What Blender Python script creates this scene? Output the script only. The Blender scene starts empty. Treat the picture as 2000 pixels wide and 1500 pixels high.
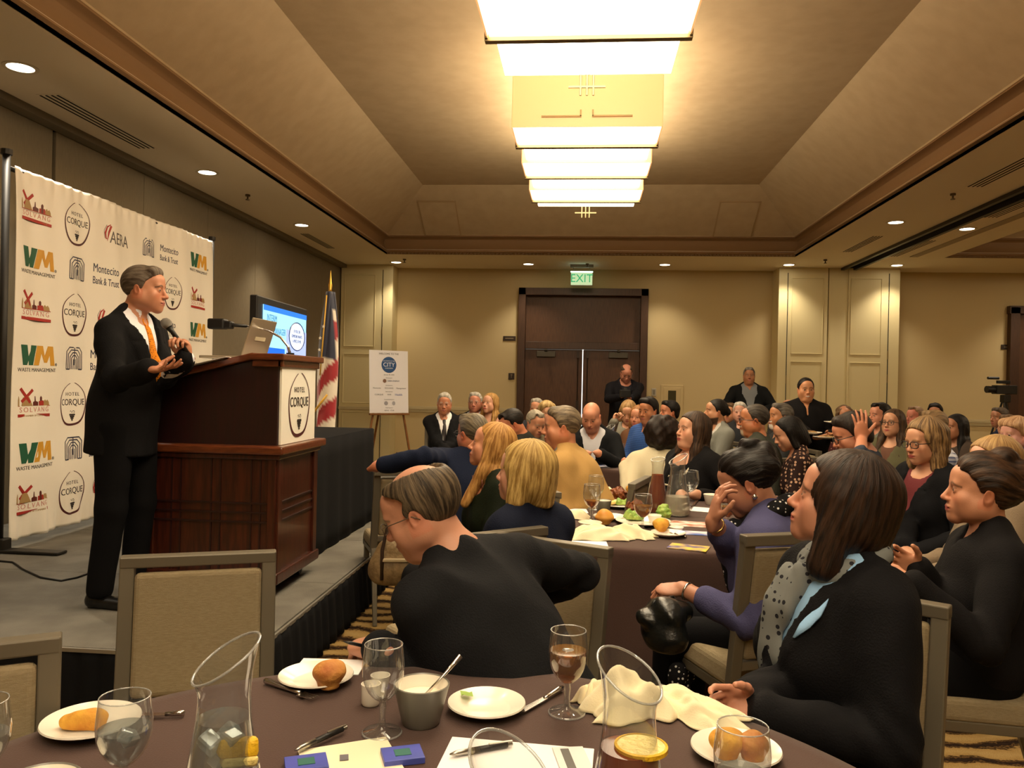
import bpy, math, random
import numpy as np
from mathutils import Vector, Matrix
random.seed(7)
R = math.radians
SC = bpy.context.scene
COL = SC.collection

# ------------------------------------------------------------ camera, world, exposure
CAM_F, CAM_H = 1560.0, 1.47
def cam_axes(yaw=R(5.12), pitch=R(-.1), roll=R(1.2)):
    cy, sy, cp, sp = math.cos(yaw), math.sin(yaw), math.cos(pitch), math.sin(pitch)
    fw = Vector((-sy*cp, cy*cp, sp)); r = Vector((cy, sy, 0)); u = r.cross(fw)
    cr, sr = math.cos(roll), math.sin(roll)
    return cr*r + sr*u, cr*u - sr*r, fw
CR_, CU_, CF_ = cam_axes()
CO_ = Vector((0, 0, CAM_H))
cam_d = bpy.data.cameras.new('camera'); cam = bpy.data.objects.new('camera', cam_d); COL.objects.link(cam)
cam_d.sensor_width = 36.0; cam_d.lens = CAM_F/2000*36.0; cam_d.clip_start = .05; cam_d.clip_end = 100
cam.matrix_world = Matrix(((CR_.x, CU_.x, -CF_.x, CO_.x), (CR_.y, CU_.y, -CF_.y, CO_.y), (CR_.z, CU_.z, -CF_.z, CO_.z), (0, 0, 0, 1)))
SC.camera = cam
SC.view_settings.view_transform = 'Standard'; SC.view_settings.look = 'None'
SC.view_settings.exposure = 0.75; SC.view_settings.gamma = 1.0; SC.view_settings.use_curve_mapping = False
SC.cycles.max_bounces = 7; SC.cycles.diffuse_bounces = 3; SC.cycles.glossy_bounces = 3
SC.cycles.transparent_max_bounces = 16; SC.cycles.transmission_bounces = 4
SC.cycles.caustics_reflective = False; SC.cycles.caustics_refractive = False
SC.cycles.sample_clamp_indirect = 4.0
wd = bpy.data.worlds.new('world'); SC.world = wd; wd.use_nodes = True
wd.node_tree.nodes['Background'].inputs[0].default_value = (1.0, .86, .68, 1)
wd.node_tree.nodes['Background'].inputs[1].default_value = 0.1

def ray(px, py): return CF_ + CR_*((px-1000)/CAM_F) - CU_*((py-750)/CAM_F)
def atd(px, py, d): return CO_ + ray(px, py)*d                 # a point seen in the photograph, at its distance
def onz(px, py, z):
    r = ray(px, py); return CO_ + r*((z-CAM_H)/r.z)
def onx(px, py, x):
    r = ray(px, py); return CO_ + r*(x/r.x)

# ------------------------------------------------------------ colours and materials
def lin(c):
    if isinstance(c, str): c = tuple(int(c[i:i+2], 16)/255 for i in (0, 2, 4))
    return tuple((v/12.92 if v <= .04045 else ((v+.055)/1.055)**2.4) for v in c[:3])
MATS = {}
def mat(name, col, rough=.6, metal=0., bump=0., scale=60., col2=None, cscale=None, spec=.5, vcol=False, sheen=0., emis=None, estr=0., stretch=None, coat=0., detail=3., alpha=None):
    if name in MATS: return MATS[name]
    m = bpy.data.materials.new(name); m.use_nodes = True; nt = m.node_tree; N = nt.nodes; L = nt.links
    b = N['Principled BSDF']; c = lin(col)
    b.inputs['Base Color'].default_value = (*c, 1); b.inputs['Roughness'].default_value = rough
    b.inputs['Metallic'].default_value = metal; b.inputs['Specular IOR Level'].default_value = spec
    if sheen: b.inputs['Sheen Weight'].default_value = sheen; b.inputs['Sheen Roughness'].default_value = .5
    if coat: b.inputs['Coat Weight'].default_value = coat; b.inputs['Coat Roughness'].default_value = .12
    if emis: b.inputs['Emission Color'].default_value = (*lin(emis), 1); b.inputs['Emission Strength'].default_value = estr
    if bump or col2:
        tc = N.new('ShaderNodeTexCoord'); mp = N.new('ShaderNodeMapping'); L.new(tc.outputs['Object'], mp.inputs[0])
        if stretch: mp.inputs['Scale'].default_value = stretch
    if vcol:
        a = N.new('ShaderNodeAttribute'); a.attribute_name = 'Col'; base = a.outputs['Color']
        L.new(base, b.inputs['Base Color'])
    if col2:
        n = N.new('ShaderNodeTexNoise'); n.inputs['Scale'].default_value = cscale or scale; n.inputs['Detail'].default_value = detail
        L.new(mp.outputs[0], n.inputs['Vector'])
        r = N.new('ShaderNodeValToRGB'); r.color_ramp.elements[0].position = .35; r.color_ramp.elements[1].position = .65
        r.color_ramp.elements[0].color = (*c, 1); r.color_ramp.elements[1].color = (*lin(col2), 1)
        L.new(n.outputs[0], r.inputs[0]); L.new(r.outputs[0], b.inputs['Base Color'])
    if bump:
        n2 = N.new('ShaderNodeTexNoise'); n2.inputs['Scale'].default_value = scale; n2.inputs['Detail'].default_value = detail
        L.new(mp.outputs[0], n2.inputs['Vector'])
        bp = N.new('ShaderNodeBump'); bp.inputs['Strength'].default_value = bump; bp.inputs['Distance'].default_value = .01
        L.new(n2.outputs[0], bp.inputs['Height']); L.new(bp.outputs[0], b.inputs['Normal'])
    MATS[name] = m; return m
def emit(name, col, s):
    if name in MATS: return MATS[name]
    m = bpy.data.materials.new(name); m.use_nodes = True; nt = m.node_tree; nt.nodes.remove(nt.nodes['Principled BSDF'])
    e = nt.nodes.new('ShaderNodeEmission'); e.inputs[0].default_value = (*lin(col), 1); e.inputs[1].default_value = s
    nt.links.new(e.outputs[0], nt.nodes['Material Output'].inputs[0]); MATS[name] = m; return m
def thin_glass(name, tint='ffffff', refl=1.0, power=2.2, base=.04, haze=0., hazecol='ffffff'):
    if name in MATS: return MATS[name]
    m = bpy.data.materials.new(name); m.use_nodes = True; nt = m.node_tree; N = nt.nodes; L = nt.links
    N.remove(N['Principled BSDF']); out = N['Material Output']
    t = N.new('ShaderNodeBsdfTransparent'); t.inputs[0].default_value = (*lin(tint), 1)
    g = N.new('ShaderNodeBsdfGlossy'); g.inputs['Roughness'].default_value = .03; g.inputs['Color'].default_value = (.95, .95, .95, 1)
    lw = N.new('ShaderNodeLayerWeight'); lw.inputs[0].default_value = .5
    pw = N.new('ShaderNodeMath'); pw.operation = 'POWER'; pw.inputs[1].default_value = power; L.new(lw.outputs['Facing'], pw.inputs[0])
    ma = N.new('ShaderNodeMath'); ma.operation = 'MULTIPLY_ADD'; ma.inputs[1].default_value = .7*refl; ma.inputs[2].default_value = base; L.new(pw.outputs[0], ma.inputs[0])
    mx = N.new('ShaderNodeMixShader'); L.new(ma.outputs[0], mx.inputs[0]); L.new(t.outputs[0], mx.inputs[1]); L.new(g.outputs[0], mx.inputs[2])
    last = mx.outputs[0]
    if haze:
        d = N.new('ShaderNodeBsdfDiffuse'); d.inputs[0].default_value = (*lin(hazecol), 1)
        m2 = N.new('ShaderNodeMixShader'); m2.inputs[0].default_value = haze; L.new(last, m2.inputs[1]); L.new(d.outputs[0], m2.inputs[2]); last = m2.outputs[0]
    L.new(last, out.inputs[0]); MATS[name] = m; return m

# ------------------------------------------------------------ object helpers
def link(o, parent=None):
    COL.objects.link(o)
    if parent is not None: o.parent = parent
    return o
def tag(o, label=None, cat=None, group=None, kind=None):
    if label: o['label'] = label
    if cat: o['category'] = cat
    if group: o['group'] = group
    if kind: o['kind'] = kind
    return o
def empty(name, loc, rz=0.0, label=None, cat=None, group=None):
    o = bpy.data.objects.new(name, None); o.location = loc; o.rotation_euler = (0, 0, rz); o.empty_display_size = .05
    link(o); return tag(o, label, cat, group)
def copy_tree(o, parent=None):
    c = o.copy(); COL.objects.link(c)
    if parent is not None: c.parent = parent
    for ch in list(o.children): copy_tree(ch, c)
    return c
def place(o, loc, rz=0.0, label=None, group=None):
    o.location = loc; o.rotation_euler = (0, 0, rz)
    if label: o['label'] = label
    if group: o['group'] = group
    return o
def mesh_obj(name, V, F, m=None, parent=None, smooth=False, cols=None, loc=None):
    me = bpy.data.meshes.new(name)
    if isinstance(F, np.ndarray):
        V = np.asarray(V, np.float32); n = len(F); k = F.shape[1]
        me.vertices.add(len(V)); me.vertices.foreach_set('co', V.ravel())
        me.loops.add(n*k); me.loops.foreach_set('vertex_index', F.astype(np.int32).ravel())
        me.polygons.add(n); me.polygons.foreach_set('loop_start', np.arange(0, n*k, k, dtype=np.int32))
        try: me.polygons.foreach_set('loop_total', np.full(n, k, np.int32))
        except Exception: pass
        me.update(calc_edges=True)
    else:
        me.from_pydata([tuple(v) for v in V], [], F); me.update()
    if smooth: me.polygons.foreach_set('use_smooth', np.ones(len(me.polygons), bool))
    if cols is not None:
        a = me.color_attributes.new('Col', 'FLOAT_COLOR', 'POINT')
        cc = np.ones((len(V), 4), np.float32); cc[:, :3] = cols; a.data.foreach_set('color', cc.ravel())
    o = bpy.data.objects.new(name, me)
    if m is not None:
        for q in (m if isinstance(m, (list, tuple)) else [m]): me.materials.append(q)
    if loc is not None: o.location = loc
    return link(o, parent)
def bevel(o, w=.004, seg=2, angle=40):
    b = o.modifiers.new('bevel', 'BEVEL'); b.width = w; b.segments = seg; b.limit_method = 'ANGLE'; b.angle_limit = R(angle); return o

class MB:
    """collects shapes into one mesh"""
    def __init__(s): s.v = []; s.f = []; s.mi = []; s.cur = 0
    def _add(s, vs, fs):
        n = len(s.v); s.v += [Vector(v) for v in vs]; s.f += [tuple(i+n for i in f) for f in fs]; s.mi += [s.cur]*len(fs); return s
    def box(s, c, d, M=None, top=(1, 1), shift=(0, 0)):
        x, y, z = d[0]/2, d[1]/2, d[2]/2; vs = []
        for sz in (-1, 1):
            tx, ty = (top if sz > 0 else (1, 1)); ox, oy = (shift if sz > 0 else (0, 0))
            for sx, sy in ((-1, -1), (1, -1), (1, 1), (-1, 1)): vs.append(Vector((sx*x*tx+ox, sy*y*ty+oy, sz*z)))
        if M is not None: vs = [M @ v for v in vs]
        c = Vector(c); vs = [v+c for v in vs]
        return s._add(vs, [(3, 2, 1, 0), (4, 5, 6, 7), (0, 1, 5, 4), (1, 2, 6, 5), (2, 3, 7, 6), (3, 0, 4, 7)])
    def bar(s, a, b, w, h=None, w2=None, h2=None, up=(0, 0, 1)):
        a, b = Vector(a), Vector(b); h = h or w; w2 = w2 or w; h2 = h2 or h; z = (b-a).normalized(); u = Vector(up)
        if abs(z.dot(u)) > .98: u = Vector((0, 1, 0))
        x = u.cross(z).normalized(); y = z.cross(x); vs = []
        for p, ww, hh in ((a, w, h), (b, w2, h2)):
            for sx, sy in ((-1, -1), (1, -1), (1, 1), (-1, 1)): vs.append(p + x*(sx*ww/2) + y*(sy*hh/2))
        return s._add(vs, [(3, 2, 1, 0), (4, 5, 6, 7), (0, 1, 5, 4), (1, 2, 6, 5), (2, 3, 7, 6), (3, 0, 4, 7)])
    def tube(s, pts, r, n=10, cap=True):
        pts = [Vector(p) for p in pts]; rs = r if isinstance(r, (list, tuple)) else [r]*len(pts); vs = []; fs = []
        t0 = (pts[1]-pts[0]).normalized(); x = t0.orthogonal().normalized()
        for i, p in enumerate(pts):
            t = (pts[min(i+1, len(pts)-1)] - pts[max(i-1, 0)]).normalized()
            x = (x - t*x.dot(t)).normalized(); y = t.cross(x)
            for k in range(n):
                a = 2*math.pi*k/n; vs.append(p + (x*math.cos(a) + y*math.sin(a))*rs[i])
        for i in range(len(pts)-1):
            for k in range(n): fs.append((i*n+k, i*n+(k+1) % n, (i+1)*n+(k+1) % n, (i+1)*n+k))
        if cap: fs.append(tuple(range(n-1, -1, -1))); fs.append(tuple((len(pts)-1)*n+k for k in range(n)))
        return s._add(vs, fs)
    def lathe(s, prof, n=32, c=(0, 0, 0), fn=None, closed=False):
        c = Vector(c); vs = []; fs = []; m = len(prof)
        for r, z in prof:
            for k in range(n):
                a = 2*math.pi*k/n; v = Vector((r*math.cos(a), r*math.sin(a), z))
                if fn: v = Vector(fn(v))
                vs.append(v+c)
        for i in range(m-1 if not closed else m):
            j = (i+1) % m
            for k in range(n): fs.append((i*n+k, i*n+(k+1) % n, j*n+(k+1) % n, j*n+k))
        if not closed:
            if prof[0][0] > 1e-5 and prof[0][0] < 1e9 and getattr(s, 'capb', False): fs.append(tuple(range(n-1, -1, -1)))
        return s._add(vs, fs)
    def sheet(s, grid, thick=0.0, nrm=None):
        nu, nv = len(grid), len(grid[0]); vs = [Vector(p) for row in grid for p in row]
        fs = [(i*nv+j, (i+1)*nv+j, (i+1)*nv+j+1, i*nv+j+1) for i in range(nu-1) for j in range(nv-1)]
        return s._add(vs, fs)
    def prism(s, pts, h, M=None, c=(0, 0, 0)):
        """2-D polygon (x,y) extruded h along z, then M, then moved"""
        n = len(pts); vs = [Vector((p[0], p[1], 0)) for p in pts] + [Vector((p[0], p[1], h)) for p in pts]
        if M is not None: vs = [M @ v for v in vs]
        c = Vector(c); vs = [v+c for v in vs]
        return s._add(vs, [tuple(range(n-1, -1, -1)), tuple(range(n, 2*n))] + [(i, (i+1) % n, n+(i+1) % n, n+i) for i in range(n)])
    def build(s, name, m=None, parent=None, smooth=False, bev=0, loc=None):
        o = mesh_obj(name, s.v, s.f, m, parent, False, None, loc)
        if isinstance(m, (list, tuple)): o.data.polygons.foreach_set('material_index', s.mi)
        if smooth is True: o.data.polygons.foreach_set('use_smooth', [True]*len(s.f))
        elif smooth: o.data.set_sharp_from_angle(angle=R(smooth)); o.data.polygons.foreach_set('use_smooth', [True]*len(s.f))
        if bev: bevel(o, bev)
        return o
def struct(name, mb, m, **k): o = mb.build(name, m, **k); o['kind'] = 'structure'; return o

# ------------------------------------------------------------ sculpting: rounded volumes blended on a grid, meshed by surface nets
def smin(a, b, k):
    if k <= 0: return np.minimum(a, b)
    h = np.maximum(k-np.abs(a-b), 0)/k; return np.minimum(a, b)-h*h*k*.25
def smax(a, b, k): return -smin(-a, -b, k)
class Field:
    BIG = .2
    def __init__(s, lo, hi, h, fine=(), hf=None):
        s.ax = []
        for a in range(3):
            iv = sorted([(f[0][a], f[1][a]) for f in fine]); t = lo[a]; pts = []
            while t < hi[a]:
                pts.append(t); ins = any(q0 <= t < q1 for q0, q1 in iv); st = hf if ins else h
                if not ins:
                    nx = [q0 for q0, q1 in iv if q0 > t]
                    if nx and t+st > min(nx): st = max(min(nx)-t, hf*.5)
                t += st
            pts.append(t); s.ax.append(np.array(pts, np.float32))
        s.F = np.full([len(a) for a in s.ax], s.BIG, np.float32); s.frame()
    def frame(s, c=(0, 0, 0), M=None):
        s.c = np.array(c, np.float32); s.M = np.eye(3, dtype=np.float32) if M is None else np.array(M, np.float32); return s
    def _blk(s, pc, rad):
        w = s.c + s.M @ np.array(pc, np.float32); sl = []; g = []
        for a in range(3):
            i0 = np.searchsorted(s.ax[a], w[a]-rad); i1 = np.searchsorted(s.ax[a], w[a]+rad)
            if i1 <= i0: return None, None
            sl.append(slice(i0, i1)); g.append(s.ax[a][i0:i1])
        X, Y, Z = np.meshgrid(*g, indexing='ij'); P = np.stack([X-s.c[0], Y-s.c[1], Z-s.c[2]], -1) @ s.M
        return tuple(sl), P
    def op(s, fn, pc, rad, k=.01, mode='add'):
        sl, P = s._blk(pc, rad+.04+k)
        if sl is None: return s
        d = fn(P).astype(np.float32); f = s.F[sl]
        s.F[sl] = smin(f, d, k) if mode == 'add' else smax(f, -d, k); return s
    def ell(s, c, r, k=.01, mode='add', M=None, f=1.0):
        c = np.array(c, np.float32); r = np.array(r, np.float32)*f
        def fn(P):
            q = P-c
            if M is not None: q = q @ np.array(M, np.float32)
            k0 = np.sqrt(((q/r)**2).sum(-1)); k1 = np.sqrt(((q/(r*r))**2).sum(-1))+1e-6
            return k0*(k0-1)/k1
        return s.op(fn, c, float(r.max()), k, mode)
    def cone(s, a, b, ra, rb, k=.01, mode='add', sq=None):
        """capsule of two radii; sq = (axis, ratio) flattens it across that axis of the current frame"""
        a = np.array(a, np.float32); b = np.array(b, np.float32); m = (a+b)/2
        def fn(P):
            A, B, Q = a, b, P
            if sq:
                v = np.ones(3, np.float32); v[sq[0]] = 1/sq[1]; A, B, Q = a*v, b*v, P*v
            ab = B-A; t = np.clip(((Q-A) @ ab)/max(float(ab @ ab), 1e-9), 0, 1); q = Q-A-t[..., None]*ab
            d = np.sqrt((q*q).sum(-1))-(ra+t*(rb-ra))
            return d*(min(1, sq[1]) if sq else 1)
        return s.op(fn, m, float(np.linalg.norm(b-a))/2+max(ra, rb), k, mode)
    def everywhere(s, fn):
        X, Y, Z = np.meshgrid(*s.ax, indexing='ij'); P = np.stack([X-s.c[0], Y-s.c[1], Z-s.c[2]], -1) @ s.M
        s.F = fn(P, s.F).astype(np.float32); return s
    def mesh(s, smooth=1):
        F = s.F.copy()
        for a in range(3):
            ix = [slice(None)]*3; ix[a] = 0; F[tuple(ix)] = np.maximum(F[tuple(ix)], 1e-3); ix[a] = -1; F[tuple(ix)] = np.maximum(F[tuple(ix)], 1e-3)
        I = F < 0; nx, ny, nz = F.shape
        cnt = np.zeros((nx-1, ny-1, nz-1), np.int8)
        for i in (0, 1):
            for j in (0, 1):
                for k in (0, 1): cnt += I[i:nx-1+i, j:ny-1+j, k:nz-1+k]
        act = (cnt > 0) & (cnt < 8); C = np.argwhere(act); n = len(C)
        if n == 0: return np.zeros((0, 3)), np.zeros((0, 4), np.int32)
        idx = np.full(act.shape, -1, np.int32); idx[act] = np.arange(n)
        pos = np.zeros((n, 3), np.float64); w = np.zeros(n)
        for a in range(3):
            b, c = (a+1) % 3, (a+2) % 3
            for ob in (0, 1):
                for oc in (0, 1):
                    o0 = [0, 0, 0]; o0[b] = ob; o0[c] = oc; o1 = list(o0); o1[a] = 1
                    i0 = C+o0; i1 = C+o1
                    f0 = F[i0[:, 0], i0[:, 1], i0[:, 2]]; f1 = F[i1[:, 0], i1[:, 1], i1[:, 2]]
                    x = (f0 < 0) != (f1 < 0); t = np.where(x, f0/np.where(x, f0-f1, 1), 0)
                    p0 = np.stack([s.ax[q][i0[:, q]] for q in range(3)], -1); p1 = np.stack([s.ax[q][i1[:, q]] for q in range(3)], -1)
                    pos += np.where(x[:, None], p0+(p1-p0)*t[:, None], 0); w += x
        pos /= np.maximum(w, 1)[:, None]
        Q = []
        for a in range(3):
            b, c = (a+1) % 3, (a+2) % 3
            s0 = [slice(1, -1)]*3; s1 = [slice(1, -1)]*3; s0[a] = slice(0, F.shape[a]-1); s1[a] = slice(1, F.shape[a])
            A = I[tuple(s0)]; B = I[tuple(s1)]
            for flip, msk in ((0, A & ~B), (1, ~A & B)):
                E = np.argwhere(msk)
                if len(E) == 0: continue
                E[:, b] += 1; E[:, c] += 1
                def g(ob, oc):
                    q = E.copy(); q[:, b] -= ob; q[:, c] -= oc; return idx[q[:, 0], q[:, 1], q[:, 2]]
                q = np.stack([g(1, 1), g(0, 1), g(0, 0), g(1, 0)], -1)
                Q.append(q if not flip else q[:, ::-1])
        Q = np.concatenate(Q)
        for _ in range(smooth):
            acc = np.zeros((n, 3)); cn = np.zeros(n)
            for e0, e1 in ((0, 1), (1, 2), (2, 3), (3, 0)):
                a, b = Q[:, e0], Q[:, e1]
                for u, v in ((a, b), (b, a)):
                    for q in range(3): acc[:, q] += np.bincount(u, pos[v, q], n)
                    cn += np.bincount(u, minlength=n)
            pos = pos*.45 + .55*acc/np.maximum(cn, 1)[:, None]
        return pos, Q
def wav(P, f, seed=0, oct=2):
    """smooth pseudo-noise, about -1..1"""
    rs = np.random.RandomState(seed); o = 0; a = 1.0; t = 0
    for _ in range(oct):
        for _ in range(4):
            v = rs.normal(size=3); v = v/np.linalg.norm(v)*f; o = o + a*np.sin(P @ v.astype(np.float32) + rs.rand()*6.28); t += a*.7
        f *= 2.1; a *= .5
    return o/t
def text_obj(txt, size, m, M, parent=None, name='lettering', ext=.0015, align='CENTER', xs=1.0, sp=1.0):
    cu = bpy.data.curves.new(name, 'FONT'); cu.body = txt; cu.size = size; cu.align_x = align; cu.align_y = 'CENTER'; cu.extrude = ext; cu.space_character = sp
    cu.resolution_u = 3
    tmp = bpy.data.objects.new(name, cu); COL.objects.link(tmp)
    bpy.context.view_layer.update()
    me = bpy.data.meshes.new_from_object(tmp.evaluated_get(bpy.context.evaluated_depsgraph_get())); bpy.data.objects.remove(tmp)
    me.transform(M @ Matrix.Diagonal((xs, 1, 1, 1))); me.materials.clear(); me.materials.append(m)
    o = bpy.data.objects.new(name, me); return link(o, parent)
# ------------------------------------------------------------ people
def rotm(yaw=0, pitch=0, roll=0):
    """columns are right, forward, up of a head turned by yaw (left +), lifted by pitch, tilted by roll (to its right +)"""
    y, p, r = R(yaw), R(pitch), R(roll)
    Y = np.array([[math.cos(y), -math.sin(y), 0], [math.sin(y), math.cos(y), 0], [0, 0, 1]])
    P = np.array([[1, 0, 0], [0, math.cos(p), -math.sin(p)], [0, math.sin(p), math.cos(p)]])
    O = np.array([[math.cos(r), 0, math.sin(r)], [0, 1, 0], [-math.sin(r), 0, math.cos(r)]])
    return Y @ P @ O
def V3(*a): return np.array(a, np.float64)
def unit(v): return v/max(np.linalg.norm(v), 1e-9)

def add_head(S, c, M, sex, q):
    """q: jaw, nose, full (cheek fullness), age"""
    S.frame(c, M); j = q.get('jaw', 1.0)*(1.0 if sex == 'm' else .93); fu = q.get('full', 0); ns = q.get('nose', 1.0)*(1 if sex == 'm' else .86)
    S.ell((0, -.018, .038), (.074, .094, .083), .0)
    S.ell((0, .034, -.018), (.0585+fu*.004, .056, .080), .03)
    S.ell((0, .000, -.036), (.061*j, .060, .056), .03)
    for s in (-1, 1):
        S.ell((s*.052*j, -.010, -.035), (.020, .034, .042), .02)
        S.cone((s*.046*j, .002, -.052), (s*.012, .066, -.092), .021+fu*.006, .017, .03)
        S.ell((s*.040, .062, -.024), (.022+fu*.006, .020, .022+fu*.005), .02)
    S.ell((0, .074, -.092), (.018*j, .016, .016), .02)
    S.ell((0, .078, -.058), (.030, .020, .026), .02)
    for s in (-1, 1): S.ell((s*.044*j, .034, -.052), (.020, .032, .030), .03)
    if fu > .5: S.ell((0, .03, -.105), (.05, .045, .025), .03)
    S.cone((-.034, .080, .022), (.034, .080, .022), .0115, .0115, .02)
    S.ell((0, .055, .052), (.052, .040, .040), .02)
    for s in (-1, 1): S.ell((s*.0315, .099, .003), (.0185, .0135, .012), .012, 'sub')
    for s in (-1, 1):
        S.ell((s*.0310, .0785, .002), (.0142, .0136, .0128), .004)
        S.ell((s*.0310, .0935, .0015), (.0130, .0082, .0043), .0015, 'sub')
    S.cone((0, .088, .012), (0, .108*1.0, -.028), .0068*ns, .0115*ns, .010)
    S.ell((0, .1085+.003*(ns-1), -.031), (.0115*ns, .0115*ns, .010*ns), .006)
    for s in (-1, 1):
        S.ell((s*.0125*ns, .099, -.034), (.0075, .009, .0072), .006)
        S.ell((s*.0065, .104, -.0425), (.0035, .005, .003), .002, 'sub')
    S.ell((0, .0945, -.0585), (.024, .0085, .0055), .005)
    S.ell((0, .0925, -.0695), (.022, .0085, .0065), .005)
    S.cone((-.025, .0935, -.0640), (.025, .0935, -.0640), .0020, .0020, .003, 'sub')
    for s in (-1, 1):
        E = rotm(s*-18, 0, s*8)
        S.ell((s*.0770, -.010, -.008), (.0075, .0185, .0300), .005, 'add', E)
        S.ell((s*.0845, -.006, -.004), (.0045, .0105, .0175), .003, 'sub', E)
    S.frame()

def head_color(P, c, M, skin, lips, brow, sex, q):
    q_ = (P-c) @ M; n = len(P); C = np.tile(np.array(lin(skin), np.float32), (n, 1)); x, y, z = q_[:, 0], q_[:, 1], q_[:, 2]
    ax = np.abs(x)
    def mixin(w, col):
        w = np.clip(w, 0, 1)[:, None]; C[:] = C*(1-w)+np.array(col, np.float32)*w
    sk = np.array(lin(skin)); red = sk*np.array([1.05, .72, .66])
    inh = (np.abs(z) < .14) & (ax < .12)
    bl = .25 if q.get('soft') else .5
    mixin(inh*(y > .04)*bl*np.exp(-(((ax-.042)/.018)**2+((z+.028)/.018)**2)), red)
    mixin(inh*(y > .09)*.5*np.exp(-(((x)/.014)**2+((z+.034)/.014)**2)), red)
    mixin(inh*(ax > .070)*(y < .02)*.5*(np.abs(z) < .05), red)
    mixin(inh*(y > .082)*np.exp(-np.maximum(0, (ax/.026)**2+((z+.064)/.0105)**2-.55)*3), lin(lips))
    if q.get('smile'): mixin(inh*(y > .08)*(np.abs(z+.0635) < .0045+.002*(ax < .01))*(ax < .022), (.75, .70, .62))
    zb = .0265-.010*((ax-.028)/.02)**2
    mixin(inh*(y > .055)*(ax > .011)*(ax < .050)*np.clip(1.5-np.abs(z-zb)/.0036, 0, 1)*(.85 if sex == 'm' else .7), lin(brow))
    if q.get('eyepaint'):
        d = ((ax-.031)/.013)**2+((z-.003)/.0065)**2
        mixin(inh*(y > .07)*np.clip(1.6-d, 0, 1)*.85, (.05, .035, .03))
    if sex == 'f' and not q.get('eyepaint'):
        mixin(inh*(y > .07)*(np.abs(z-.0085+.0*ax) < .0022)*(np.abs(ax-.031) < .0135)*.6, (.03, .02, .015))
    b = q.get('beard')
    if b:
        w = np.zeros(n)
        kind, bc, am = b
        cen = (ax < .034)*np.clip((-.072-z)/.006+.5, 0, 1)
        mou = (ax < .032)*(np.abs(z+.0475) < .0065)
        jaw_ = np.clip((-.045-.25*np.clip(y, -1, .06)-z)/.01, 0, 1)*(y > -.02)
        if kind == 'goatee': w = np.maximum(cen*(y > .05), mou*(y > .07))
        elif kind == 'full': w = np.maximum(np.maximum(cen, mou*(y > .07)), jaw_*(z > -.125))*(y > -.01)*(z > -.13)
        elif kind == 'mustache': w = mou*(y > .07)
        lipm = ((ax/.021)**2+((z+.064)/.008)**2) < 1
        mixin(inh*w*am*(~lipm), lin(bc))
    return C

def add_hand(S, w, fw, nm, L, curl=(30, 35, 22), spread=1.0, sc=1.0, thumb=(.55, .65, .35), curls=None, tb=25):
    """w wrist, fw towards the fingers, nm out of the palm, L towards the thumb"""
    fw = unit(np.array(fw, float)); nm = np.array(nm, float); nm = unit(nm-fw*(nm@fw)); L = np.array(L, float); L = unit(L-fw*(L@fw)-nm*(L@nm))
    M = np.stack([L, fw, nm], -1); S.frame(w, M); g = lambda *a: tuple(v*sc for v in a)
    S.ell(g(0, .048, .0), g(.041, .052, .0155), .006); S.ell(g(.022, .030, .008), g(.018, .030, .014), .008); S.ell(g(-.022, .035, .006), g(.014, .032, .012), .008)
    S.cone(g(0, -.02, 0), g(0, .02, 0), .026*sc, .027*sc, .012, sq=(2, .72))
    k = .0035
    for i, (bx, by, ln, r) in enumerate(((.029, .086, .074, .0088), (.0098, .090, .082, .0090), (-.0098, .087, .076, .0086), (-.0275, .079, .060, .0076))):
        cs = curls[i] if curls else tuple(a*(1+.10*(i-1)) for a in curl)
        a = 0; p = np.array(g(bx, by-.012, 0)); sp = (1.5-i)*.07*spread; prev = p
        for sgl, da, rr in ((.50, cs[0], 1.0), (.29, cs[1], .92), (.24, cs[2], .84)):
            a += R(da); d = V3(sp*math.cos(a), math.cos(a), math.sin(a)); d = unit(d)
            nx = prev+d*(sgl*ln+(.012 if sgl > .4 else 0))*sc; S.cone(prev, nx, r*rr*sc*1.02, r*rr*.93*sc, k); prev = nx
    t0 = np.array(g(.026, .022, .006)); d = unit(V3(thumb[1], thumb[0], thumb[2])); t1 = t0+d*.042*sc; a = R(tb)
    d2 = unit(d*math.cos(a)+V3(-.4, .9, .1)*math.sin(a)); t2 = t1+d2*.030*sc; d3 = unit(d2*math.cos(a*.6)+V3(-.6, .8, .1)*math.sin(a*.6)); t3 = t2+d3*.022*sc
    S.cone(t0, t1, .0145*sc, .0115*sc, .008); S.cone(t1, t2, .0108*sc, .0100*sc, k); S.cone(t2, t3, .0100*sc, .0082*sc, k); S.frame()

def ik(s, t, l1, l2, hint):
    d = t-s; L = np.linalg.norm(d); L2 = min(L, (l1+l2)*.995); u = d/L; a = (l1*l1-l2*l2+L2*L2)/(2*L2); h = math.sqrt(max(l1*l1-a*a, 0))
    hv = hint-u*(hint@u); hv = unit(hv); return s+u*a+hv*h, s+u*L2

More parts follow.
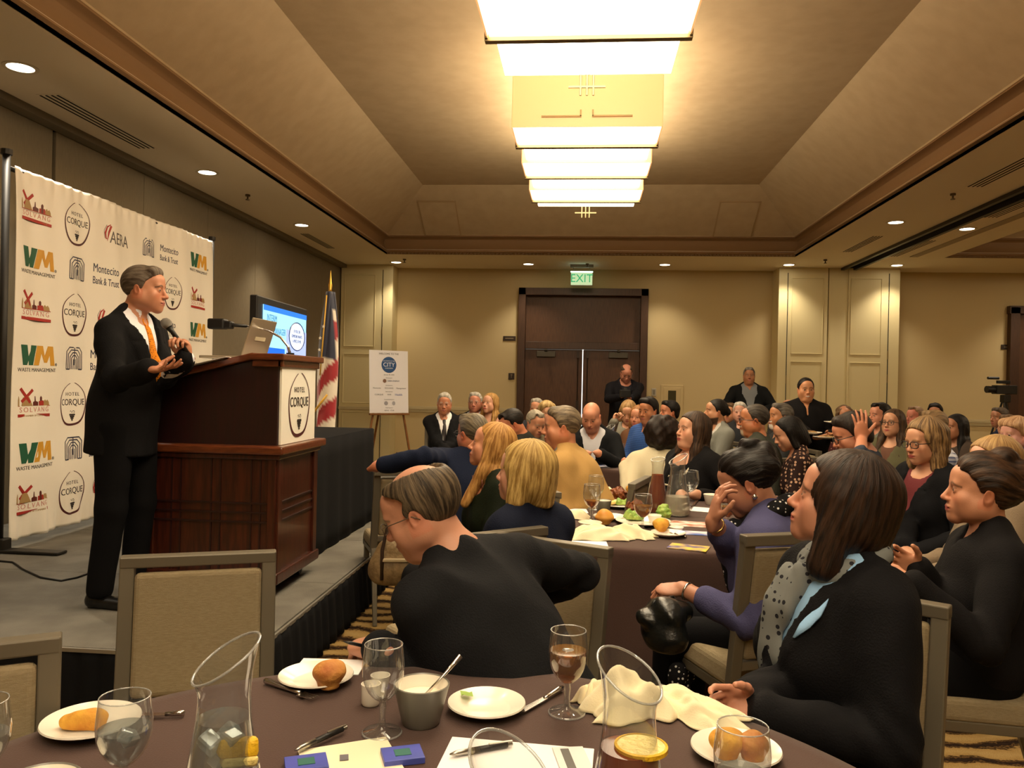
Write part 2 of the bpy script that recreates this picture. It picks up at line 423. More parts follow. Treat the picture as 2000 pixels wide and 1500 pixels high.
def add_torso(S, J, e=0.0, wd=1.0, bust=0, belly=0, sleeve=1.0, arms=True, fat=0.0, blend=1.0):
    """chest, belly, shoulders and arms from the joints J; e swells everything (cloth over the body)"""
    sh, pel, u, f, l = J['sh'], J['pel'], J['u'], J['f'], J['l']; T = np.stack([l, f, u], -1); S.frame(sh, T); H = np.linalg.norm(sh-pel)
    g = lambda v: v+e
    S.ell((0, .005, -.17), (g(.158*wd+fat*.3), g(.108+fat*.5), g(.185)), .04)
    S.ell((0, .012+belly*.4, -.33), (g(.140*wd+fat+belly*.5), g(.105+belly+fat), g(.17)), .05)
    S.cone((0, .0, -.16), (0, .0, -H+.04), g(.135*wd+fat), g(.138*wd+fat), .06, sq=(1, .74+belly*1.5))
    S.ell((0, 0, -H+.02), (g(.160*wd+fat), g(.115+fat*.6), g(.12)), .05)
    S.cone((-.128*wd, -.01, -.042), (.128*wd, -.01, -.042), g(.054), g(.054), .05)
    for s in (-1, 1):
        S.cone((s*.125*wd, -.015, -.020), (s*.030, -.012, .045), g(.036), g(.042), .04)
        if bust: S.ell((s*.068*wd, .085, -.20), (g(.062), g(.055*bust), g(.065)), .04)
    S.frame()
    if arms:
        for s in (-1, 1):
            a, b, c = J['S'][s], J['E'][s], J['W'][s]
            S.cone(a, b, g(.052+fat*.35), g(.038+fat*.15), .035*blend)
            if sleeve >= 1: c2 = c
            else: c2 = b+(c-b)*max(sleeve*2-1, 0)
            if sleeve > .5: S.cone(b, c2, g(.038+fat*.15), g(.029 if e else .0265)+(.003 if e else 0), .014)
def add_legs(S, J, e=0.0, fat=0.0):
    for s in (-1, 1):
        h, k, a = J['H'][s], J['K'][s], J['A'][s]
        S.cone(h, k, .088+e+fat*.4, .060+e, .04); S.cone(k, a, .060+e, .042+e*(1.8 if e else 1), .03)
    S.frame(J['pel']); S.ell((0, -.01, .02), (.160+e+fat, .125+e+fat*.6, .13), .06); S.frame()

HAIRC = {}
def hair_mat(col, col2=None):
    """strands follow the attribute Str, laid round the crown of each head of hair"""
    k = 'hair_'+col
    if k in MATS: return MATS[k]
    c = lin(col); c2 = lin(col2) if col2 else tuple(v*.45 for v in c)
    m = bpy.data.materials.new(k); m.use_nodes = True; nt = m.node_tree; N = nt.nodes; L = nt.links; b = N['Principled BSDF']; b.inputs['Roughness'].default_value = .5; b.inputs['Specular IOR Level'].default_value = .25
    a = N.new('ShaderNodeAttribute'); a.attribute_name = 'Str'
    n = N.new('ShaderNodeTexNoise'); n.inputs['Scale'].default_value = 9; n.inputs['Detail'].default_value = 5; n.inputs['Roughness'].default_value = .65; L.new(a.outputs['Vector'], n.inputs['Vector'])
    r = N.new('ShaderNodeValToRGB'); r.color_ramp.elements[0].position = .40; r.color_ramp.elements[1].position = .62
    r.color_ramp.elements[0].color = (*c2, 1); r.color_ramp.elements[1].color = (*c, 1); L.new(n.outputs[0], r.inputs[0]); L.new(r.outputs[0], b.inputs['Base Color'])
    n2 = N.new('ShaderNodeTexNoise'); n2.inputs['Scale'].default_value = 34; n2.inputs['Detail'].default_value = 3; L.new(a.outputs['Vector'], n2.inputs['Vector'])
    bp = N.new('ShaderNodeBump'); bp.inputs['Strength'].default_value = .55; bp.inputs['Distance'].default_value = .004; L.new(n2.outputs[0], bp.inputs['Height']); L.new(bp.outputs[0], b.inputs['Normal'])
    MATS[k] = m; return m
def make_hair(c, M, st, hf, parent, m, q):
    """st: style; builds the hair as one child mesh round the head at c"""
    r = .30 if st in ('long', 'longwavy') else (.19 if st in ('bob', 'shoulder', 'curly', 'wavy') else .17)
    lo = c-r; hi = c+r
    if st in ('long', 'longwavy'): lo = c-np.array([.2, .2, .42]); hi = c+np.array([.2, .2, .17])
    if st in ('bob', 'shoulder', 'wavy'): lo = c-np.array([.17, .17, .27]); hi = c+.17
    S = Field(lo, hi, hf); S.frame(c, M); th = q.get('thick', 0.0); T = .009+th
    zl = ([-.13, -.08, -.045, -.022, .004, .012, .030, .050, .075, .100], [-.078, -.072, -.045, -.005, -.002, .000, .045, .062, .078, .088])
    amp, fr = .0016, 55
    if st in ('short', 'balding', 'receding', 'crew', 'slick', 'updo', 'pulled', 'pixie', 'mid'):
        if st == 'crew': T = .006
        if st == 'updo': T = .010+th*.5
        if st == 'pulled': T = .006+th
        if st == 'pixie': T = .018+th; amp = .003
        if st == 'mid': T = .015+th
        S.ell((0, -.018, .038), (.074+T*.8, .094+T, .083+T), 0)
        if st in ('short', 'mid', 'receding'): S.cone((-.03, .052, .098), (.035, .048, .100), .018+T*.4, .017+T*.4, .035)
        if st == 'pixie': S.cone((-.05, .06, .075), (.05, .055, .085), .030, .030, .03)
        if st == 'mid': S.ell((0, -.06, -.03), (.075, .050, .055), .03)
        if st in ('updo',):
            S.ell((.0, .005, .095), (.066, .070, .046), .02); S.ell((0, -.060, .04), (.085, .07, .075), .02); S.ell((0, -.105, .080), (.050, .042, .046), .010); S.ell((.012, -.060, .128), (.046, .044, .036), .010); S.ell((-.02, -.10, .035), (.05, .04, .04), .010); amp = .0028; fr = 40
        if st == 'pulled': S.ell((0, -.115, .01), (.038, .032, .040), .008)
        rec = {'receding': .018, 'short': 0, 'balding': .03}.get(st, 0)
        def cut(P, F):
            x, y, z = P[..., 0], P[..., 1], P[..., 2]; yy = y+rec*(np.abs(x) < .2)*np.clip((z-.02)/.03, 0, 1)
            line = np.interp(yy, zl[0], zl[1]).astype(np.float32)
            if st in ('pixie',): line = np.where(y > .02, line-.022, line)
            return smax(F, (line-z)*.7, .004)
        S.everywhere(cut)
        for s in (-1, 1):
            if st not in ('pixie',): S.ell((s*.088, -.010, -.012), (.020, .022, .030), .003, 'sub')
        if st == 'balding': S.ell((0, -.020, .128), (.057, .108, .062), .014, 'sub'); S.ell((0, .085, .07), (.055, .04, .05), .01, 'sub')
        if st == 'receding':
            for s in (-1, 1): S.ell((s*.040, .072, .092), (.018, .035, .03), .008, 'sub')
    elif st in ('bob', 'shoulder', 'long', 'longwavy', 'wavy', 'curly'):
        amp = .0022; fr = 46
        if st == 'curly':
            S.ell((0, -.025, .025), (.115+th, .125+th, .118+th), 0); S.ell((0, -.04, -.05), (.105+th, .09+th, .07), .03); amp = .013
        else:
            S.ell((0, -.020, .036), (.090+th, .108+th, .098+th), 0); zb = {'bob': -.075, 'shoulder': -.11, 'wavy': -.11, 'long': -.10, 'longwavy': -.10}[st]
            S.ell((0, -.042, -.03), (.093+th, .086, .09), .03)
            for s in (-1, 1): S.cone((s*.070, .002, .02), (s*.082, -.005+.012*(st == 'long'), zb-.03), .028+th, .030+th, .02)
            S.cone((0, -.070, -.02), (0, -.078, zb-.03-.03*(st == 'shoulder')), .055, .055, .03)
            if st in ('long', 'longwavy'):
                for s in (-1, 1): S.cone((s*.082, .005, -.12), (s*.105, .055, -.30), .032, .024, .03)
                S.cone((0, -.085, -.12), (0, -.10, -.32), .060, .050, .04); 
                for s in (-1, 1): S.cone((s*.06, -.06, -.12), (s*.075, -.075, -.33), .045, .035, .03)
        if st in ('bob', 'shoulder', 'wavy'):
            zc = {'bob': -.118, 'shoulder': -.185, 'wavy': -.16}[st]
            S.everywhere(lambda P, F: smax(F, zc-P[..., 2]+.006*np.sin(P[..., 0]*60), .015))
        def cut(P, F):
            x, y, z = P[..., 0], P[..., 1], P[..., 2]; ax = np.abs(x)
            yf = np.interp(z, [-.30, -.12, -.03, .03, .055, .075, .095, .12], [.10, .035, .026, .032, .048, .068, .092, .15]).astype(np.float32)
            if q.get('bangs'): yf = yf+np.interp(z, [.015, .03, .10], [0, .055, .03]).astype(np.float32)
            part = q.get('part', 0)*(.0)
            inner = smax(np.sqrt(((x-part)/1.0)**2)-.067-.25*np.clip(-z, 0, .1), yf*0-1, .001)
            return smax(F, -smax(-(y-yf), inner*.9, .008), .006)
        S.everywhere(cut)
    if q.get('fn'): q['fn'](S)
    sd = q.get('seed', 1)
    def groove(P, F):
        if st in ('updo', 'pulled', 'receding', 'short', 'crew', 'slick'): th_ = np.arctan2(P[..., 0], P[..., 2]+.03)
        else: th_ = np.arctan2(P[..., 0], -(P[..., 1]+.02))
        w1 = wav(P, 26, sd); w2 = wav(P, 60, sd+3)
        F2 = F+amp*(.55*np.sin(th_*fr*.8+5*w1)+.45*np.sin(th_*fr*1.7+7*w2)*(.5+.5*w1))+amp*1.1*wav(P*np.array([1, 1, .45], np.float32), 55, sd+3) if st != 'curly' else F+amp*(.7*wav(P, 60, sd+3, 1)+.5*wav(P, 110, sd+9, 1))
        if st in ('longwavy', 'wavy', 'updo'): F2 = F2+.005*wav(P, 55, sd+5)
        return F2
    S.everywhere(groove); S.frame(); v, f = S.mesh(1)
    o = mesh_obj('hair', v, f, m, parent, True); p = (v-c) @ M
    if st in ('updo', 'pulled', 'receding', 'short', 'crew'): d = np.stack([p[:, 0], p[:, 2]+.03], -1); t = p[:, 1]
    else: d = np.stack([p[:, 0]+.01, p[:, 1]+.03], -1); t = p[:, 2]
    d = d/np.maximum(np.linalg.norm(d, axis=1), .012)[:, None]; A_ = np.concatenate([d, (t*(9 if st == 'curly' else 1.1))[:, None]], 1).astype(np.float32)
    A_[:, :2] += .06*np.stack([wav(p, 30, sd+11, 1), wav(p, 30, sd+12, 1)], -1)
    at = o.data.attributes.new('Str', 'FLOAT_VECTOR', 'POINT'); at.data.foreach_set('vector', A_.ravel()); return o

def eyes(c, M, parent, iris, gaze=(0, 0)):
    G = rotm(gaze[0], gaze[1])
    for s in (-1, 1):
        V = []; F = []; C = []; n, m_ = 14, 12
        for i in range(m_+1):
            t = math.pi*i/m_*.62
            for k in range(n):
                a = 2*math.pi*k/n; V.append(V3(math.sin(t)*math.cos(a), math.cos(t), math.sin(t)*math.sin(a)))
                C.append((.01, .01, .01) if t < .22 else (lin(iris) if t < .56 else (.42, .38, .33)))
        for i in range(m_):
            for k in range(n): F.append((i*n+k, (i+1)*n+k, (i+1)*n+(k+1) % n, i*n+(k+1) % n))
        P = np.array(V) @ G.T*.0118 + V3(s*.0310, .0785, .0018); P = P @ M.T + c
        mesh_obj('eye', P, np.array(F), mat('eye', 'ffffff', .12, vcol=True), parent, True, np.array(C))

def glasses(c, M, parent, col='101010', r=.0018, h=.017, w=.024, lens=True):
    b = MB(); X = lambda x, y, z: Vector((M @ V3(x, y, z)) + c)
    for s in (-1, 1):
        pts = []
        for k in range(21):
            a = 2*math.pi*k/20; ca, sa = math.cos(a), math.sin(a); e = .6
            pts.append(X(s*.033+w*math.copysign(abs(ca)**e, ca), .1045-.25*max(0, abs(s*.033+w*ca)-.03), -.001+h*math.copysign(abs(sa)**e, sa)))
        b.tube(pts, r, 6)
        b.tube([X(s*(.033+w), .100, .006), X(s*.078, .085, .007), X(s*.0825, -.005, .004), X(s*.081, -.022, -.012)], r*1.0, 6)
    b.tube([X(-.009, .106, .003), X(0, .110, .006), X(.009, .106, .003)], r, 6)
    return b.build('glasses', mat('frame_'+col, col, .3), parent, smooth=True)

def surf_y(F, x, z, J, off=0.0, ymax=.20):
    """distance forward of the spine plane at which the cloth begins, seen from the front, in the torso's frame"""
    l, f, u, sh = J['l'], J['f'], J['u'], J['sh']
    for y in np.arange(ymax, -.12, -.003):
        p = sh+l*x+f*y+u*z; ii = [int(np.clip(np.searchsorted(F.ax[a], p[a]), 1, len(F.ax[a])-1)) for a in range(3)]
        if F.F[ii[0], ii[1], ii[2]] < 0: return y+off
    return off
def strip(F, J, path, ws, th, m, parent, name, off=.003, n=7):
    """a band lying on the cloth: path of (x,z), widths, thickness"""
    grid = []
    for (x, z), w in zip(path, ws):
        row = []
        for k in range(n):
            t = k/(n-1)*2-1; xx = x+t*w/2; y = surf_y(F, xx, z, J, off)+th*(1-t*t)*.6; row.append(V3(xx, y, z))
        grid.append(row)
    ys = np.array([[p[1] for p in r] for r in grid])
    for _ in range(2):
        ys[1:-1] = (ys[:-2]+ys[1:-1]*2+ys[2:])/4; ys[:, 1:-1] = (ys[:, :-2]+ys[:, 1:-1]*2+ys[:, 2:])/4
    ys += .002
    T = np.stack([J['l'], J['f'], J['u']], -1); b = MB(); G = []
    for i, row in enumerate(grid): G.append([Vector(J['sh'] + T @ V3(p[0], ys[i][k], p[2])) for k, p in enumerate(row)])
    b.sheet(G); o = b.build(name, m, parent, smooth=True); s = o.modifiers.new('s', 'SOLIDIFY'); s.thickness = max(th, .002); s.offset = 0; return o

SHOE = {}
def shoe_mesh():
    if 'm' not in SHOE:
        S = Field((-.07, -.14, -.02), (.07, .20, .14), .008)
        S.cone((0, -.07, .035), (0, .11, .028), .040, .036, .02, sq=(2, .9)); S.cone((0, -.06, .04), (0, -.05, .10), .040, .042, .02)
        S.everywhere(lambda P, F: np.maximum(F, -P[..., 2]))
        v, f = S.mesh(1); o = mesh_obj('shoe', v, f, mat('shoe_leather', '0c0b0b', .35), None, True); SHOE['m'] = o.data; bpy.data.objects.remove(o)
    return SHOE['m']

def person(label, head, face, torso=None, pitch=0, roll=0, lean=(0, 0), sex='m', wd=1.0, fat=0, belly=0, bust=None, skin='c98f6e', lips=None, brow=None, hair=('short', '4a3a2c', {}), top=('suit', '1b1b1d', {}), legs='151517', hands=None, handq=None, elbow=None, stand=False, floor=0.0, res=2, q=None, iris='4a3320', gaze=(0, 0), spec=None, group=None, name='person', stance=.10, shroll=0, knees=None, pel=None, handw=None, cat='person', neckf=.025, gl=None):
    """head: centre of the head in the room; face, torso: which way each looks, degrees left of +Y"""
    q = dict(q or {}); hands = hands or {}; handq = handq or {}; head = np.array(head, float); torso = face if torso is None else torso
    Ty = rotm(torso); hl = Ty.T @ head                                 # in the frame of the torso, origin at the room's origin
    neck = rotm(face-torso, pitch*.5, roll*.5) @ V3(0, -neckf, -.172*(1 if sex == 'm' else .97))
    sh = hl+neck; pz = floor+(.93 if stand else .555); pl = V3(sh[0]-lean[1], sh[1]-lean[0], pz)
    if pel is not None: pl = V3(sh[0]+pel[0], sh[1]+pel[1], pz)
    org = V3(pl[0], pl[1], floor); sh = sh-org; hl = hl-org; pl = pl-org
    for s_, w_ in (handw or {}).items(): hands[s_] = tuple(Ty.T @ np.array(w_, float)-org)
    handq = {s_: {k_: (tuple(Ty.T @ np.array(v_, float)) if k_ in ('fw', 'nm', 'L') else v_) for k_, v_ in h_.items()} for s_, h_ in handq.items()}
    elbow = {s_: tuple(Ty.T @ np.array(v_, float)) for s_, v_ in (elbow or {}).items()}
    M = rotm(face-torso, pitch, roll); u = unit(sh-pl); l0 = V3(math.cos(R(shroll)), 0, math.sin(R(shroll))); f = unit(np.cross(u, l0)); l = np.cross(f, u)
    J = dict(sh=sh, pel=pl, u=u, f=f, l=l, S={}, E={}, W={}, H={}, K={}, A={})
    shw = (.172 if sex == 'm' else .150)*wd
    for s in (-1, 1):
        J['S'][s] = sh+l*(s*shw)-u*.045-f*.01
        t = hands.get(s); t = V3(s*.075, pl[1]+.30, .64) if (t is None and not stand) else (V3(s*.24, pl[1]+.08, .82) if t is None else V3(*t))
        e = elbow.get(s) if elbow and s in elbow else (s*.6, -.5, -.6)
        J['E'][s], J['W'][s] = ik(J['S'][s], t, .285, .255, V3(*e))
        J['H'][s] = pl+V3(s*.085, .02, -.03)
        if stand: J['K'][s] = V3(s*stance, pl[1]+.03, .50); J['A'][s] = V3(s*(stance+.01), pl[1]-.02, .09)
        else:
            kx, ky = (knees[s] if knees else (s*.11, pl[1]+.43)); J['K'][s] = V3(kx, ky, .51); J['A'][s] = V3(kx, ky+.02, .10)
    hres = {3: .0032, 2: .0042, 1: .0062, 0: .0085}[res]; bres = {3: .016, 2: .018, 1: .022, 0: .028}[res]; cres = {3: .0095, 2: .012, 1: .016, 0: .02}[res]
    hd = [s for s in (-1, 1) if s in handq]
    fine = [(hl-V3(.118, .118, .128), hl+V3(.118, .118, .125))]+[(J['W'][s]-.12, J['W'][s]+.12) for s in hd]
    allp = [hl+.15, hl-.15]+[J[k][s]+o for k in 'SEWHKA' for s in (-1, 1) for o in (.1, -.1)]+[J['W'][s]+o for s in hd for o in (.19, -.19)]
    lo = np.min(allp, 0)-.04; hi = np.max(allp, 0)+.04; lo[2] = max(lo[2], -.02); lo = np.minimum(lo, pl-V3(.26, .28, 0)); hi = np.maximum(hi, pl+V3(.26, .28, 0))
    lo[2] = max(lo[2], -.02)
    B = Field(lo, hi, bres, fine, hres)
    nk = .056 if sex == 'm' else .046; nk *= q.get('neck', 1)
    add_torso(B, J, 0, wd, bust or (1.0 if sex == 'f' else 0), belly, fat=fat); add_legs(B, J, 0, fat)
    nb = hl + M @ V3(0, -.028, -.055)
    B.cone(nb, sh+u*.02-f*.012, nk, nk*1.10, .03); B.cone(sh+u*.03-f*.012, sh-u*.03, nk*1.12, nk*1.35, .03)
    for s in (-1, 1):
        B.cone(J['A'][s]-V3(0, 0, .03), J['A'][s]+V3(0, .08, -.068), .022, .010, .01)
        if s not in handq:
            d = unit(J['W'][s]-J['E'][s]); B.cone(J['W'][s]-d*.02, J['W'][s]+d*.05, .026, .034, .01, sq=None); B.cone(J['W'][s]+d*.05, J['W'][s]+d*.11+V3(0, 0, -.01), .032, .016, .02)
    for s in hd:
        a = handq[s]; add_hand(B, J['W'][s], a['fw'], a['nm'], a['L'], **{k: v for k, v in a.items() if k not in ('fw', 'nm', 'L')})
    if res <= 1: q['soft'] = 1
    if res == 0: q['eyepaint'] = True
    if q.get('closed'): q['eyepaint'] = False
    add_head(B, hl, M, sex, q); v, fc = B.mesh(1)
    lips = lips or ('a85f55' if sex == 'm' else 'a8504a'); brow = brow or (hair[1] if hair else '5a4636')
    C = head_color(v, hl, M, skin, lips, brow, sex, q)
    skm = mat('skin', 'c98f6e', .46, bump=.06, scale=260, vcol=True, spec=.45)
    body = mesh_obj(name, v, fc, skm, None, True, C)
    body.location = tuple(Ty @ org); body.rotation_euler = (0, 0, R(torso)); tag(body, label, cat, group)
    if res > 0: eyes(hl, M, body, iris, gaze)
    if hair: make_hair(hl, M, hair[0], {3: .0040, 2: .0048, 1: .0065, 0: .0085}[res], body, hair_mat(hair[1], hair[2].get('c2')), hair[2])
    if gl: glasses(hl, M, body, **gl)
    # ---- clothes
    kind, tc, tq = top; tq = dict(tq)
    def cloth(e, sleeve=1.0, h=None, lo_z=None, fold=.004, fn=None, bl=1.0, skirt=True):
        S = Field(lo, hi, h or cres); add_torso(S, J, e, wd, bust or (1.0 if sex == 'f' else 0), belly, sleeve, fat=fat, blend=bl)
        T = np.stack([l, f, u], -1)
        if fn: S.frame(sh, T); fn(S); S.frame()
        sd = int(abs(head[0]*37+head[1]*11)*10) % 97
        if fold:
            S.everywhere(lambda P, F: F+fold*wav(P*np.array([1, 1, .6], np.float32), 22, sd, 2)-fold*1.5*(.30-np.abs(wav(P*np.array([1.3, 1.3, .5], np.float32), 26, sd+7, 1))))
            if stand or h is None:
                for s in (-1, 1):                                     # creases gathered at the elbow
                    E_ = J['E'][s]; d = unit(J['W'][s]-J['S'][s]).astype(np.float32)
                    def cr(P, F, E_=E_.astype(np.float32), d=d, s=s):
                        q = P-E_; return F+(.0075 if fold > .003 else .003)*np.sin((q @ d)*105+3*wav(P, 18, sd+s))*np.exp(-(q**2).sum(-1)/.009)
                    S.everywhere(cr)
        if stand and skirt and tq.get('hem', 0) > .15:
            S.cone(pl+V3(0, 0, .08), pl-V3(0, .01, tq['hem']), .188+fat, .192+fat, .04, sq=(1, .80)); S.everywhere(lambda P, F: F+.003*np.sin(P[..., 0]*70)*np.clip((pl[2]-P[..., 2])/.15, 0, 1))
        H = np.linalg.norm(sh-pl); drop = tq.get('hem', .11) if skirt else -.02
        S.frame(pl, T); hemz = -drop; S.everywhere(lambda P, F: np.maximum(F, hemz-P[..., 2])); S.frame()
        return S
    def wedge(depth, half, low=0.0):
        """opening of a collar: sides run from half at the neck to nothing, depth below"""
        def fn(S):
            def g(P, F):
                x, y, z = P[..., 0], P[..., 1], P[..., 2]; w = np.abs(x-low*(.02-z))-half*np.clip((z+depth)/depth, -1, 1.4); s_ = smax(w*.9, -(y-.01), .006); s_ = smax(s_, -(z+depth), .004); return smax(F, -s_, .004)
            S.everywhere(g)
        return fn
    def neckhole(r=.075, dz=-.01, dy=.05, ry=None):
        return lambda S: S.ell((0, dy, dz+.03), (r, ry or r*1.0, .07), .006, 'sub')
    def collar(S, r, up, thick=.007, open_=.03):
        if tq.get('tie'): open_ = .010
        S.cone((0, -.012, -.05), (0, -.012, .012), r*1.45, r*1.20, .01)
        S.cone((0, -.012, -.01), (0, -.012+.010, up), r*1.16, r, .006)
        S.everywhere(lambda P, F: smax(F, -smax(np.abs(P[..., 0])-open_*np.clip((P[..., 2]+.03)/(up+.03), 0, 1), -P[..., 1]+.01, .004), .003))
    cm = tq.get('mat') or mat('cloth_'+tc, tc, tq.get('rough', .85), bump=.25, scale=220, spec=.15, detail=2)
    if kind in ('suit', 'blazer', 'jacket'):
        inner = tq.get('inner', 'e9e9ea'); im = tq.get('imat') or mat('shirt_'+inner, inner, .8, bump=.1, scale=200, spec=.2)
        Si = cloth(.008, 1.0, lo_z=None, fold=.0015, h=cres*1.05, skirt=False, fn=(lambda S: (collar(S, nk+.008, .060) if tq.get('shirt', True) else neckhole(.07, .0, .05)(S))))
        v1, f1 = Si.mesh(1); mesh_obj('shirt' if tq.get('shirt', True) or sex == 'm' else 'blouse', v1, f1, im, body, True)
        dp = tq.get('v', .30); hv = tq.get('vw', .075)
        def jf(S):
            S.cone((-.052, .0, .0), (0, -.062, .030), .020, .020, .012); S.cone((.052, .0, .0), (0, -.062, .030), .020, .020, .012)
            S.cone((0, -.022, -.05), (0, -.020, .016), nk*1.62, nk*1.36, .015)
            wedge(dp, hv)(S)
            if tq.get('lapel', True):
                def lap(P, F):
                    x, y, z = P[..., 0], P[..., 1], P[..., 2]; edge = hv*np.clip((z+dp)/dp, 0, 1.2); wl = .055*np.clip((z+dp)/(dp*.55), 0, 1)
                    t = np.abs(x)-edge; inb = np.clip((wl-t)/.006, 0, 1)*np.clip((y-.0)/.02, 0, 1)*(z > -dp)*(z < -.005)
                    notch = np.clip((.006-np.abs(z+.075+t*.35))/.003, 0, 1)*(t > .02)
                    return F-.007*inb*(1-notch)
                S.everywhere(lap)
            S.everywhere(lambda P, F: np.where((np.abs(np.abs(P[..., 0])*0+P[..., 0]-.012) < .004) & (P[..., 1] > .03) & (P[..., 2] < -dp), F+.004, F))
        Sj = cloth(.020, tq.get('sleeve', 1.0), fold=.0080 if res > 1 else .0055, fn=jf); v2, f2 = Sj.mesh(1); mesh_obj('jacket', v2, f2, cm, body, True)
        if tq.get('tie'):
            tm = tq['tie'] if not isinstance(tq['tie'], str) else mat('tie_'+tq['tie'], tq['tie'], .5)
            zz = [.030, .012, -.004]+[-.02-.03*i for i in range(max(2, int((dp-.045)/.03)))]; ws = [.030, .036, .026]+[.034+.0035*i for i in range(len(zz)-3)]
            strip(Si, J, [(0, z) for z in zz], ws, .008, tm, body, 'necktie', off=.006)
    else:
        opts = dict(sweater=(.016, 1.0), shirt=(.014, 1.0), tee=(.010, .5), top=(.010, 1.0), loose=(.020, 1.0)); e, sl = opts[kind]; sl = tq.get('sleeve', sl)
        def tf(S):
            if kind in ('shirt',) or tq.get('collar'): collar(S, nk+.012, .05, open_=.034); 
            if tq.get('vneck'): wedge(tq['vneck'], .055)(S)
            elif kind not in ('shirt',) and not tq.get('turtle') and not tq.get('collar'): neckhole(tq.get('neckr', .072), tq.get('neckz', .0), .05)(S)
            if tq.get('turtle'): S.cone((0, -.012, 0), (0, .0, .06), nk+.012, nk+.010, .01)
        St = cloth(e, sl, fn=tf, fold=tq.get('fold', .004)); v2, f2 = St.mesh(1); mesh_obj(tq.get('name', 'sweater' if kind in ('sweater', 'loose') else ('shirt' if kind == 'shirt' else 'top')), v2, f2, cm, body, True); Si = St
    Sl = Field(np.minimum(lo, pl-.3), hi, {3: .014, 2: .018, 1: .024, 0: .03}[res]); add_legs(Sl, J, .012, fat)
    Sl.everywhere(lambda P, F: np.maximum(F+.003*wav(P, 20, 5), .050-P[..., 2])); v3, f3 = Sl.mesh(1)
    mesh_obj('trousers', v3, f3, mat('legs_'+legs, legs, .9, bump=.1, scale=200, spec=.12), body, True)
    for s in (-1, 1):
        o = bpy.data.objects.new('shoe', shoe_mesh()); o.location = tuple(J['A'][s]*V3(1, 1, 0)+V3(0, .035, 0)); link(o, body)
    body_info = dict(FJ=Sj if kind in ('suit', 'blazer', 'jacket') else Si, J=J, M=M, hl=hl, org=org, Ty=Ty, body=body, F=Si, nk=nk)
    return body_info
# ------------------------------------------------------------ the room
WX, BY, ZC, ZT = -4.42, 14.5, 3.54, 4.47
m_soffit = mat('ceiling_paint_light', 'ebe0cc', .9, bump=.05, scale=80)
m_tray = mat('ceiling_paint_gold', 'b9a483', .9, bump=.08, scale=60, col2='b39e7d', cscale=6)
m_crown = mat('crown_brown', '8a6b48', .7, bump=.05, scale=40)
m_wall = mat('wall_paint_gold', 'c8b384', .85, bump=.1, scale=160)
m_panelp = mat('panel_paint', 'd6c797', .6)
m_fabricwall = mat('wall_fabric', '766a54', .95, bump=.3, scale=90, col2='80745c', cscale=40, stretch=(6, 6, .35))
m_rail = mat('rail_paint', 'c2b28a', .5)
m_dark = mat('dark_gap', '17140f', .9)
m_black = mat('black_plastic', '101010', .45)
m_steel = mat('brushed_steel', 'b8b4aa', .3, 1.0)

def carpet_mat():
    m = mat('carpet', '3a2a1c', .97); nt = m.node_tree; N = nt.nodes; L = nt.links; b = N['Principled BSDF']; b.inputs['Specular IOR Level'].default_value = .1
    tc = N.new('ShaderNodeTexCoord'); sep = N.new('ShaderNodeSeparateXYZ'); L.new(tc.outputs['Object'], sep.inputs[0])
    n1 = N.new('ShaderNodeTexNoise'); n1.inputs['Scale'].default_value = 2.6; n1.inputs['Detail'].default_value = 2; L.new(tc.outputs['Object'], n1.inputs['Vector'])
    n3 = N.new('ShaderNodeTexNoise'); n3.inputs['Scale'].default_value = 38; n3.inputs['Detail'].default_value = 2; L.new(tc.outputs['Object'], n3.inputs['Vector'])
    def mth(op, a, b_=None, c=None):
        q = N.new('ShaderNodeMath'); q.operation = op
        for i, v in enumerate((a, b_, c)):
            if v is None: continue
            if isinstance(v, (int, float)): q.inputs[i].default_value = v
            else: L.new(v, q.inputs[i])
        return q.outputs[0]
    y = mth('ADD', mth('MULTIPLY', sep.outputs[1], 6.3), mth('MULTIPLY', n1.outputs[0], 1.6))
    y = mth('ADD', y, mth('MULTIPLY', n3.outputs[0], .35)); y = mth('ADD', y, mth('MULTIPLY', mth('SINE', mth('MULTIPLY', sep.outputs[0], 9.0)), .10))
    fr = mth('FRACT', y); tri = mth('ABSOLUTE', mth('SUBTRACT', fr, .5))
    r = N.new('ShaderNodeValToRGB'); e = r.color_ramp.elements; e[0].position = .0; e[0].color = (*lin('c2a268'), 1); e[1].position = .27; e[1].color = (*lin('b39158'), 1)
    for p, c in ((.335, '2c1c10'), (.38, '7a5c34'), (.42, '241710'), (.5, '35241a')):
        q = e.new(p); q.color = (*lin(c), 1)
    L.new(tri, r.inputs[0])
    n2 = N.new('ShaderNodeTexNoise'); n2.inputs['Scale'].default_value = 240; L.new(tc.outputs['Object'], n2.inputs['Vector'])
    mx = N.new('ShaderNodeMixRGB'); mx.blend_type = 'MULTIPLY'; mx.inputs[0].default_value = .6
    L.new(r.outputs[0], mx.inputs[1]); L.new(n2.outputs[0], mx.inputs[2]); L.new(mx.outputs[0], b.inputs['Base Color'])
    bp = N.new('ShaderNodeBump'); bp.inputs['Strength'].default_value = .6; bp.inputs['Distance'].default_value = .01; L.new(n2.outputs[0], bp.inputs['Height']); L.new(bp.outputs[0], b.inputs['Normal'])
    return m
XR, YF = 13.2, -4.0
struct('floor', MB().box(((WX+XR)/2, (BY+YF)/2, -.05), (XR-WX+.4, BY-YF+.4, .1)), carpet_mat())
struct('wall_front', MB().box(((WX+XR)/2, YF-.1, 1.9), (XR-WX+.4, .2, 3.9)), m_wall)
struct('wall_right', MB().box((XR+.1, (BY+YF)/2, 1.9), (.2, BY-YF, 3.9)), m_wall)
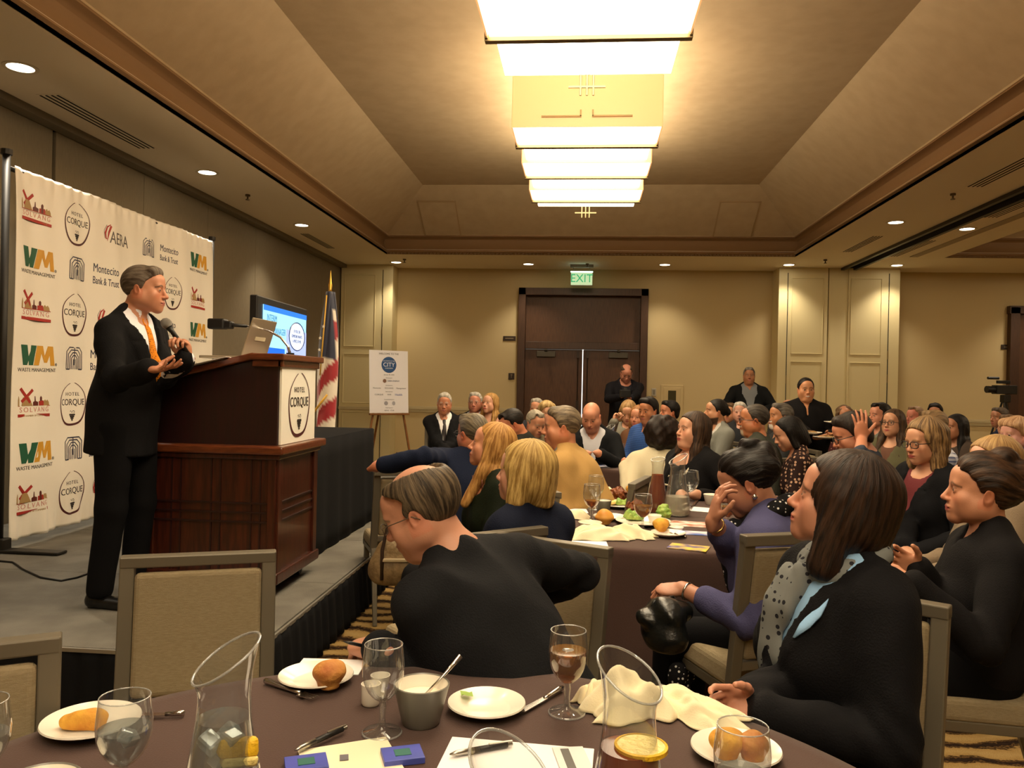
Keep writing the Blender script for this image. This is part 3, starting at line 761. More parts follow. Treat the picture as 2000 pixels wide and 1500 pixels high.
# back wall with the opening of the double door
DX0, DX1, DZ = -1.20, 1.12, 3.19
b = MB(); b.box(((WX-.2+DX0)/2, BY+.1, 1.85), (DX0-WX+.2, .2, 3.8)); b.box(((DX1+XR)/2, BY+.1, 1.85), (XR-DX1, .2, 3.8)); b.box(((DX0+DX1)/2, BY+.1, (DZ+3.75)/2), (DX1-DX0, .2, 3.75-DZ))
struct('wall_back', b, m_wall)
# left wall: movable partition panels
b = MB(); b.box((WX-.14, (BY+YF)/2, 1.85), (.2, BY-YF, 3.8))
struct('wall_left', b, m_dark)
ys = [YF, -2.0, -.6, .8, 2.2, 3.55, 4.9, 6.27, 7.63, 9.0, 10.37, 11.78, 13.1, 14.22]
for i in range(len(ys)-1):
    gap = .022 if abs(ys[i]-6.27) < .01 or abs(ys[i+1]-6.27) < .01 else .004
    g0 = .022 if abs(ys[i]-6.27) < .01 else .003; g1 = .022 if abs(ys[i+1]-6.27) < .01 else .003
    y0, y1 = ys[i]+g0, ys[i+1]-g1
    o = MB().box((WX-.02, (y0+y1)/2, 1.745), (.04, y1-y0, 3.47)).build('partition_panel', m_fabricwall, bev=.004)
    nm = ['nearest the front wall', 'second from the front wall', 'third from the front wall', 'fourth from the front wall', 'left of the screened area', 'behind the left pole of the logo banner', 'left of the wide black seam, behind the banner', 'just right of the wide black seam above the banner', 'behind the right half of the banner', 'at the right end of the banner', 'behind the monitor', 'behind the flag pole', 'in the far left corner'][i]
    o['kind'] = 'structure'
struct('trim_1', MB().box((WX+.06, (BY+YF)/2, 3.51), (.12, BY-YF, .06)), mat('track_grey', '6f6552', .7))
# ceiling: soffit ring with raised tray, second room beyond the partition track
TX, TY0, TY1 = 3.27, -3.2, 12.9
def soffit(x0, x1, y0, y1, b): b.box(((x0+x1)/2, (y0+y1)/2, ZC+.04), (x1-x0, y1-y0, .08))
b = MB(); soffit(WX-.2, -TX, YF, BY+.2, b); soffit(TX, 4.33, YF, BY+.2, b); soffit(-TX, TX, TY1, BY+.2, b); soffit(-TX, TX, YF, TY0, b)
soffit(4.58, 5.52, YF, BY+.2, b); soffit(5.52, 12.1, TY1, BY+.2, b); soffit(5.52, 12.1, YF, 1.2, b); soffit(12.1, XR+.2, YF, BY+.2, b)
b.box((4.455, (BY+YF)/2, ZC+.16), (.25, BY-YF, .08))
struct('ceiling', b, m_soffit)
b = MB(); b.box((4.355, (BY+YF)/2, ZC+.04), (.05, BY-YF, .16)); b.box((4.555, (BY+YF)/2, ZC+.04), (.05, BY-YF, .16)); b.box((4.455, (BY+YF)/2, ZC+.11), (.2, BY-YF, .03))
struct('trim_2', b, mat('track_dark', '2c2a24', .5))
struct('trim_3', MB().box((5.02, (BY+YF)/2-.6, ZC-.004), (.12, BY-YF-2.2, .012)), mat('strip_grey', 'a89a84', .8))
def tray(x0, x1, y0, y1, tag_n):
    # crown: cove moulding of several steps, then the sloped cove, then the flat top
    prof = [(0, ZC+.0), (.0, ZC+.03), (-.035, ZC+.04), (-.035, ZC+.055), (.00, ZC+.075), (.05, ZC+.14), (.065, ZC+.2), (.055, ZC+.25), (.02, ZC+.275), (-.03, ZC+.285), (-.03, ZC+.305)]
    b = MB(); rows = []
    for off, z in prof: rows.append([(x0-off, y0-off, z), (x1+off, y0-off, z), (x1+off, y1+off, z), (x0-off, y1+off, z), (x0-off, y0-off, z)])
    b.sheet(rows); o = b.build('trim_%d' % tag_n, m_crown, smooth=35); o['kind'] = 'structure'; o.modifiers.new('s', 'SOLIDIFY').thickness = .01
    z0 = ZC+.305; iy = .95; ix = .77; b = MB()
    b.sheet([[(x0+.03, y0+.03, z0), (x1-.03, y0+.03, z0), (x1-.03, y1-.03, z0), (x0+.03, y1-.03, z0), (x0+.03, y0+.03, z0)], [(x0-.04, y0-.04, z0), (x1+.04, y0-.04, z0), (x1+.04, y1+.04, z0), (x0-.04, y1+.04, z0), (x0-.04, y0-.04, z0)]])
    b.sheet([[(x0-.04, y0-.04, z0), (x1+.04, y0-.04, z0), (x1+.04, y1+.04, z0), (x0-.04, y1+.04, z0), (x0-.04, y0-.04, z0)],
             [(x0+ix, y0+iy, ZT), (x1-ix, y0+iy, ZT), (x1-ix, y1-iy, ZT), (x0+ix, y1-iy, ZT), (x0+ix, y0+iy, ZT)]])
    b.sheet([[(x0+ix, y0+iy, ZT), (x1-ix, y0+iy, ZT)], [(x0+ix, y1-iy, ZT), (x1-ix, y1-iy, ZT)]])
    o = b.build('ceiling_tray', m_tray); o['kind'] = 'structure'; s = o.modifiers.new('s', 'SOLIDIFY'); s.thickness = .03; s.offset = 1
tray(-TX, TX, TY0, TY1, 4); tray(5.52, 12.1, 1.2, TY1, 5)
# access panels on the far slope
for i, (x0, x1, lb) in enumerate(((-2.62, -2.05, 'flat access panel on the far ceiling slope, left of the chandelier'), (2.0, 2.57, 'flat access panel on the far ceiling slope, right of the chandelier'))):
    zz = lambda t: ZC+.305+(ZT-ZC-.305)*t; yy = lambda t: TY1+.04-(.95+.04)*t
    b = MB(); c = Vector(((x0+x1)/2, yy(.36)-.02, zz(.36)-.015)); sl = math.atan2(ZT-ZC-.305, -.99)
    M = Matrix.Rotation(sl, 3, 'X'); b.box(c, (x1-x0, .74, .03), M=M)
    o = b.build('access_panel', m_tray, bev=.006); o['kind'] = 'structure'
    b = MB()
    for dx, dy, w, h in ((0, .385, x1-x0+.04, .02), (0, -.385, x1-x0+.04, .02), ((x1-x0)/2+.01, 0, .02, .77), (-(x1-x0)/2-.01, 0, .02, .77)): b.box(c+M @ Vector((dx, dy, -.005)), (w, h, .045), M=M)
    b.build('panel_rim', mat('rim_tan', 'a8906a', .8), o)
# chair rail, door, jambs
b = MB()
for x0, x1 in ((-3.42, DX0-.08), (DX1+.08, 3.36), (5.5, 7.15)):
    for z, h, d in ((.955, .02, .035), (.985, .035, .022), (.925, .03, .02), (.90, .012, .03)): b.box(((x0+x1)/2, BY-d/2, z), (x1-x0, d, h))
struct('trim_6', b, m_rail)
b = MB()
for x0, x1 in ((-3.42, DX0-.08), (DX1+.08, 3.36), (5.5, 7.15)): b.box(((x0+x1)/2, BY-.01, .07), (x1-x0, .02, .14))
struct('baseboard_back', b, mat('base_brown', '5a4430', .5))
m_wood = mat('door_wood', '5b3b24', .42, bump=.05, scale=30, col2='4a2e1b', cscale=9, stretch=(14, 14, .7), spec=.4)
m_wood2 = mat('door_frame_wood', '4a3020', .4, col2='3d2718', cscale=9, stretch=(14, 14, .7), spec=.4)
root = empty('door_1', (0, 0, 0)); root['kind'] = 'structure'
b = MB(); fw = .13
b.box((DX0+fw/2, BY, DZ/2), (fw, .26, DZ)); b.box((DX1-fw/2, BY, DZ/2), (fw, .26, DZ)); b.box(((DX0+DX1)/2, BY, DZ-fw/2), (DX1-DX0, .26, fw)); b.box(((DX0+DX1)/2, BY+.02, 2.16), (DX1-DX0-2*fw, .16, .13))
b.build('door_frame', m_wood2, root, bev=.006)
MB().box(((DX0+DX1)/2, BY+.07, 2.65), (DX1-DX0-2*fw, .03, .86)).build('transom_panel', m_wood, root)
xm = (DX0+DX1)/2+.015; MB().box((xm, BY+.14, 1.05), (.03, .01, 2.1)).build('door_gap_light', emit('hall_light', 'f4efe6', 1.6), root)
for s in (-1, 1):
    x0, x1 = (DX0+fw, xm-.007) if s < 0 else (xm+.007, DX1-fw)
    lf = MB().box(((x0+x1)/2, BY+.05, 1.045), (x1-x0, .05, 2.08)).build('door_leaf', m_wood, root, bev=.003)
    cx = x0+.38 if s < 0 else x1-.38
    b = MB(); b.box((cx, BY-.01, 2.0), (.34, .07, .10)); b.build('door_closer', mat('closer_bronze', '4a453b', .4, .6), lf, bev=.006)
    MB().box((cx, BY-.03, 2.075), (.05, .25, .02)).build('closer_arm', mat('closer_bronze', '4a453b', .4, .6), lf)
    b = MB(); hx = xm+s*.085; b.tube([(hx, BY-.01, 2.02), (hx, BY-.01, .30)], .012, 8); b.box((hx, BY-.01, 2.0), (.045, .05, .12)); b.box((hx, BY-.01, 1.02), (.05, .06, .30)); b.build('panic_rod', mat('rod_dark', '2b1c12', .4, .3), lf)
# sliding panel pockets standing proud of the back wall
def pocket(name_i, x0, x1, y, splits, side=None):
    o = struct('panel_cabinet', MB().box(((x0+x1)/2, (y+BY)/2, 1.77), (x1-x0, BY-y, 3.54)), m_panelp, bev=.004)
    for a, c in splits:
        for z0, z1 in ((1.05, 1.93), (2.07, 3.36), (.16, .88)):
            b = MB(); w = .012
            for z, h, xx, ww in ((z1, w, (a+c)/2, c-a), (z0, w, (a+c)/2, c-a)): b.box((xx, y-.006, z), (ww, .012, h))
            for xx in (a, c): b.box((xx, y-.006, (z0+z1)/2), (w, .012, z1-z0))
            b.build('panel_moulding', m_panelp, o, bev=.004)
    return o
pc = pocket(1, -4.40, -3.45, 14.1, [(-4.33, -3.77)])
b = MB(); b.box((-3.63, 14.098, 1.75), (.01, .01, 3.4)); b.build('panel_seam', m_dark, pc)
for z in (.5, 1.2, 2.3, 3.0): MB().tube([(-3.63, 14.09, z), (-3.63, 14.09, z+.12)], .008, 6).build('panel_hinge', mat('hinge', '8a7650', .4, .7), pc)
MB().box((-3.92, 14.09, .955), (.96, .03, .05)).build('panel_rail', m_rail, pc)
pc2 = pocket(2, 3.30, 4.12, 14.05, [(3.52, 4.04)]); b = MB(); b.box((3.45, 14.045, 1.75), (.01, .01, 3.4)); b.build('panel_seam', m_dark, pc2)
for z in (.5, 1.55, 3.0): MB().tube([(3.45, 14.04, z), (3.45, 14.04, z+.14)], .008, 6).build('panel_hinge', mat('hinge', '8a7650', .4, .7), pc2)
struct('panel_cabinet_post', MB().box((4.30, 14.28, 1.77), (.32, .42, 3.54)), m_panelp, bev=.004)
pc3 = pocket(3, 4.46, 5.30, 14.05, [(4.50, 5.0)]); b = MB(); b.box((5.12, 14.045, 1.75), (.01, .01, 3.4)); b.build('panel_seam', m_dark, pc3)
for z in (.7, 1.6, 2.0, 3.0): MB().tube([(5.12, 14.04, z), (5.12, 14.04, z+.14)], .008, 6).build('panel_hinge', mat('hinge', '8a7650', .4, .7), pc3)
# dark door at the right edge
root = empty('door_2', (0, 0, 0)); root['kind'] = 'structure'
b = MB(); b.box((7.34, BY-.02, 1.47), (.15, .2, 2.94)); b.box((9.1, BY-.02, 1.47), (.15, .2, 2.94)); b.box((8.2, BY-.02, 2.9), (1.9, .2, .13)); b.build('door_frame', m_wood2, root)
MB().box((8.2, BY-.0, 1.42), (1.62, .06, 2.84)).build('door_leaf', m_wood, root)

# fittings on the back wall
m_sign = mat('sign_bronze', '33261c', .4, .4)
def wallbox(px, py, w, h, d, name, m, label, cat, bev=.004):
    p = CO_ + ray(px, py)*((BY-.0)/ray(px, py).y); o = MB().box((0, 0, 0), (w, d, h)).build(name, m, bev=bev, loc=(p.x, BY-d/2-.001, p.z)); return tag(o, label, cat)
s1 = wallbox(995, 661, .23, .085, .015, 'room_sign', m_sign, 'small dark rectangular room sign on the wall left of the double door, the upper one', 'sign')
MB().box((0, -.009, 0), (.15, .002, .02)).build('sign_lettering', mat('sign_text', '7a6a50', .5), s1)
s2 = wallbox(999, 735, .11, .12, .015, 'thermostat_sign', m_sign, 'small dark square sign on the wall left of the double door, the lower one', 'sign')
b = MB(); b.tube([(0, -.009, .02), (0, -.009, -.03)], .006, 6); b.box((0, -.009, .028), (.03, .003, .02)); b.build('pictogram', mat('sign_text', '7a6a50', .5), s2)
s3 = wallbox(1969, 678, .24, .085, .015, 'room_sign', m_sign, 'small dark rectangular room sign on the far right wall above the video camera', 'sign')
MB().box((0, -.009, 0), (.15, .002, .02)).build('sign_lettering', mat('sign_text', '7a6a50', .5), s3)
s4 = wallbox(1277, 766, .08, .14, .02, 'wall_phone_plate', mat('plate_grey', 'b9b2a0', .4, .4), 'small metal switch plate on the wall right of the double door', 'switch')
MB().box((0, -.012, .0), (.04, .006, .09)).build('switch_face', mat('plate_dark', '7d776a', .4), s4, bev=.002)
p = CO_+ray(1312, 777)*(BY/ray(1312, 777).y)
ce = empty('extinguisher_cabinet', (p.x, BY, p.z-.25), 0, 'recessed extinguisher cabinet with dark glass slot on the wall right of the double door', 'cabinet')
MB().box((0, -.015, .12), (.40, .03, .72)).build('cabinet_frame', m_wall, ce, bev=.006); MB().box((0, -.035, .12), (.30, .012, .62)).build('cabinet_door', m_wall, ce, bev=.004)
MB().box((0, -.043, .15), (.14, .008, .46)).build('cabinet_glass', mat('dark_glass', '4a4630', .1), ce)
# exit sign
p = CO_+ray(1136, 545)*((BY-.6)/ray(1136, 545).y)
ex = empty('exit_sign', (p.x, BY-.6, 0), 0, 'edge-lit green EXIT sign hanging from the ceiling above the double door', 'sign')
MB().box((0, 0, ZC-.025), (.40, .07, .05)).build('sign_canopy', mat('sign_alu', '8d8674', .5, .4), ex, bev=.004)
MB().box((0, 0, p.z+.01), (.37, .008, .235)).build('sign_plate', mat('exit_plate', 'a9c39c', .2, emis='b8e6b0', estr=.35), ex)
for dz_ in (0,): MB().box((0, 0, p.z+.125), (.385, .02, .02)).build('light_bar', emit('exit_bar', 'd8fff0', 2.2), ex); MB().box((0, 0, p.z-.112), (.375, .014, .012)).build('edge_strip', mat('sign_alu', '8d8674', .5, .4), ex)
MB().tube([(-.14, 0, p.z+.12), (-.14, 0, ZC-.04)], .006, 6).build('hanger', m_steel, ex); MB().tube([(.14, 0, p.z+.12), (.14, 0, ZC-.04)], .006, 6).build('hanger', m_steel, ex)
MX = Matrix.Rotation(R(90), 4, 'X')
text_obj('EXIT', .20, mat('exit_letters', '1c8c5a', .4, emis='1fae70', estr=.5), Matrix.Translation((0, -.012, p.z+.005)) @ MX, ex, 'lettering', .004, xs=.95)

# vents in the soffits
def vent(x0, x1, y0, y1, label):
    v = empty('ceiling_vent', ((x0+x1)/2, (y0+y1)/2, ZC), 0, label, 'vent', 'slotted air vents in the ceiling')
    MB().box((0, 0, -.001), (x1-x0, y1-y0, .004)).build('vent_plate', m_soffit, v)
    for k in range(4):
        x = (k+.5)/4*(x1-x0)-(x1-x0)/2; MB().box((x, 0, -.004), (.014, y1-y0-.03, .004)).build('vent_slot', m_dark, v)
vent(-4.10, -3.92, 5.6, 6.97, 'slotted ceiling vent above the logo banner on the left'); vent(-4.09, -3.96, 11.1, 12.36, 'slotted ceiling vent on the left above the monitor')
vent(3.79, 3.96, 6.6, 8.43, 'slotted ceiling vent on the right, nearest, left of the dark track'); vent(3.82, 3.97, 11.1, 12.4, 'slotted ceiling vent on the right, farther, left of the dark track')
vent(4.62, 4.78, 11.4, 12.8, 'slotted ceiling vent beyond the dark track, far one'); vent(4.65, 4.82, 7.9, 9.9, 'slotted ceiling vent beyond the dark track, near one')
# sprinklers
def sprinkler(x, y, label):
    b = MB(); b.tube([(0, 0, 0), (0, 0, -.02)], .028, 12); b.tube([(0, 0, -.02), (0, 0, -.055)], .010, 8); b.tube([(0, 0, -.055), (0, 0, -.062)], .024, 12)
    tag(b.build('sprinkler', mat('sprinkler_bronze', '5c4c35', .4, .7), loc=(x, y, ZC)), label, 'sprinkler', 'fire sprinklers in the ceiling')
sprinkler(-3.84, 8.76, 'small bronze sprinkler on the left soffit between two downlights'); sprinkler(3.80, 8.72, 'small bronze sprinkler on the right soffit by the near vent')
p = onz(1147, 515, ZC); sprinkler(p.x, p.y, 'small bronze sprinkler on the far soffit above the exit sign'); p = onz(1612, 507, ZC); sprinkler(p.x, p.y, 'small bronze sprinkler on the right soffit near the far end of the track')
p = onz(790, 506, ZC); sprinkler(p.x, p.y, 'small bronze sprinkler beside the far left corner downlight')

# downlights: trim, lamp face and a real spot lamp each
def downlight(x, y, z, label, power=38, group='round recessed downlights'):
    e = empty('downlight', (x, y, z), 0, label, 'ceiling light', group)
    b = MB(); b.lathe([(.085, .02), (.085, -.006), (.112, -.006), (.112, .0)], 28); b.build('trim_ring', mat('trim_white', 'd9cfb8', .5), e, smooth=30)
    b = MB(); b.lathe([(.0001, -.002), (.086, -.002)], 28); b.build('lamp_face', emit('lamp_face', 'fff0d6', 9.0), e)
    l = bpy.data.lights.new('lamp', 'SPOT'); l.energy = power; l.spot_size = R(105); l.spot_blend = .7; l.shadow_soft_size = .08; l.color = (1.0, .86, .66)
    o = bpy.data.objects.new('lamp', l); link(o, e); o.location = (0, 0, -.03); return e
ords = ['nearest', 'middle', 'farthest']
for i, y in enumerate((7.43, 9.4, 11.4)):
    downlight(-1.80, y, ZT, ords[i]+' downlight in the raised ceiling left of the chandelier'); downlight(1.64, y, ZT, ords[i]+' downlight in the raised ceiling right of the chandelier')
downlight(-1.80, 5.45, ZT, 'raised ceiling downlight above the picture on the left'); downlight(1.64, 5.45, ZT, 'raised ceiling downlight above the picture on the right')
for y, nm_ in ((1.2, 'above the camera'), (-1.0, 'behind the camera')):  # unseen lamps, added to throw more front light on the faces
    downlight(-1.80, y, ZT, 'raised ceiling downlight on the left '+nm_, 60); downlight(1.64, y, ZT, 'raised ceiling downlight on the right '+nm_, 60)
downlight(-1.80, 3.4, ZT, 'raised ceiling downlight over the front table on the left'); downlight(1.64, 3.4, ZT, 'raised ceiling downlight over the front table on the right')
PW = 48
downlight(-3.85, 7.8, ZC, 'downlight in the left soffit above the speaker', 120); downlight(-3.84, 10.5, ZC, 'downlight in the left soffit above the monitor', PW)
downlight(-3.85, 5.1, ZC, 'downlight in the left soffit in front of the banner', 110); downlight(-3.85, 2.4, ZC, 'downlight in the left soffit nearest the camera', PW)
downlight(-3.32, 13.78, ZC, 'downlight in the far soffit at the left panel cabinet', PW); downlight(-1.0, 13.88, ZC, 'downlight in the far soffit left of the exit sign', PW)
downlight(1.34, 13.83, ZC, 'downlight in the far soffit right of the exit sign', PW); downlight(3.38, 13.73, ZC, 'downlight in the far soffit above the right panel cabinets', PW)
downlight(3.78, 10.2, ZC, 'downlight in the right soffit left of the dark track', PW); downlight(3.78, 5.0, ZC, 'downlight in the right soffit out of view over the nearest guests', PW)
downlight(4.80, 10.6, ZC, 'downlight in the soffit right of the dark track', PW); downlight(5.11, 13.70, ZC, 'downlight in the far soffit right of the dark track', PW); downlight(3.78, 1.5, ZC, 'downlight in the right soffit behind the camera', PW)
downlight(7.6, 13.7, ZC, 'downlight in the far soffit of the neighbouring room', PW); downlight(5.0, 6.0, ZC, 'downlight over the near end of the track', PW)

# chandeliers: runs of box modules of amber and white glass in metal frames
m_amber = mat('amber_glass', 'e0a878', .35, emis='ffb070', estr=.62); m_glow = emit('lamp_glass', 'ffe8c2', 7.0); m_glow2 = emit('lamp_glass_side', 'ffd9a0', 4.0)
m_bronze = mat('fixture_metal', '8a7a5a', .35, .8)
def chandelier(y0, n, label, pitch=1.08, W=1.24, last=0):
    e = empty('chandelier', (-.02, y0, 3.6), 0, label, 'chandelier')
    for k in range(n):
        yy = k*pitch; L1 = .52; w = W-.0*k
        b = MB(); b.box((0, yy+L1/2, .215), (w-.03, L1-.02, .42)); o = b.build('glass_box', m_glow, e)
        fr = MB().box((0, yy-.004, .215), (w, .012, .43)).build('amber_end_panel', m_amber, e, bev=.003)
        b = MB()
        if k == 0:
            for s in (-1, 1): b.box((s*.21, yy-.02, .085), (.33, .02, .012)); b.box((s*.05, yy-.02, .11), (.012, .02, .055))
            b.build('amber_end_panel_bracket', m_bronze, fr)
        for s in (-1, 1): MB().box((s*(w/2), yy+L1/2, .215), (.012, L1, .43)).build('amber_side_panel', m_amber, e, bev=.003)
        b = MB(); b.box((0, yy+L1, .0), (w+.03, .05, .045)); 
        for s in (-1, 1): b.box((s*(w/2+.005), yy+L1-.02, .20), (.02, .04, .42))
        b.build('metal_frame', m_bronze, e, bev=.003)
        w2 = w-.09; L2 = pitch-L1 if k < n-1 else .42+last
        MB().box((0, yy+L1+L2/2+.02, .14), (w2, L2-.05, .22)).build('glass_link', m_glow, e)
    yy = (n-1)*pitch+.98+last; b = MB()
    for s in (-.045, 0, .045): b.tube([(s, yy, -.10), (s, yy, .30)], .008, 8)
    b.box((0, yy, -.04), (.26, .012, .014)); b.build('finial', m_bronze, e)
    for yy in (.3, (n-1)*pitch+.3):
        MB().tube([(0, yy, .40), (0, yy, ZT-3.6)], .02, 8).build('stem', m_bronze, e)
    return e
chandelier(6.65, 3, 'long amber glass chandelier with three stepped box modules over the far tables')
chandelier(2.25, 3, 'overexposed near chandelier cut off by the top of the picture', last=.25)
chandelier(-2.4, 3, 'chandelier behind the camera over the front of the room')  # out of view, added so the guests get light from the front
chandelier(6.65, 3, 'chandelier of the neighbouring room beyond the partition track').location.x = 8.8
# ------------------------------------------------------------ stage
SZ = .30; SX, SY0, SY1 = -1.385, 3.24, 9.6
st = empty('stage', ((WX+SX)/2, (SY0+SY1)/2, 0), 0, 'low stage with grey carpet deck and black pleated skirt', 'stage')
mstage = mat('stage_carpet', '77746c', .98, bump=.3, scale=150, col2='66635c', cscale=4, spec=.1)
for i, (y0, y1) in enumerate(((SY0, 4.46), (4.465, 5.68), (5.685, 6.9), (6.905, 8.12), (8.125, SY1))):
    MB().box((0, (y0+y1)/2-(SY0+SY1)/2, SZ-.03), (SX-WX-.02, y1-y0, .06)).build('deck_section', mstage, st, bev=.003)
def drape(path, z0, z1, name, m, parent, amp=.018, per=.075, flare=.02, off=None, n_z=7, closed=False):
    """pleated cloth hung along a path of (x,y) corner points"""
    P = []; 
    for (ax, ay), (bx, by) in zip(path[:-1], path[1:]):
        L = math.hypot(bx-ax, by-ay); n = max(2, int(L/(per/6))); dx, dy = (bx-ax)/L, (by-ay)/L
        for i in range(n): P.append((ax+dx*L*i/n, ay+dy*L*i/n, dy, -dx, L*i/n))
    P.append((*path[-1], dy, -dx, L)); rows = []
    for j in range(n_z):
        t = j/(n_z-1); row = []
        for k, (x, y, nx, ny, s) in enumerate(P):
            ph = s/per*2*math.pi+1.2*math.sin(s*3.1)+.8*math.sin(s*7.7); a = (math.sin(ph)+.35*math.sin(ph*2.1+1))*amp*(.35+.65*t)+flare*t+.004
            row.append((x+nx*a, y+ny*a, z1+(z0-z1)*t))
        rows.append(row)
    b = MB(); b.sheet(rows); o = b.build(name, m, parent, smooth=True); s = o.modifiers.new('s', 'SOLIDIFY'); s.thickness = .003; s.offset = 0; return o
m_blackcloth = mat('black_cloth', '0c0d10', .95, bump=.1, scale=150, spec=.2)
o = drape([(WX+.02, SY0-.005), (SX+.005, SY0-.005), (SX+.005, SY1)], .01, SZ-.012, 'stage_skirt', m_blackcloth, None, amp=.012, per=.11); o.parent = st; o.matrix_parent_inverse = Matrix.Translation((-(WX+SX)/2, -(SY0+SY1)/2, 0))
MB().box((0, SY0-.012-(SY0+SY1)/2, SZ-.009), (SX-WX-.02, .012, .016)).build('edge_strip', mat('edge_alu', '8f8b82', .5, .6), st); MB().box(((SX-WX)/2+.006, 0, SZ-.009), (.012, SY1-SY0, .016)).build('edge_strip', mat('edge_alu', '8f8b82', .5, .6), st)

# ------------------------------------------------------------ logo banner on its frame
BX = -3.73; BZ0, BZ1, BY0, BY1 = .36, 2.82, 4.88, 7.75
bn = empty('logo_banner', (BX, (BY0+BY1)/2, SZ), 0, 'large white satin banner with repeated sponsor logos on a black frame behind the speaker', 'banner')
LB = Matrix.Translation((-BX, -(BY0+BY1)/2, -SZ))
def banner_x(y, z):
    e = min(1, max(0, (z-BZ0)/.5)); ed = min(abs(y-BY0), abs(BY1-y))
    w = .010*math.sin(y*5+1.3*z)+.007*math.sin(y*11+2*math.sin(z*2.2))+.004*math.sin(y*23+z*3)
    w += (1-e)*.016*math.sin(y*19+z*6)*(1-e)+(1-e)**2*.010*math.sin(y*47+1)
    if z > BZ1-.12: w += .006*math.sin(y*60)*(z-BZ1+.12)/.12
    return w
rows = []
for i in range(111):
    z = BZ0+(BZ1-BZ0)*i/110; rows.append([(banner_x(y, z), y-(BY0+BY1)/2, z-SZ) for y in [BY0+.03+(BY1-BY0-.06)*k/200 for k in range(201)]])
mban = mat('banner_satin', 'f2ecdf', .38, bump=.06, scale=14, spec=.5, sheen=.3); b = MB(); b.sheet(rows); sheet = b.build('banner_sheet', mban, bn, smooth=True); s = sheet.modifiers.new('s', 'SOLIDIFY'); s.thickness = .003; s.offset = -1
m_pole = mat('pole_black', '1a1712', .5, .2)
for yy, h in ((BY0-.01, 2.90), (BY1+.0, 2.86)):
    y = yy-(BY0+BY1)/2; MB().tube([(-.03, y, 0.02), (-.03, y, h-SZ)], .024, 12).build('pole', m_pole, bn, smooth=True)
    MB().tube([(-.03, y, h-SZ-.02), (-.03, y, h-SZ+.015)], .035, 10).build('pole_cap', m_pole, bn)
    b = MB(); b.box((.10, y, .012), (.62, .10, .02)); b.box((-.02, y, .05), (.10, .08, .08)); b.build('foot', m_pole, bn, bev=.008)
MB().tube([(-.03, -(BY1-BY0)/2, BZ1-SZ-.02), (-.03, (BY1-BY0)/2, BZ1-SZ-.02)], .016, 10).build('crossbar', m_pole, bn, smooth=True)
inkc = dict(green='1f5a40', gold='d19a2e', dark='2a2320', navy='2b2f4a', red='a52a20', brown='5e2418', maroon='4a1c1c', tan='a98b5a', grey='5a5450', pink='c98a80')
ink = {k: mat('ink_'+k, v, .5) for k, v in inkc.items()}
# a logo is drawn flat in (u right, v up) metres, then laid on the banner facing the room
class Logo:
    def __init__(s, y, z, xs=1.0, sc=1.0): s.y, s.z, s.sc = y, z, sc; s.x = banner_x(y, z)+.012
    def M(s, u=0, v=0, d=0): return Matrix.Translation((s.x+d, s.y-(BY0+BY1)/2+u*s.sc, s.z-SZ+v*s.sc)) @ Matrix(((0, 0, 1, 0), (1, 0, 0, 0), (0, 1, 0, 0), (0, 0, 0, 1)))
    def text(s, t, size, col, u=0, v=0, xs=1.0, sp=1.0, name='lettering'): s.lay(text_obj(t, size*s.sc, ink[col], s.M(u, v, .0), bn, name, .0008, xs=xs, sp=sp))
    def poly(s, polys, col, name='emblem', parent=None):
        b = MB()
        for P in polys: b.prism([(x*s.sc, y*s.sc) for x, y in P], .002)
        o = mesh_obj(name, [s.M() @ v for v in b.v], b.f, ink[col], bn); s.lay(o)
    def ring(s, pts, w, col, name='emblem'):
        polys = []
        ws = w if isinstance(w, list) else [w]*len(pts)
        b = MB(); b.sheet([[s.M() @ Vector(((p[0]+n[0]*q*ws[i])*s.sc, (p[1]+n[1]*q*ws[i])*s.sc, .001)) for q in (-.5, .5)] for i, (p, n) in enumerate(zip(pts, s.norms(pts)))])
        o = b.build(name, ink[col], bn); s.lay(o)
    def norms(s, pts):
        out = []
        for i in range(len(pts)):
            a, c = pts[max(i-1, 0)], pts[min(i+1, len(pts)-1)]; dx, dy = c[0]-a[0], c[1]-a[1]; L = math.hypot(dx, dy) or 1; out.append((-dy/L, dx/L))
        return out
    def lay(s, o):
        for v in o.data.vertices:                                     # follow the waves of the cloth
            y = v.co.y+(BY0+BY1)/2; z = v.co.z+SZ; v.co.x += banner_x(y, z)-s.x+.0035
def logo_corque(y, z, sc=1.0, L=None):
    L = L or Logo(y, z, sc=sc); pts = []; ws = []
    for k in range(49):
        a = R(100+ k*7.1); r = 1+.05*math.sin(a*2+1)+.02*math.sin(a*5); pts.append((.135*r*math.cos(a)+.0, .160*r*math.sin(a))); ws.append(.005+.011*max(0, math.sin((k/48)*math.pi))**2*(1 if k < 40 else .6))
    L.ring(pts, ws, 'maroon'); L.text('HOTEL', .036, 'dark', 0, .072, xs=1.1, sp=1.25); L.text('CORQUE', .066, 'dark', 0, .012, xs=.92); 
    g = []
    for r_, n in enumerate((4, 3, 2, 1)):
        for k in range(n):
            cx, cy = (k-(n-1)/2)*.014, -.078-r_*.013; g.append([(cx+.0075*math.cos(q*1.047), cy+.0075*math.sin(q*1.047)) for q in range(6)])
    L.poly(g, 'dark'); L.ring([(-.022, -.055), (-.012, -.048), (-.006, -.060), (.004, -.060), (.006, -.050), (.018, -.048), (.024, -.058), (.016, -.066)], .004, 'dark')
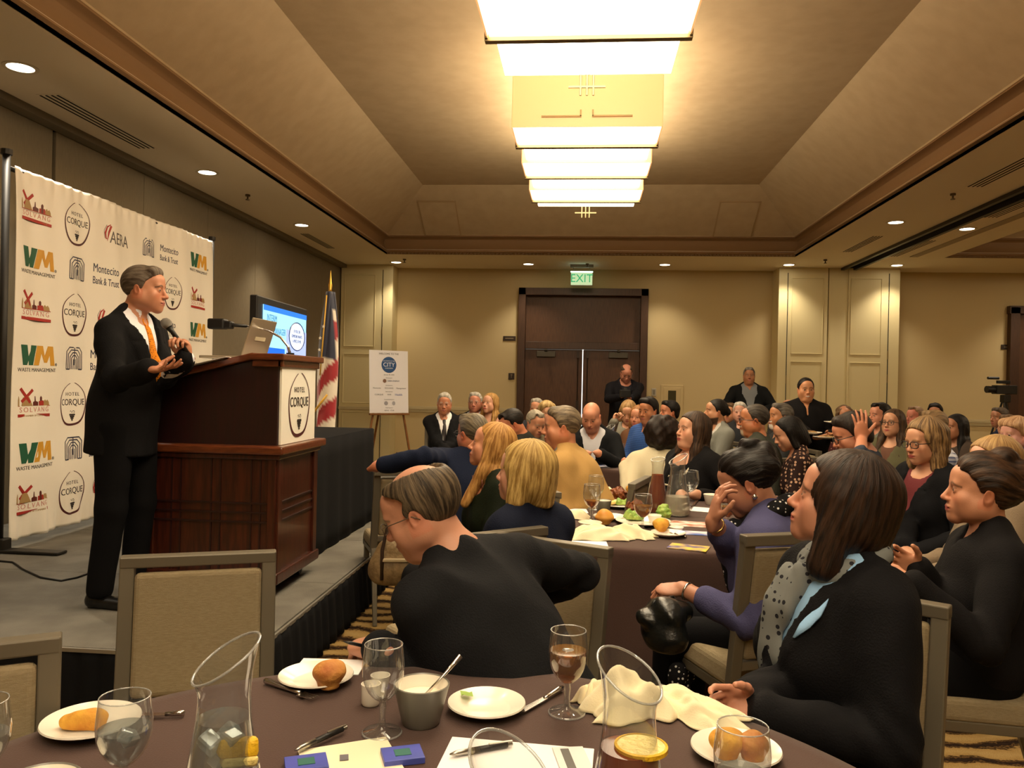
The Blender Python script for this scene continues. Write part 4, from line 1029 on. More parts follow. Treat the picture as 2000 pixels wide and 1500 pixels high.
def logo_wm(y, z, sc=1.0):
    L = Logo(y, z, sc=sc)
    L.poly([[(-.165, .07), (-.105, .07), (-.090, -.01), (-.060, .04), (-.060, .07), (.0, .07), (-.045, -.065), (-.085, -.065), (-.088, -.03), (-.105, -.065), (-.140, -.065)], [(-.060, .07), (-.02, .07), (-.05, -.03), (-.075, -.02)]], 'green')
    L.poly([[(.008, .07), (.062, .07), (.078, .0), (.108, .07), (.155, .07), (.172, -.065), (.132, -.065), (.124, .01), (.098, -.045), (.074, -.045), (.048, .02), (.018, -.065), (-.034, -.065)]], 'gold')
    L.text('WASTE MANAGEMENT', .036, 'dark', 0, -.098, xs=1.0); L.text('®', .03, 'dark', .19, -.058)
def logo_mont(y, z, textdy=.335, sc=1.0):
    L = Logo(y, z, sc=sc)
    def arch(w, h, u0=0, top=.0): return [(u0-w, -.075), (u0-w, h-.03), (u0-w+.03, h), (u0+w-.03, h), (u0+w, h-.03), (u0+w, -.075)]
    for u in (0,):
        for w, h in ((.088, .085), (.068, .066), (.048, .047)): L.ring(arch(w, h), .0085, 'navy')
        L.ring([(-.088, -.075), (-.048, -.075)], .0085, 'navy'); L.ring([(.088, -.075), (.048, -.075)], .0085, 'navy')
        L.ring([(-.030, -.075), (-.030, .008), (-.012, .026), (0, .026)], .0085, 'navy'); L.ring([(.030, -.075), (.030, .008), (.012, .026), (0, .026)], .0085, 'navy'); L.ring([(0, .085), (0, -.045)], .0085, 'navy'); L.ring([(-.010, -.075), (-.010, .0)], .007, 'navy'); L.ring([(.012, -.075), (.012, .0)], .007, 'navy')
    L2 = Logo(y+textdy, z, sc=sc); L2.text('Montecito', .092, 'navy', 0, .042, xs=.80); L2.text('Bank & Trust', .080, 'navy', 0, -.052, xs=.72)
def logo_aera(y, z, sc=1.0):
    L = Logo(y, z, sc=sc); L.ring([(-.085, .085), (-.125, .06), (-.145, .01), (-.135, -.03), (-.118, -.035)], [.004, .014, .020, .014, .004], 'red'); L.ring([(-.080, .075), (-.105, .02), (-.120, -.05)], [.022, .020, .003], 'red')
    L.ring([(-.15, -.03), (-.16, .03), (-.13, .075)], .004, 'dark'); L.text('AERA', .135, 'grey', .05, -.015, xs=.85)
def logo_sol(y, z, sc=1.0):
    L = Logo(y, z, sc=sc)
    L.poly([[(-.125, -.01), (-.115, .045), (-.085, .06), (-.065, .05), (-.035, -.01)]], 'tan')
    def blade(a, l=.075, w=.010):
        c, s_ = math.cos(R(a)), math.sin(R(a)); cx, cy = -.088, .05; return [(cx+c*.0-s_*-w, cy+s_*0+c*-w), (cx+c*l-s_*-w, cy+s_*l+c*-w), (cx+c*l-s_*w, cy+s_*l+c*w), (cx-s_*w, cy+c*w)]
    L.poly([blade(40), blade(130), blade(220, .05), blade(310, .05)], 'red')
    L.poly([[(-.03, -.01), (-.03, .015), (-.015, .022), (-.012, .055), (-.008, .055), (-.004, .022), (.02, .015), (.02, -.01)], [(.045, -.01), (.045, .045), (.055, .055), (.065, .045), (.065, -.01)]], 'brown'); L.poly([[(.03, -.01), (.03, .02), (.08, .025), (.09, -.01)]], 'red')
    L.poly([[(.080, -.01), (.088, .02), (.100, .03), (.112, .018), (.125, .028), (.140, .012), (.145, -.01)], [(-.155, -.01), (-.155, .03), (-.150, .055), (-.145, .03), (-.145, -.01)]], 'tan')
    L.text('SOLVANG', .048, 'pink', 0, -.038, sp=1.45); L.ring([(-.155, -.012), (.155, -.012)], .004, 'red'); L.poly([[(-.155, -.065), (.02, -.065), (.155, -.068), (.155, -.088), (-.155, -.085)]], 'red')
    L.text('CHAMBER OF COMMERCE', .017, 'tan', .0, -.077, xs=1.1)
for i, z in enumerate((2.575, 1.91, 1.255, .605)):                    # rows that open with the windmill
    logo_sol(5.13, z); logo_corque(5.56, z-.01); logo_aera(6.03 if i == 0 else 5.98, z-.02); logo_mont(6.53, z-.02, .34, .9); logo_wm(7.41, z)
for i, z in enumerate((2.245, 1.585, .925)):
    logo_wm(5.15, z); logo_mont(5.57, z-.01, .34); logo_aera(6.35, z); logo_corque(6.95, z-.03, .95); logo_sol(7.41, z-.04)

# ------------------------------------------------------------ lectern
m_mah = mat('mahogany', '4a1f12', .32, bump=.03, scale=40, col2='2e120b', cscale=7, stretch=(9, 9, .8), coat=.4); m_mah_h = mat('mahogany_trim', '6e381c', .3, col2='542612', cscale=8, stretch=(2, 12, 12), coat=.4)
m_mah_d = mat('mahogany_dark', '2b1113', .35, col2='20100f', cscale=6, stretch=(9, 9, .8), coat=.3)
LX0, LX1, LY0, LY1 = -2.32, -1.61, 4.10, 4.72
lc = empty('lectern', ((LX0+LX1)/2, (LY0+LY1)/2, SZ), 0, 'mahogany hotel lectern on casters with a white hotel sign on its front', 'lectern'); lcx, lcy = (LX0+LX1)/2, (LY0+LY1)/2
W, D = (LX1-LX0), (LY1-LY0)
b = MB(); b.box((0, 0, .10+.66/2), (W, D, .66)); low = b.build('lower_cabinet', m_mah, lc, bev=.004)
b = MB()
for z in (.40, .45, .50): 
    b.box((0, -D/2-.002, z), (W+.004, .012, .010)); b.box((W/2+.002, 0, z), (.012, D+.004, .010))
for x in (-.22, -.17, .0, .05, .22, .27): b.box((x, -D/2-.001, .43), (.008, .010, .64))
b.build('groove_moulding', m_mah_d, low)
b = MB(); 
for c_, d__ in (((-W/2+.02, -D/2-.006, .43), (.045, .016, .66)), ((W/2-.02, -D/2-.006, .43), (.045, .016, .66)), ((W/2+.006, -D/2+.03, .43), (.016, .06, .66)), ((W/2+.006, D/2-.03, .43), (.016, .06, .66))): MB().box(c_, d__).build('corner_stile', m_mah, low, bev=.003)
MB().box((0, 0, .785), (W+.10, D+.10, .045)).build('ledge', m_mah_h, lc, bev=.01)
MB().box((0, 0, .75), (W+.05, D+.05, .03)).build('ledge_moulding', m_mah, lc, bev=.008)
MB().box((0, 0, .105), (W+.05, D+.05, .06)).build('plinth', m_mah, lc, bev=.008)
# upper box: higher on the side of the audience
ux0, ux1 = -W/2+.03, W/2-.01; b = MB(); hl_, hr_ = 1.13, 1.265
vs = [(ux0, -D/2+.03, .80), (ux1, -D/2+.03, .80), (ux1, D/2-.03, .80), (ux0, D/2-.03, .80), (ux0, -D/2+.03, hl_), (ux1-.13, -D/2+.03, hr_), (ux1, -D/2+.03, hr_), (ux1, D/2-.03, hr_), (ux1-.13, D/2-.03, hr_), (ux0, D/2-.03, hl_)]
b._add(vs, [(0, 1, 6, 5, 4), (3, 9, 8, 7, 2), (1, 2, 7, 6), (0, 4, 9, 3), (4, 5, 8, 9), (5, 6, 7, 8), (0, 3, 2, 1)]); b.build('upper_cabinet', m_mah_d, lc, bev=.004)
b = MB(); sl = math.atan2(hr_-hl_, ux1-.13-ux0); Lr = math.hypot(hr_-hl_, ux1-.13-ux0)
b.box(((ux0+ux1-.13)/2-.01, 0, (hl_+hr_)/2+.015), (Lr+.04, D+.03, .035), M=Matrix.Rotation(-sl, 3, 'Y')); b.box((ux1-.05, 0, hr_+.015), (.19, D+.04, .035)); b.build('desk_top', m_mah_h, lc, bev=.006)
for c_, d__ in (((ux0-.01, 0, hl_+.025), (.025, D+.03, .05)), ((ux1-.05, -D/2+.01, hr_-.02), (.17, .02, .035)), ((ux1+.015, 0, hr_-.02), (.02, D-.0, .035))): MB().box(c_, d__).build('desk_moulding', m_mah_h, lc, bev=.004)
sg = MB().box((ux1+.008, 0, 1.02), (.012, D-.085, .42)).build('hotel_sign', mat('sign_white', 'f6f3e6', .35), lc)
for o_ in (logo_corque,):                                              # the same round mark, on the sign
    class L3(Logo):
        def __init__(s): s.sc = 1.15
        def M(s, u=0, v=0, d=0): return Matrix.Translation((ux1+.0155, u*s.sc*1.0, 1.02+v*s.sc)) @ Matrix(((0, 0, 1, 0), (1, 0, 0, 0), (0, 1, 0, 0), (0, 0, 0, 1)))
        def lay(s, o): o.parent = sg
    logo_corque(0, 0, L=L3())
for x in (-W/2+.07, W/2-.07):
    for y in (-D/2+.07, D/2-.07):
        c_ = MB(); c_.tube([(x-.015, y, .035), (x+.015, y, .035)], .035, 16); c_.box((x, y, .07), (.045, .05, .02)); c_.build('caster', m_black, lc)
def on_lectern(x, y): t = (x-LX0)/(LX1-LX0); return SZ+1.165+.125*min(1, max(0, t/.82))
# gooseneck microphone
gm = empty('gooseneck_microphone', (-1.66, 4.40, SZ+1.30), 0, 'silver gooseneck microphone curving over the laptop on the lectern', 'microphone')
pts = [(0, 0, 0), (-.015, 0, .05), (-.06, 0, .10), (-.13, 0, .135), (-.22, 0, .155), (-.27, 0, .16)]
MB().tube(pts, [.009, .0075, .0065, .006, .006, .006], 10).build('gooseneck', mat('chrome', 'd6d6da', .18, 1.0), gm, smooth=True)
MB().tube([(-.26, 0, .16), (-.34, 0, .165), (-.40, 0, .160)], [.009, .011, .009], 10).build('microphone_head', m_black, gm, smooth=True); MB().tube([(0, 0, -.012), (0, 0, .012)], .022, 14).build('base_ring', m_black, gm)
b = MB(); b.box((-.43, 0, .17), (.10, .07, .06)); b.box((-.38, .0, .165), (.08, .05, .045)); b.build('reading_lamp', m_black, gm, bev=.01)
# laptop: lid leaning, its back to the audience
lp = empty('laptop', (-1.90, 4.45, on_lectern(-1.90, 4.45)+.016), R(-90), 'open silver laptop with a label on its lid, standing on the lectern', 'laptop')
ml = mat('laptop_alu', 'b7ab93', .35, .6)
MB().box((0, -.12, .008), (.34, .24, .016)).build('laptop_base', ml, lp, bev=.004); lid = MB().box((0, .035, .118), (.34, .010, .235), M=Matrix.Rotation(R(-17), 3, 'X')).build('laptop_lid', ml, lp, bev=.004)
MB().box((0, .035+.0065, .118), (.14, .002, .022), M=Matrix.Rotation(R(-17), 3, 'X')).build('lid_label', mat('label_cream', 'd8cfb0', .5), lp)
# papers
pp = empty('papers', (-2.10, 4.30, on_lectern(-2.10, 4.3)+.008), 0, 'loose white sheets lying on the sloping lectern top', 'papers'); mp_ = mat('paper', 'f3f1f2', .7)
for k in range(4): MB().box((.02*k, -.02*k, .004+k*.003), (.30, .42, .002), M=Matrix.Rotation(-sl, 3, 'Y') @ Matrix.Rotation(R(4*k-6), 3, 'Z')).build('sheet', mp_, pp)
# ------------------------------------------------------------ draped table with monitor
def draped_box(x0, x1, y0, y1, z0, z1, label):
    e = empty('draped_table', ((x0+x1)/2, (y0+y1)/2, z0), 0, label, 'table'); w, d = (x1-x0)/2, (y1-y0)/2
    MB().box((0, 0, z1-z0-.012), (2*w, 2*d, .024)).build('tabletop', m_blackcloth, e, bev=.008)
    drape([(-w, -d), (w, -d), (w, d), (-w, d), (-w, -d)], .01, z1-z0-.006, 'table_skirt', m_blackcloth, e, amp=.006, per=.30, flare=.012)
    for sx in (-1, 1):
        for sy in (-1, 1): MB().bar((sx*(w-.08), sy*(d-.08), 0), (sx*(w-.08), sy*(d-.08), z1-z0-.03), .03).build('leg', m_steel, e)
    return e
draped_box(-2.50, -1.74, 4.86, 6.55, SZ, 1.065, 'black draped table at the edge of the stage beyond the lectern')
tv = empty('monitor', (-2.08, 5.32, 1.066), R(-90), 'large flat monitor showing a blue slide, on the draped table', 'screen')
tv.rotation_euler = (0, 0, R(92))
MB().box((0, 0, .62), (1.0, .05, .60)).build('monitor_body', m_black, tv, bev=.008)
MB().box((0, .01, .17), (.10, .05, .34)).build('stand_neck', m_black, tv, bev=.004); MB().box((0, .01, .012), (.5, .28, .024)).build('stand_foot', m_black, tv, bev=.006)
def tvm(n, c, s=1.0): return mat(n, '000000', .3, emis=c, estr=s)
scr = MB().box((0.03, -.028, .62), (.87, .004, .50)).build('screen', tvm('scr_blue', '9fdcf4', .95), tv)
for n, c, x0, x1, z0, z1 in (('scr_top', '2a7ae0', -.405, .465, .835, .87), ('scr_left', '1468d8', -.405, .0, .37, .60), ('scr_cart', 'a9b7e6', .03, .465, .37, .74)): MB().box(((x0+x1)/2, -.0315, (z0+z1)/2), (x1-x0, .002, z1-z0)).build('slide_block', tvm(n, c, .9), scr)
def tvt(t, size, x, z, c, xs=1): text_obj(t, size, tvm('scr_t'+c, c, .8), Matrix.Translation((x, -.034, z)) @ MX, scr, 'slide_text', .0005, xs=xs)
tvt('INTERIM', .062, -.26, .79, '3a7fae', .8); tvt('CITY MANAGER', .062, -.17, .71, '3a7fae', .8); tvt('• Long-time resident', .030, -.20, .52, 'd4e8ff', .8); tvt('• City government', .030, -.20, .44, 'd4e8ff', .8)
b = MB(); b.tube([(.25+.17*math.cos(a*.314), -.034, .70+.10*math.sin(a*.314)) for a in range(21)], .004, 5); b.tube([(.12+.10*math.cos(a*.314), -.034, .42+.08*math.sin(a*.314)) for a in range(11)], .004, 5); b.build('speech_bubble', tvm('scr_line', '203a70', .5), scr)
b = MB(); b.lathe([(.0001, 0), (1, 0)], 24, fn=lambda v: (.25+.165*v.x, -.0335, .70+.095*v.y)); b.build('bubble_fill', tvm('scr_bub', 'e4ecff', .9), scr)
for i, t in enumerate(('IF YOU, OR', 'SOMEONE WANTS', 'A PIECE OF ME')): tvt(t, .030, .25, .735-.035*i, '203a70', .9)
# flag
fl = empty('flag', (-2.42, 7.42, SZ), 0, 'furled flag with stars and red and white stripes on a gold-topped pole', 'flag')
MB().tube([(0, 0, .04), (0, 0, 2.02)], .013, 10).build('flag_pole', mat('pole_wood', '6a4a2a', .4), fl, smooth=True); MB().lathe([(.001, 2.20), (.006, 2.16), (.012, 2.09), (.02, 2.06), (.014, 2.02), (.02, 2.0), (.001, 1.99)], 14).build('finial', mat('gold', 'd8a94a', .3, .9), fl, smooth=True)
MB().lathe([(.001, .06), (.05, .055), (.14, .03), (.15, .0), (.001, 0)], 24).build('flag_base', mat('gold', 'd8a94a', .3, .9), fl, smooth=True)
def flag_cloth():
    nu, nv = 44, 70; rows = []; cols = []
    red, wh, bl = lin('a01c28'), lin('e6dccb'), lin('1c2440')
    for j in range(nv):
        t = j/(nv-1); row = []
        for i in range(nu):
            s = i/(nu-1); a = s*2*math.pi*1.25; wdt = .03+.105*min(1, t*1.25)+.02*math.sin(t*6)
            x = (wdt*math.cos(a*1.0)*.9+.018*math.sin(a*3+t*5))*1.0-.03*t; y = wdt*.75*math.sin(a)*1.0+.012*math.sin(a*4+t*4); z = 2.0-1.72*t-.14*(.5-.5*math.cos(a*.5))*t+.06*abs(math.sin(a))*t
            row.append((x, y, z)); u = t*1.0+s*.32
            st_ = int((s*2.3+t*5.5)*1.9) % 2; c = bl if (t < .36 and s < .75) or t < .10 else (red if st_ else wh); cols.append(c)
        rows.append(row)
    V = [v for r in rows for v in r]; F = [(j*nu+i, (j+1)*nu+i, (j+1)*nu+i+1, j*nu+i+1) for j in range(nv-1) for i in range(nu-1)]
    return mesh_obj('flag_cloth', np.array(V), np.array(F), mat('flag_silk', 'ffffff', .5, vcol=True, sheen=.4), fl, True, np.array(cols))
fc = flag_cloth(); fc.modifiers.new('s', 'SOLIDIFY').thickness = .003
b = MB(); b.tube([(-.02, -.045, 1.96), (-.03, -.085, 1.6), (-.045, -.115, 1.2)], .007, 6); b.tube([(-.16, -.03, .82), (-.10, -.09, .86), (-.04, -.12, .93), (.03, -.125, 1.02)], .010, 6); b.build('gold_fringe', mat('gold_fringe', 'd9aa3c', .6), fl, smooth=True)
b = MB()
for (x, z) in ((-.05, 1.55), (-.02, 1.66), (-.055, 1.44)): b.prism([(.018*math.cos(R(90+36*k))*(1 if k % 2 == 0 else .42), .018*math.sin(R(90+36*k))*(1 if k % 2 == 0 else .42)) for k in range(10)], .003, M=Matrix.Rotation(R(90), 3, 'X'), c=(x, -.118, z))
b.build('star', mat('star_white', 'f0ece0', .6), fl)
# easel with welcome poster
p = atd(752, 742, 11.6); yaw_e = R(46); ea = empty('easel', (p.x, p.y+.1, 0), R(38), 'thin wooden easel holding the welcome poster by the left panel cabinet', 'easel'); mw = mat('easel_wood', '8a5a2c', .45, col2='74481f', cscale=20)
b = [((-.10, -.05, 1.72), (-.42, -.12, 0)), ((.10, -.05, 1.72), (.42, -.12, 0)), ((0, 0, 1.72), (0, .62, 0))]
for a_, c_ in b: MB().bar(a_, c_, .028, .022).build('easel_leg', mw, ea, bev=.003)
MB().box((0, -.12, .975), (.62, .05, .025)).build('easel_shelf', mw, ea, bev=.003)
po = empty('welcome_poster', ea.matrix_basis @ Vector((0, -.125, .99)) if False else (p.x, p.y+.1, 0), R(38), 'white welcome poster with a round blue city emblem, on the easel', 'poster')
TL = Matrix.Translation((0, -.112, .992)) @ Matrix.Rotation(R(-4), 4, 'X')
bd = mesh_obj('poster_board', *(lambda q: ([TL @ v for v in q.v], q.f))(MB().box((0, 0, .455), (.61, .006, .91))), mat('poster_white', 'e9e8ee', .5), po)
def ptxt(t, size, x, z, col, xs=1.0): return text_obj(t, size, mat('pt_'+col, col, .6), TL @ Matrix.Translation((x, -.005, z)) @ MX, bd, 'lettering', .0006, xs=xs)
ptxt('WELCOME TO THE', .036, 0, .86, '3a3a40')
def pdisc(cx, cz, rx, rz, col, name='emblem', d=-.005):
    b_ = MB(); b_.lathe([(.0001, 0), (1, 0)], 28, fn=lambda v: (cx+rx*v.x, d, cz+rz*v.y)); return mesh_obj(name, [TL @ v for v in b_.v], b_.f, mat('pd_'+col, col, .5), bd)
pdisc(.0, .70, .118, .118, '1d4d86'); 
text_obj('THE STATE OF THE', .022, mat('pt_e8f0ff', 'e8f0ff', .6), TL @ Matrix.Translation((0, -.007, .755)) @ MX, bd, 'lettering', .0006); text_obj('CITY', .085, mat('pt_e8f0ff', 'e8f0ff', .6), TL @ Matrix.Translation((0, -.007, .70)) @ MX, bd, 'lettering', .0006); text_obj('LUNCHEON', .022, mat('pt_e8f0ff', 'e8f0ff', .6), TL @ Matrix.Translation((0, -.007, .65)) @ MX, bd, 'lettering', .0006)
ptxt('January 30, 2018', .024, 0, .555, '4a4a52'); ptxt('Title Sponsors', .018, 0, .51, '5a5a62'); pdisc(-.07, .465, .028, .028, '7a5a48'); ptxt('AERA ENERGY', .030, .07, .465, '2c4a78'); ptxt('Gold Sponsors', .018, 0, .40, '5a5a62')
for x, t in ((-.19, 'Montecito'), (.0, 'SOLVANG'), (.19, 'Management')): ptxt(t, .030, x, .36, '6a6a74')
ptxt('Silver Sponsors', .018, 0, .31, '5a5a62'); ptxt('CORQUE', .032, -.16, .265, '6a6a74'); ptxt('WM', .034, 0, .265, '6a6a74'); ptxt('Health', .044, .15, .265, '3c56a8'); ptxt('Community Sponsors', .018, 0, .195, '5a5a62'); pdisc(-.05, .14, .03, .03, '9a9aa4'); pdisc(.07, .14, .025, .03, 'a9a9b4'); ptxt('Media Sponsors', .018, 0, .075, '5a5a62'); ptxt('NEWS   STAR', .026, 0, .035, '6a6a74')
# cable on the stage
b = MB(); pts = []
for px, py in ((-40, 1092), (25, 1098), (45, 1112), (80, 1128), (120, 1134), (150, 1128), (178, 1118)): q = onz(px, py, SZ+.006); pts.append(tuple(q))
tag(b.tube(pts, .006, 6).build('cable', m_black, smooth=True), 'thin black cable snaking over the stage deck behind the speaker', 'cable')
# ------------------------------------------------------------ chairs
m_cf = mat('chair_frame', '6b6455', .42, .25, spec=.5); m_cu = mat('chair_fabric', '9c8d70', .9, bump=.5, scale=300, stretch=(1, 1, 5), col2='918265', cscale=60, spec=.2)
CH = {}
def chair(x, y, yaw, label, group='padded banquet chairs', tilt=0):
    if 'p' not in CH:
        e = empty('banquet_chair', (0, 0, 0)); CH['p'] = e; tag(e, label, 'chair', group)
        # seat
        s = MB().box((0, .0, .455), (.42, .43, .075), top=(.94, .94)).build('seat', m_cu, e); bevel(s, .02, 3)
        MB().box((0, .0, .405), (.41, .42, .035)).build('seat_frame', m_cf, e, bev=.004)
        rk = math.tan(R(9)); by = -.215; yb = lambda z: by-(z-.45)*rk
        b = MB()
        for sx in (-1, 1): b.bar((sx*.202, yb(.44), .44), (sx*.202, yb(.910), .910), .042, .034, up=(0, 1, 0))
        b.bar((-.223, yb(.910)-.001, .910), (.223, yb(.910)-.001, .910), .034, .045, up=(0, 1, 0)); b.bar((-.20, yb(.50), .50), (.20, yb(.50), .50), .03, .03, up=(0, 1, 0))
        b.build('back_frame', m_cf, e, bev=.004)
        M = Matrix.Rotation(R(9), 3, 'X'); p = MB().box((0, yb(.700)+.004, .700), (.362, .045, .360), M=M).build('backrest', m_cu, e); bevel(p, .016, 3)
        for sx in (-1, 1):
            MB().bar((sx*.18, .19, .40), (sx*.185, .205, 0), .036, .036, .024, .024).build('leg', m_cf, e, bev=.003)
            MB().bar((sx*.200, by+.005, .45), (sx*.205, by-.12, 0), .036, .04, .024, .026).build('leg', m_cf, e, bev=.003)
        c = e
    else: c = copy_tree(CH['p'])
    place(c, (x, y, 0), R(yaw), label, group); return c
# ------------------------------------------------------------ round tables
m_cloth = mat('tablecloth_brown', '4a3630', .88, bump=.15, scale=300, spec=.25, sheen=.15)
def round_table(x, y, rad, which, seed=1, m=None):
    e = empty('round_table', (x, y, 0), 0, 'folding table under the cloth, '+which, 'table')
    MB().lathe([(.001, .735), (rad-.01, .735), (rad-.004, .742), (rad-.01, .752), (.001, .752)], 48).build('tabletop', mat('plywood', '8a6b45', .6), e, smooth=30)
    for sx in (-1, 1):
        for sy in (-1, 1): MB().tube([(sx*.42, sy*.42, 0), (sx*.42, sy*.42, .735)], .014, 8).build('leg', m_steel, e)
    n = 144; rows = []; rs = random.Random(seed); ph = [rs.random()*6.28 for _ in range(6)]
    for t in (0.0001, .5, .9, .97): rows.append([(rad*t*math.cos(2*math.pi*k/n), rad*t*math.sin(2*math.pi*k/n), .7615) for k in range(n+1)])
    for j, (dr, z) in enumerate(((.004, .7600), (.010, .753), (.013, .735), (.016, .68), (.020, .58), (.03, .45), (.045, .30), (.06, .16), (.07, .02))):
        g = [0, 0, .05, .2, .4, .65, .85, 1, 1.05][j]; row = []
        for k in range(n+1):
            a = 2*math.pi*k/n; w = (math.sin(a*11+ph[0])+.6*math.sin(a*17+ph[1])+.5*math.sin(a*7+ph[2])+.3*math.sin(a*26+ph[3]))*.022*g; r = rad+dr*1.2+max(-.012-.0*g, w+.01*g); row.append((r*math.cos(a), r*math.sin(a), z))
        rows.append(row)
    b = MB(); b.sheet(rows); o = b.build('tablecloth', m or m_cloth, None, smooth=True); o.location = (x, y, 0); s = o.modifiers.new('s', 'SOLIDIFY'); s.thickness = .002; s.offset = 1
    tag(o, 'dark brown tablecloth, '+which, 'tablecloth'); return e
TC = .764
round_table(-.25, 1.05, .915, 'the nearest table at the bottom of the picture', 3)
round_table(.40, 4.38, .915, 'second table, under the carafes of tea and milky water', 5)
round_table(.62, 7.55, .915, 'third table, in front of the bald man', 8)
round_table(3.05, 9.50, .90, 'far right table beside the waitress', 11)
# ------------------------------------------------------------ tableware
m_china = mat('china', 'ece6d8', .22, spec=.5, coat=.3); m_glass = thin_glass('clear_glass', 'f2f4f4', 1.1, 1.8, .045, .025, 'e8ecee'); m_glass_t = thin_glass('thick_glass', 'e6eaea', 1.3, 1.4, .10, .20, 'e4e8ea')  # white diffuse share in both glasses stands in for bright reflections on rims
m_tea = thin_glass('iced_tea', 'b5652c', .5, 2.5, .04, .45, 'a04a1c'); m_teal = thin_glass('light_tea', 'd29a48', .5, 2.5, .04, .28, 'b07c30'); m_water = thin_glass('water', 'dde2e2', .7, 1.6, .08, .10, 'c8cccc'); m_ice = thin_glass('ice', 'f2f5f6', 1.0, 1.0, .12, .28, 'e6ecee'); m_silver = mat('cutlery_steel', 'c9c6c0', .18, 1.0)
m_cream = mat('cream_liquid', 'f3ead2', .35); m_napkin = mat('napkin_cream', 'eadfba', .85, bump=.1, scale=300, sheen=.2); m_muffin = mat('muffin_crust', 'a8602a', .7, bump=.5, scale=60, col2='d29a4c', cscale=14); m_yellow = mat('cornbread', 'e2ac3e', .8, bump=.6, scale=50, col2='c07f2a', cscale=20)
def fix(o, loc, rz=0, label=None, cat=None, group=None): o.location = loc; o.rotation_euler = (0, 0, rz); return tag(o, label, cat, group)
def plate(loc, r, label, group='white china plates', h=.02):
    b = MB(); b.lathe([(.001, .003), (r*.55, .003), (r*.62, .005), (r*.97, h-.002), (r, h), (r*.985, h+.003), (r*.63, .010), (r*.58, .007), (.001, .007)], 48); o = b.build('plate', m_china, smooth=50); return fix(o, loc, 0, label, 'plate', group)
def goblet(loc, label, liquid=None, level=.55, rim=.0385, h=.178, group='stemmed water goblets', ice=0, seed=0, s=1.0):
    e = empty('goblet', loc, 0, label, 'glass', group); R_ = rim*s; H = h*s
    def rad(t): return R_*float(np.interp(t, [0, .05, .15, .30, .45, .62, .80, 1.0], [.16, .42, .72, .95, 1.07, 1.10, 1.05, .98]))
    zb = H*.36; pf = [(.040*s, .0015), (.038*s, .004), (.016*s, .008), (.007*s, .016), (.0055*s, zb*.55), (.0075*s, zb*.85), (rad(0), zb)]
    for k in range(1, 19): t = k/18; pf.append((rad(t), zb+(H-zb)*t))
    b = MB(); b.lathe(pf, 36); b.build('bowl', m_glass, e, smooth=True)
    MB().tube([(R_*.98*math.cos(a*.2618), R_*.98*math.sin(a*.2618), H) for a in range(25)], .0011, 6, cap=False).build('rim', m_glass_t, e, smooth=True)
    MB().lathe([(.040*s, .0005), (.0405*s, .0025), (.038*s, .0045)], 36).build('foot_edge', m_glass_t, e, smooth=True)
    if liquid:
        zt = level; p = [(.001, zb+.003)]
        for k in range(0, 13): t = zt*k/12; p.append((rad(max(t, .02))*.95, zb+.003+(H-zb)*t))
        p.append((.001, zb+.003+(H-zb)*zt)); b = MB(); b.lathe(p, 32); b.build('drink', liquid, e, smooth=40)
    rs = random.Random(seed)
    for k in range(ice):
        t = level-.05-.12*rs.random(); a = rs.random()*6.28; rr = rad(t)*.45*rs.random(); o = MB().box((rr*math.cos(a), rr*math.sin(a), zb+(H-zb)*t), (.024*s, .022*s, .020*s), M=Matrix.Rotation(rs.random()*3, 3, Vector((rs.random(), rs.random(), 1)))).build('ice_cube', m_ice, e); bevel(o, .004, 2)
    return e
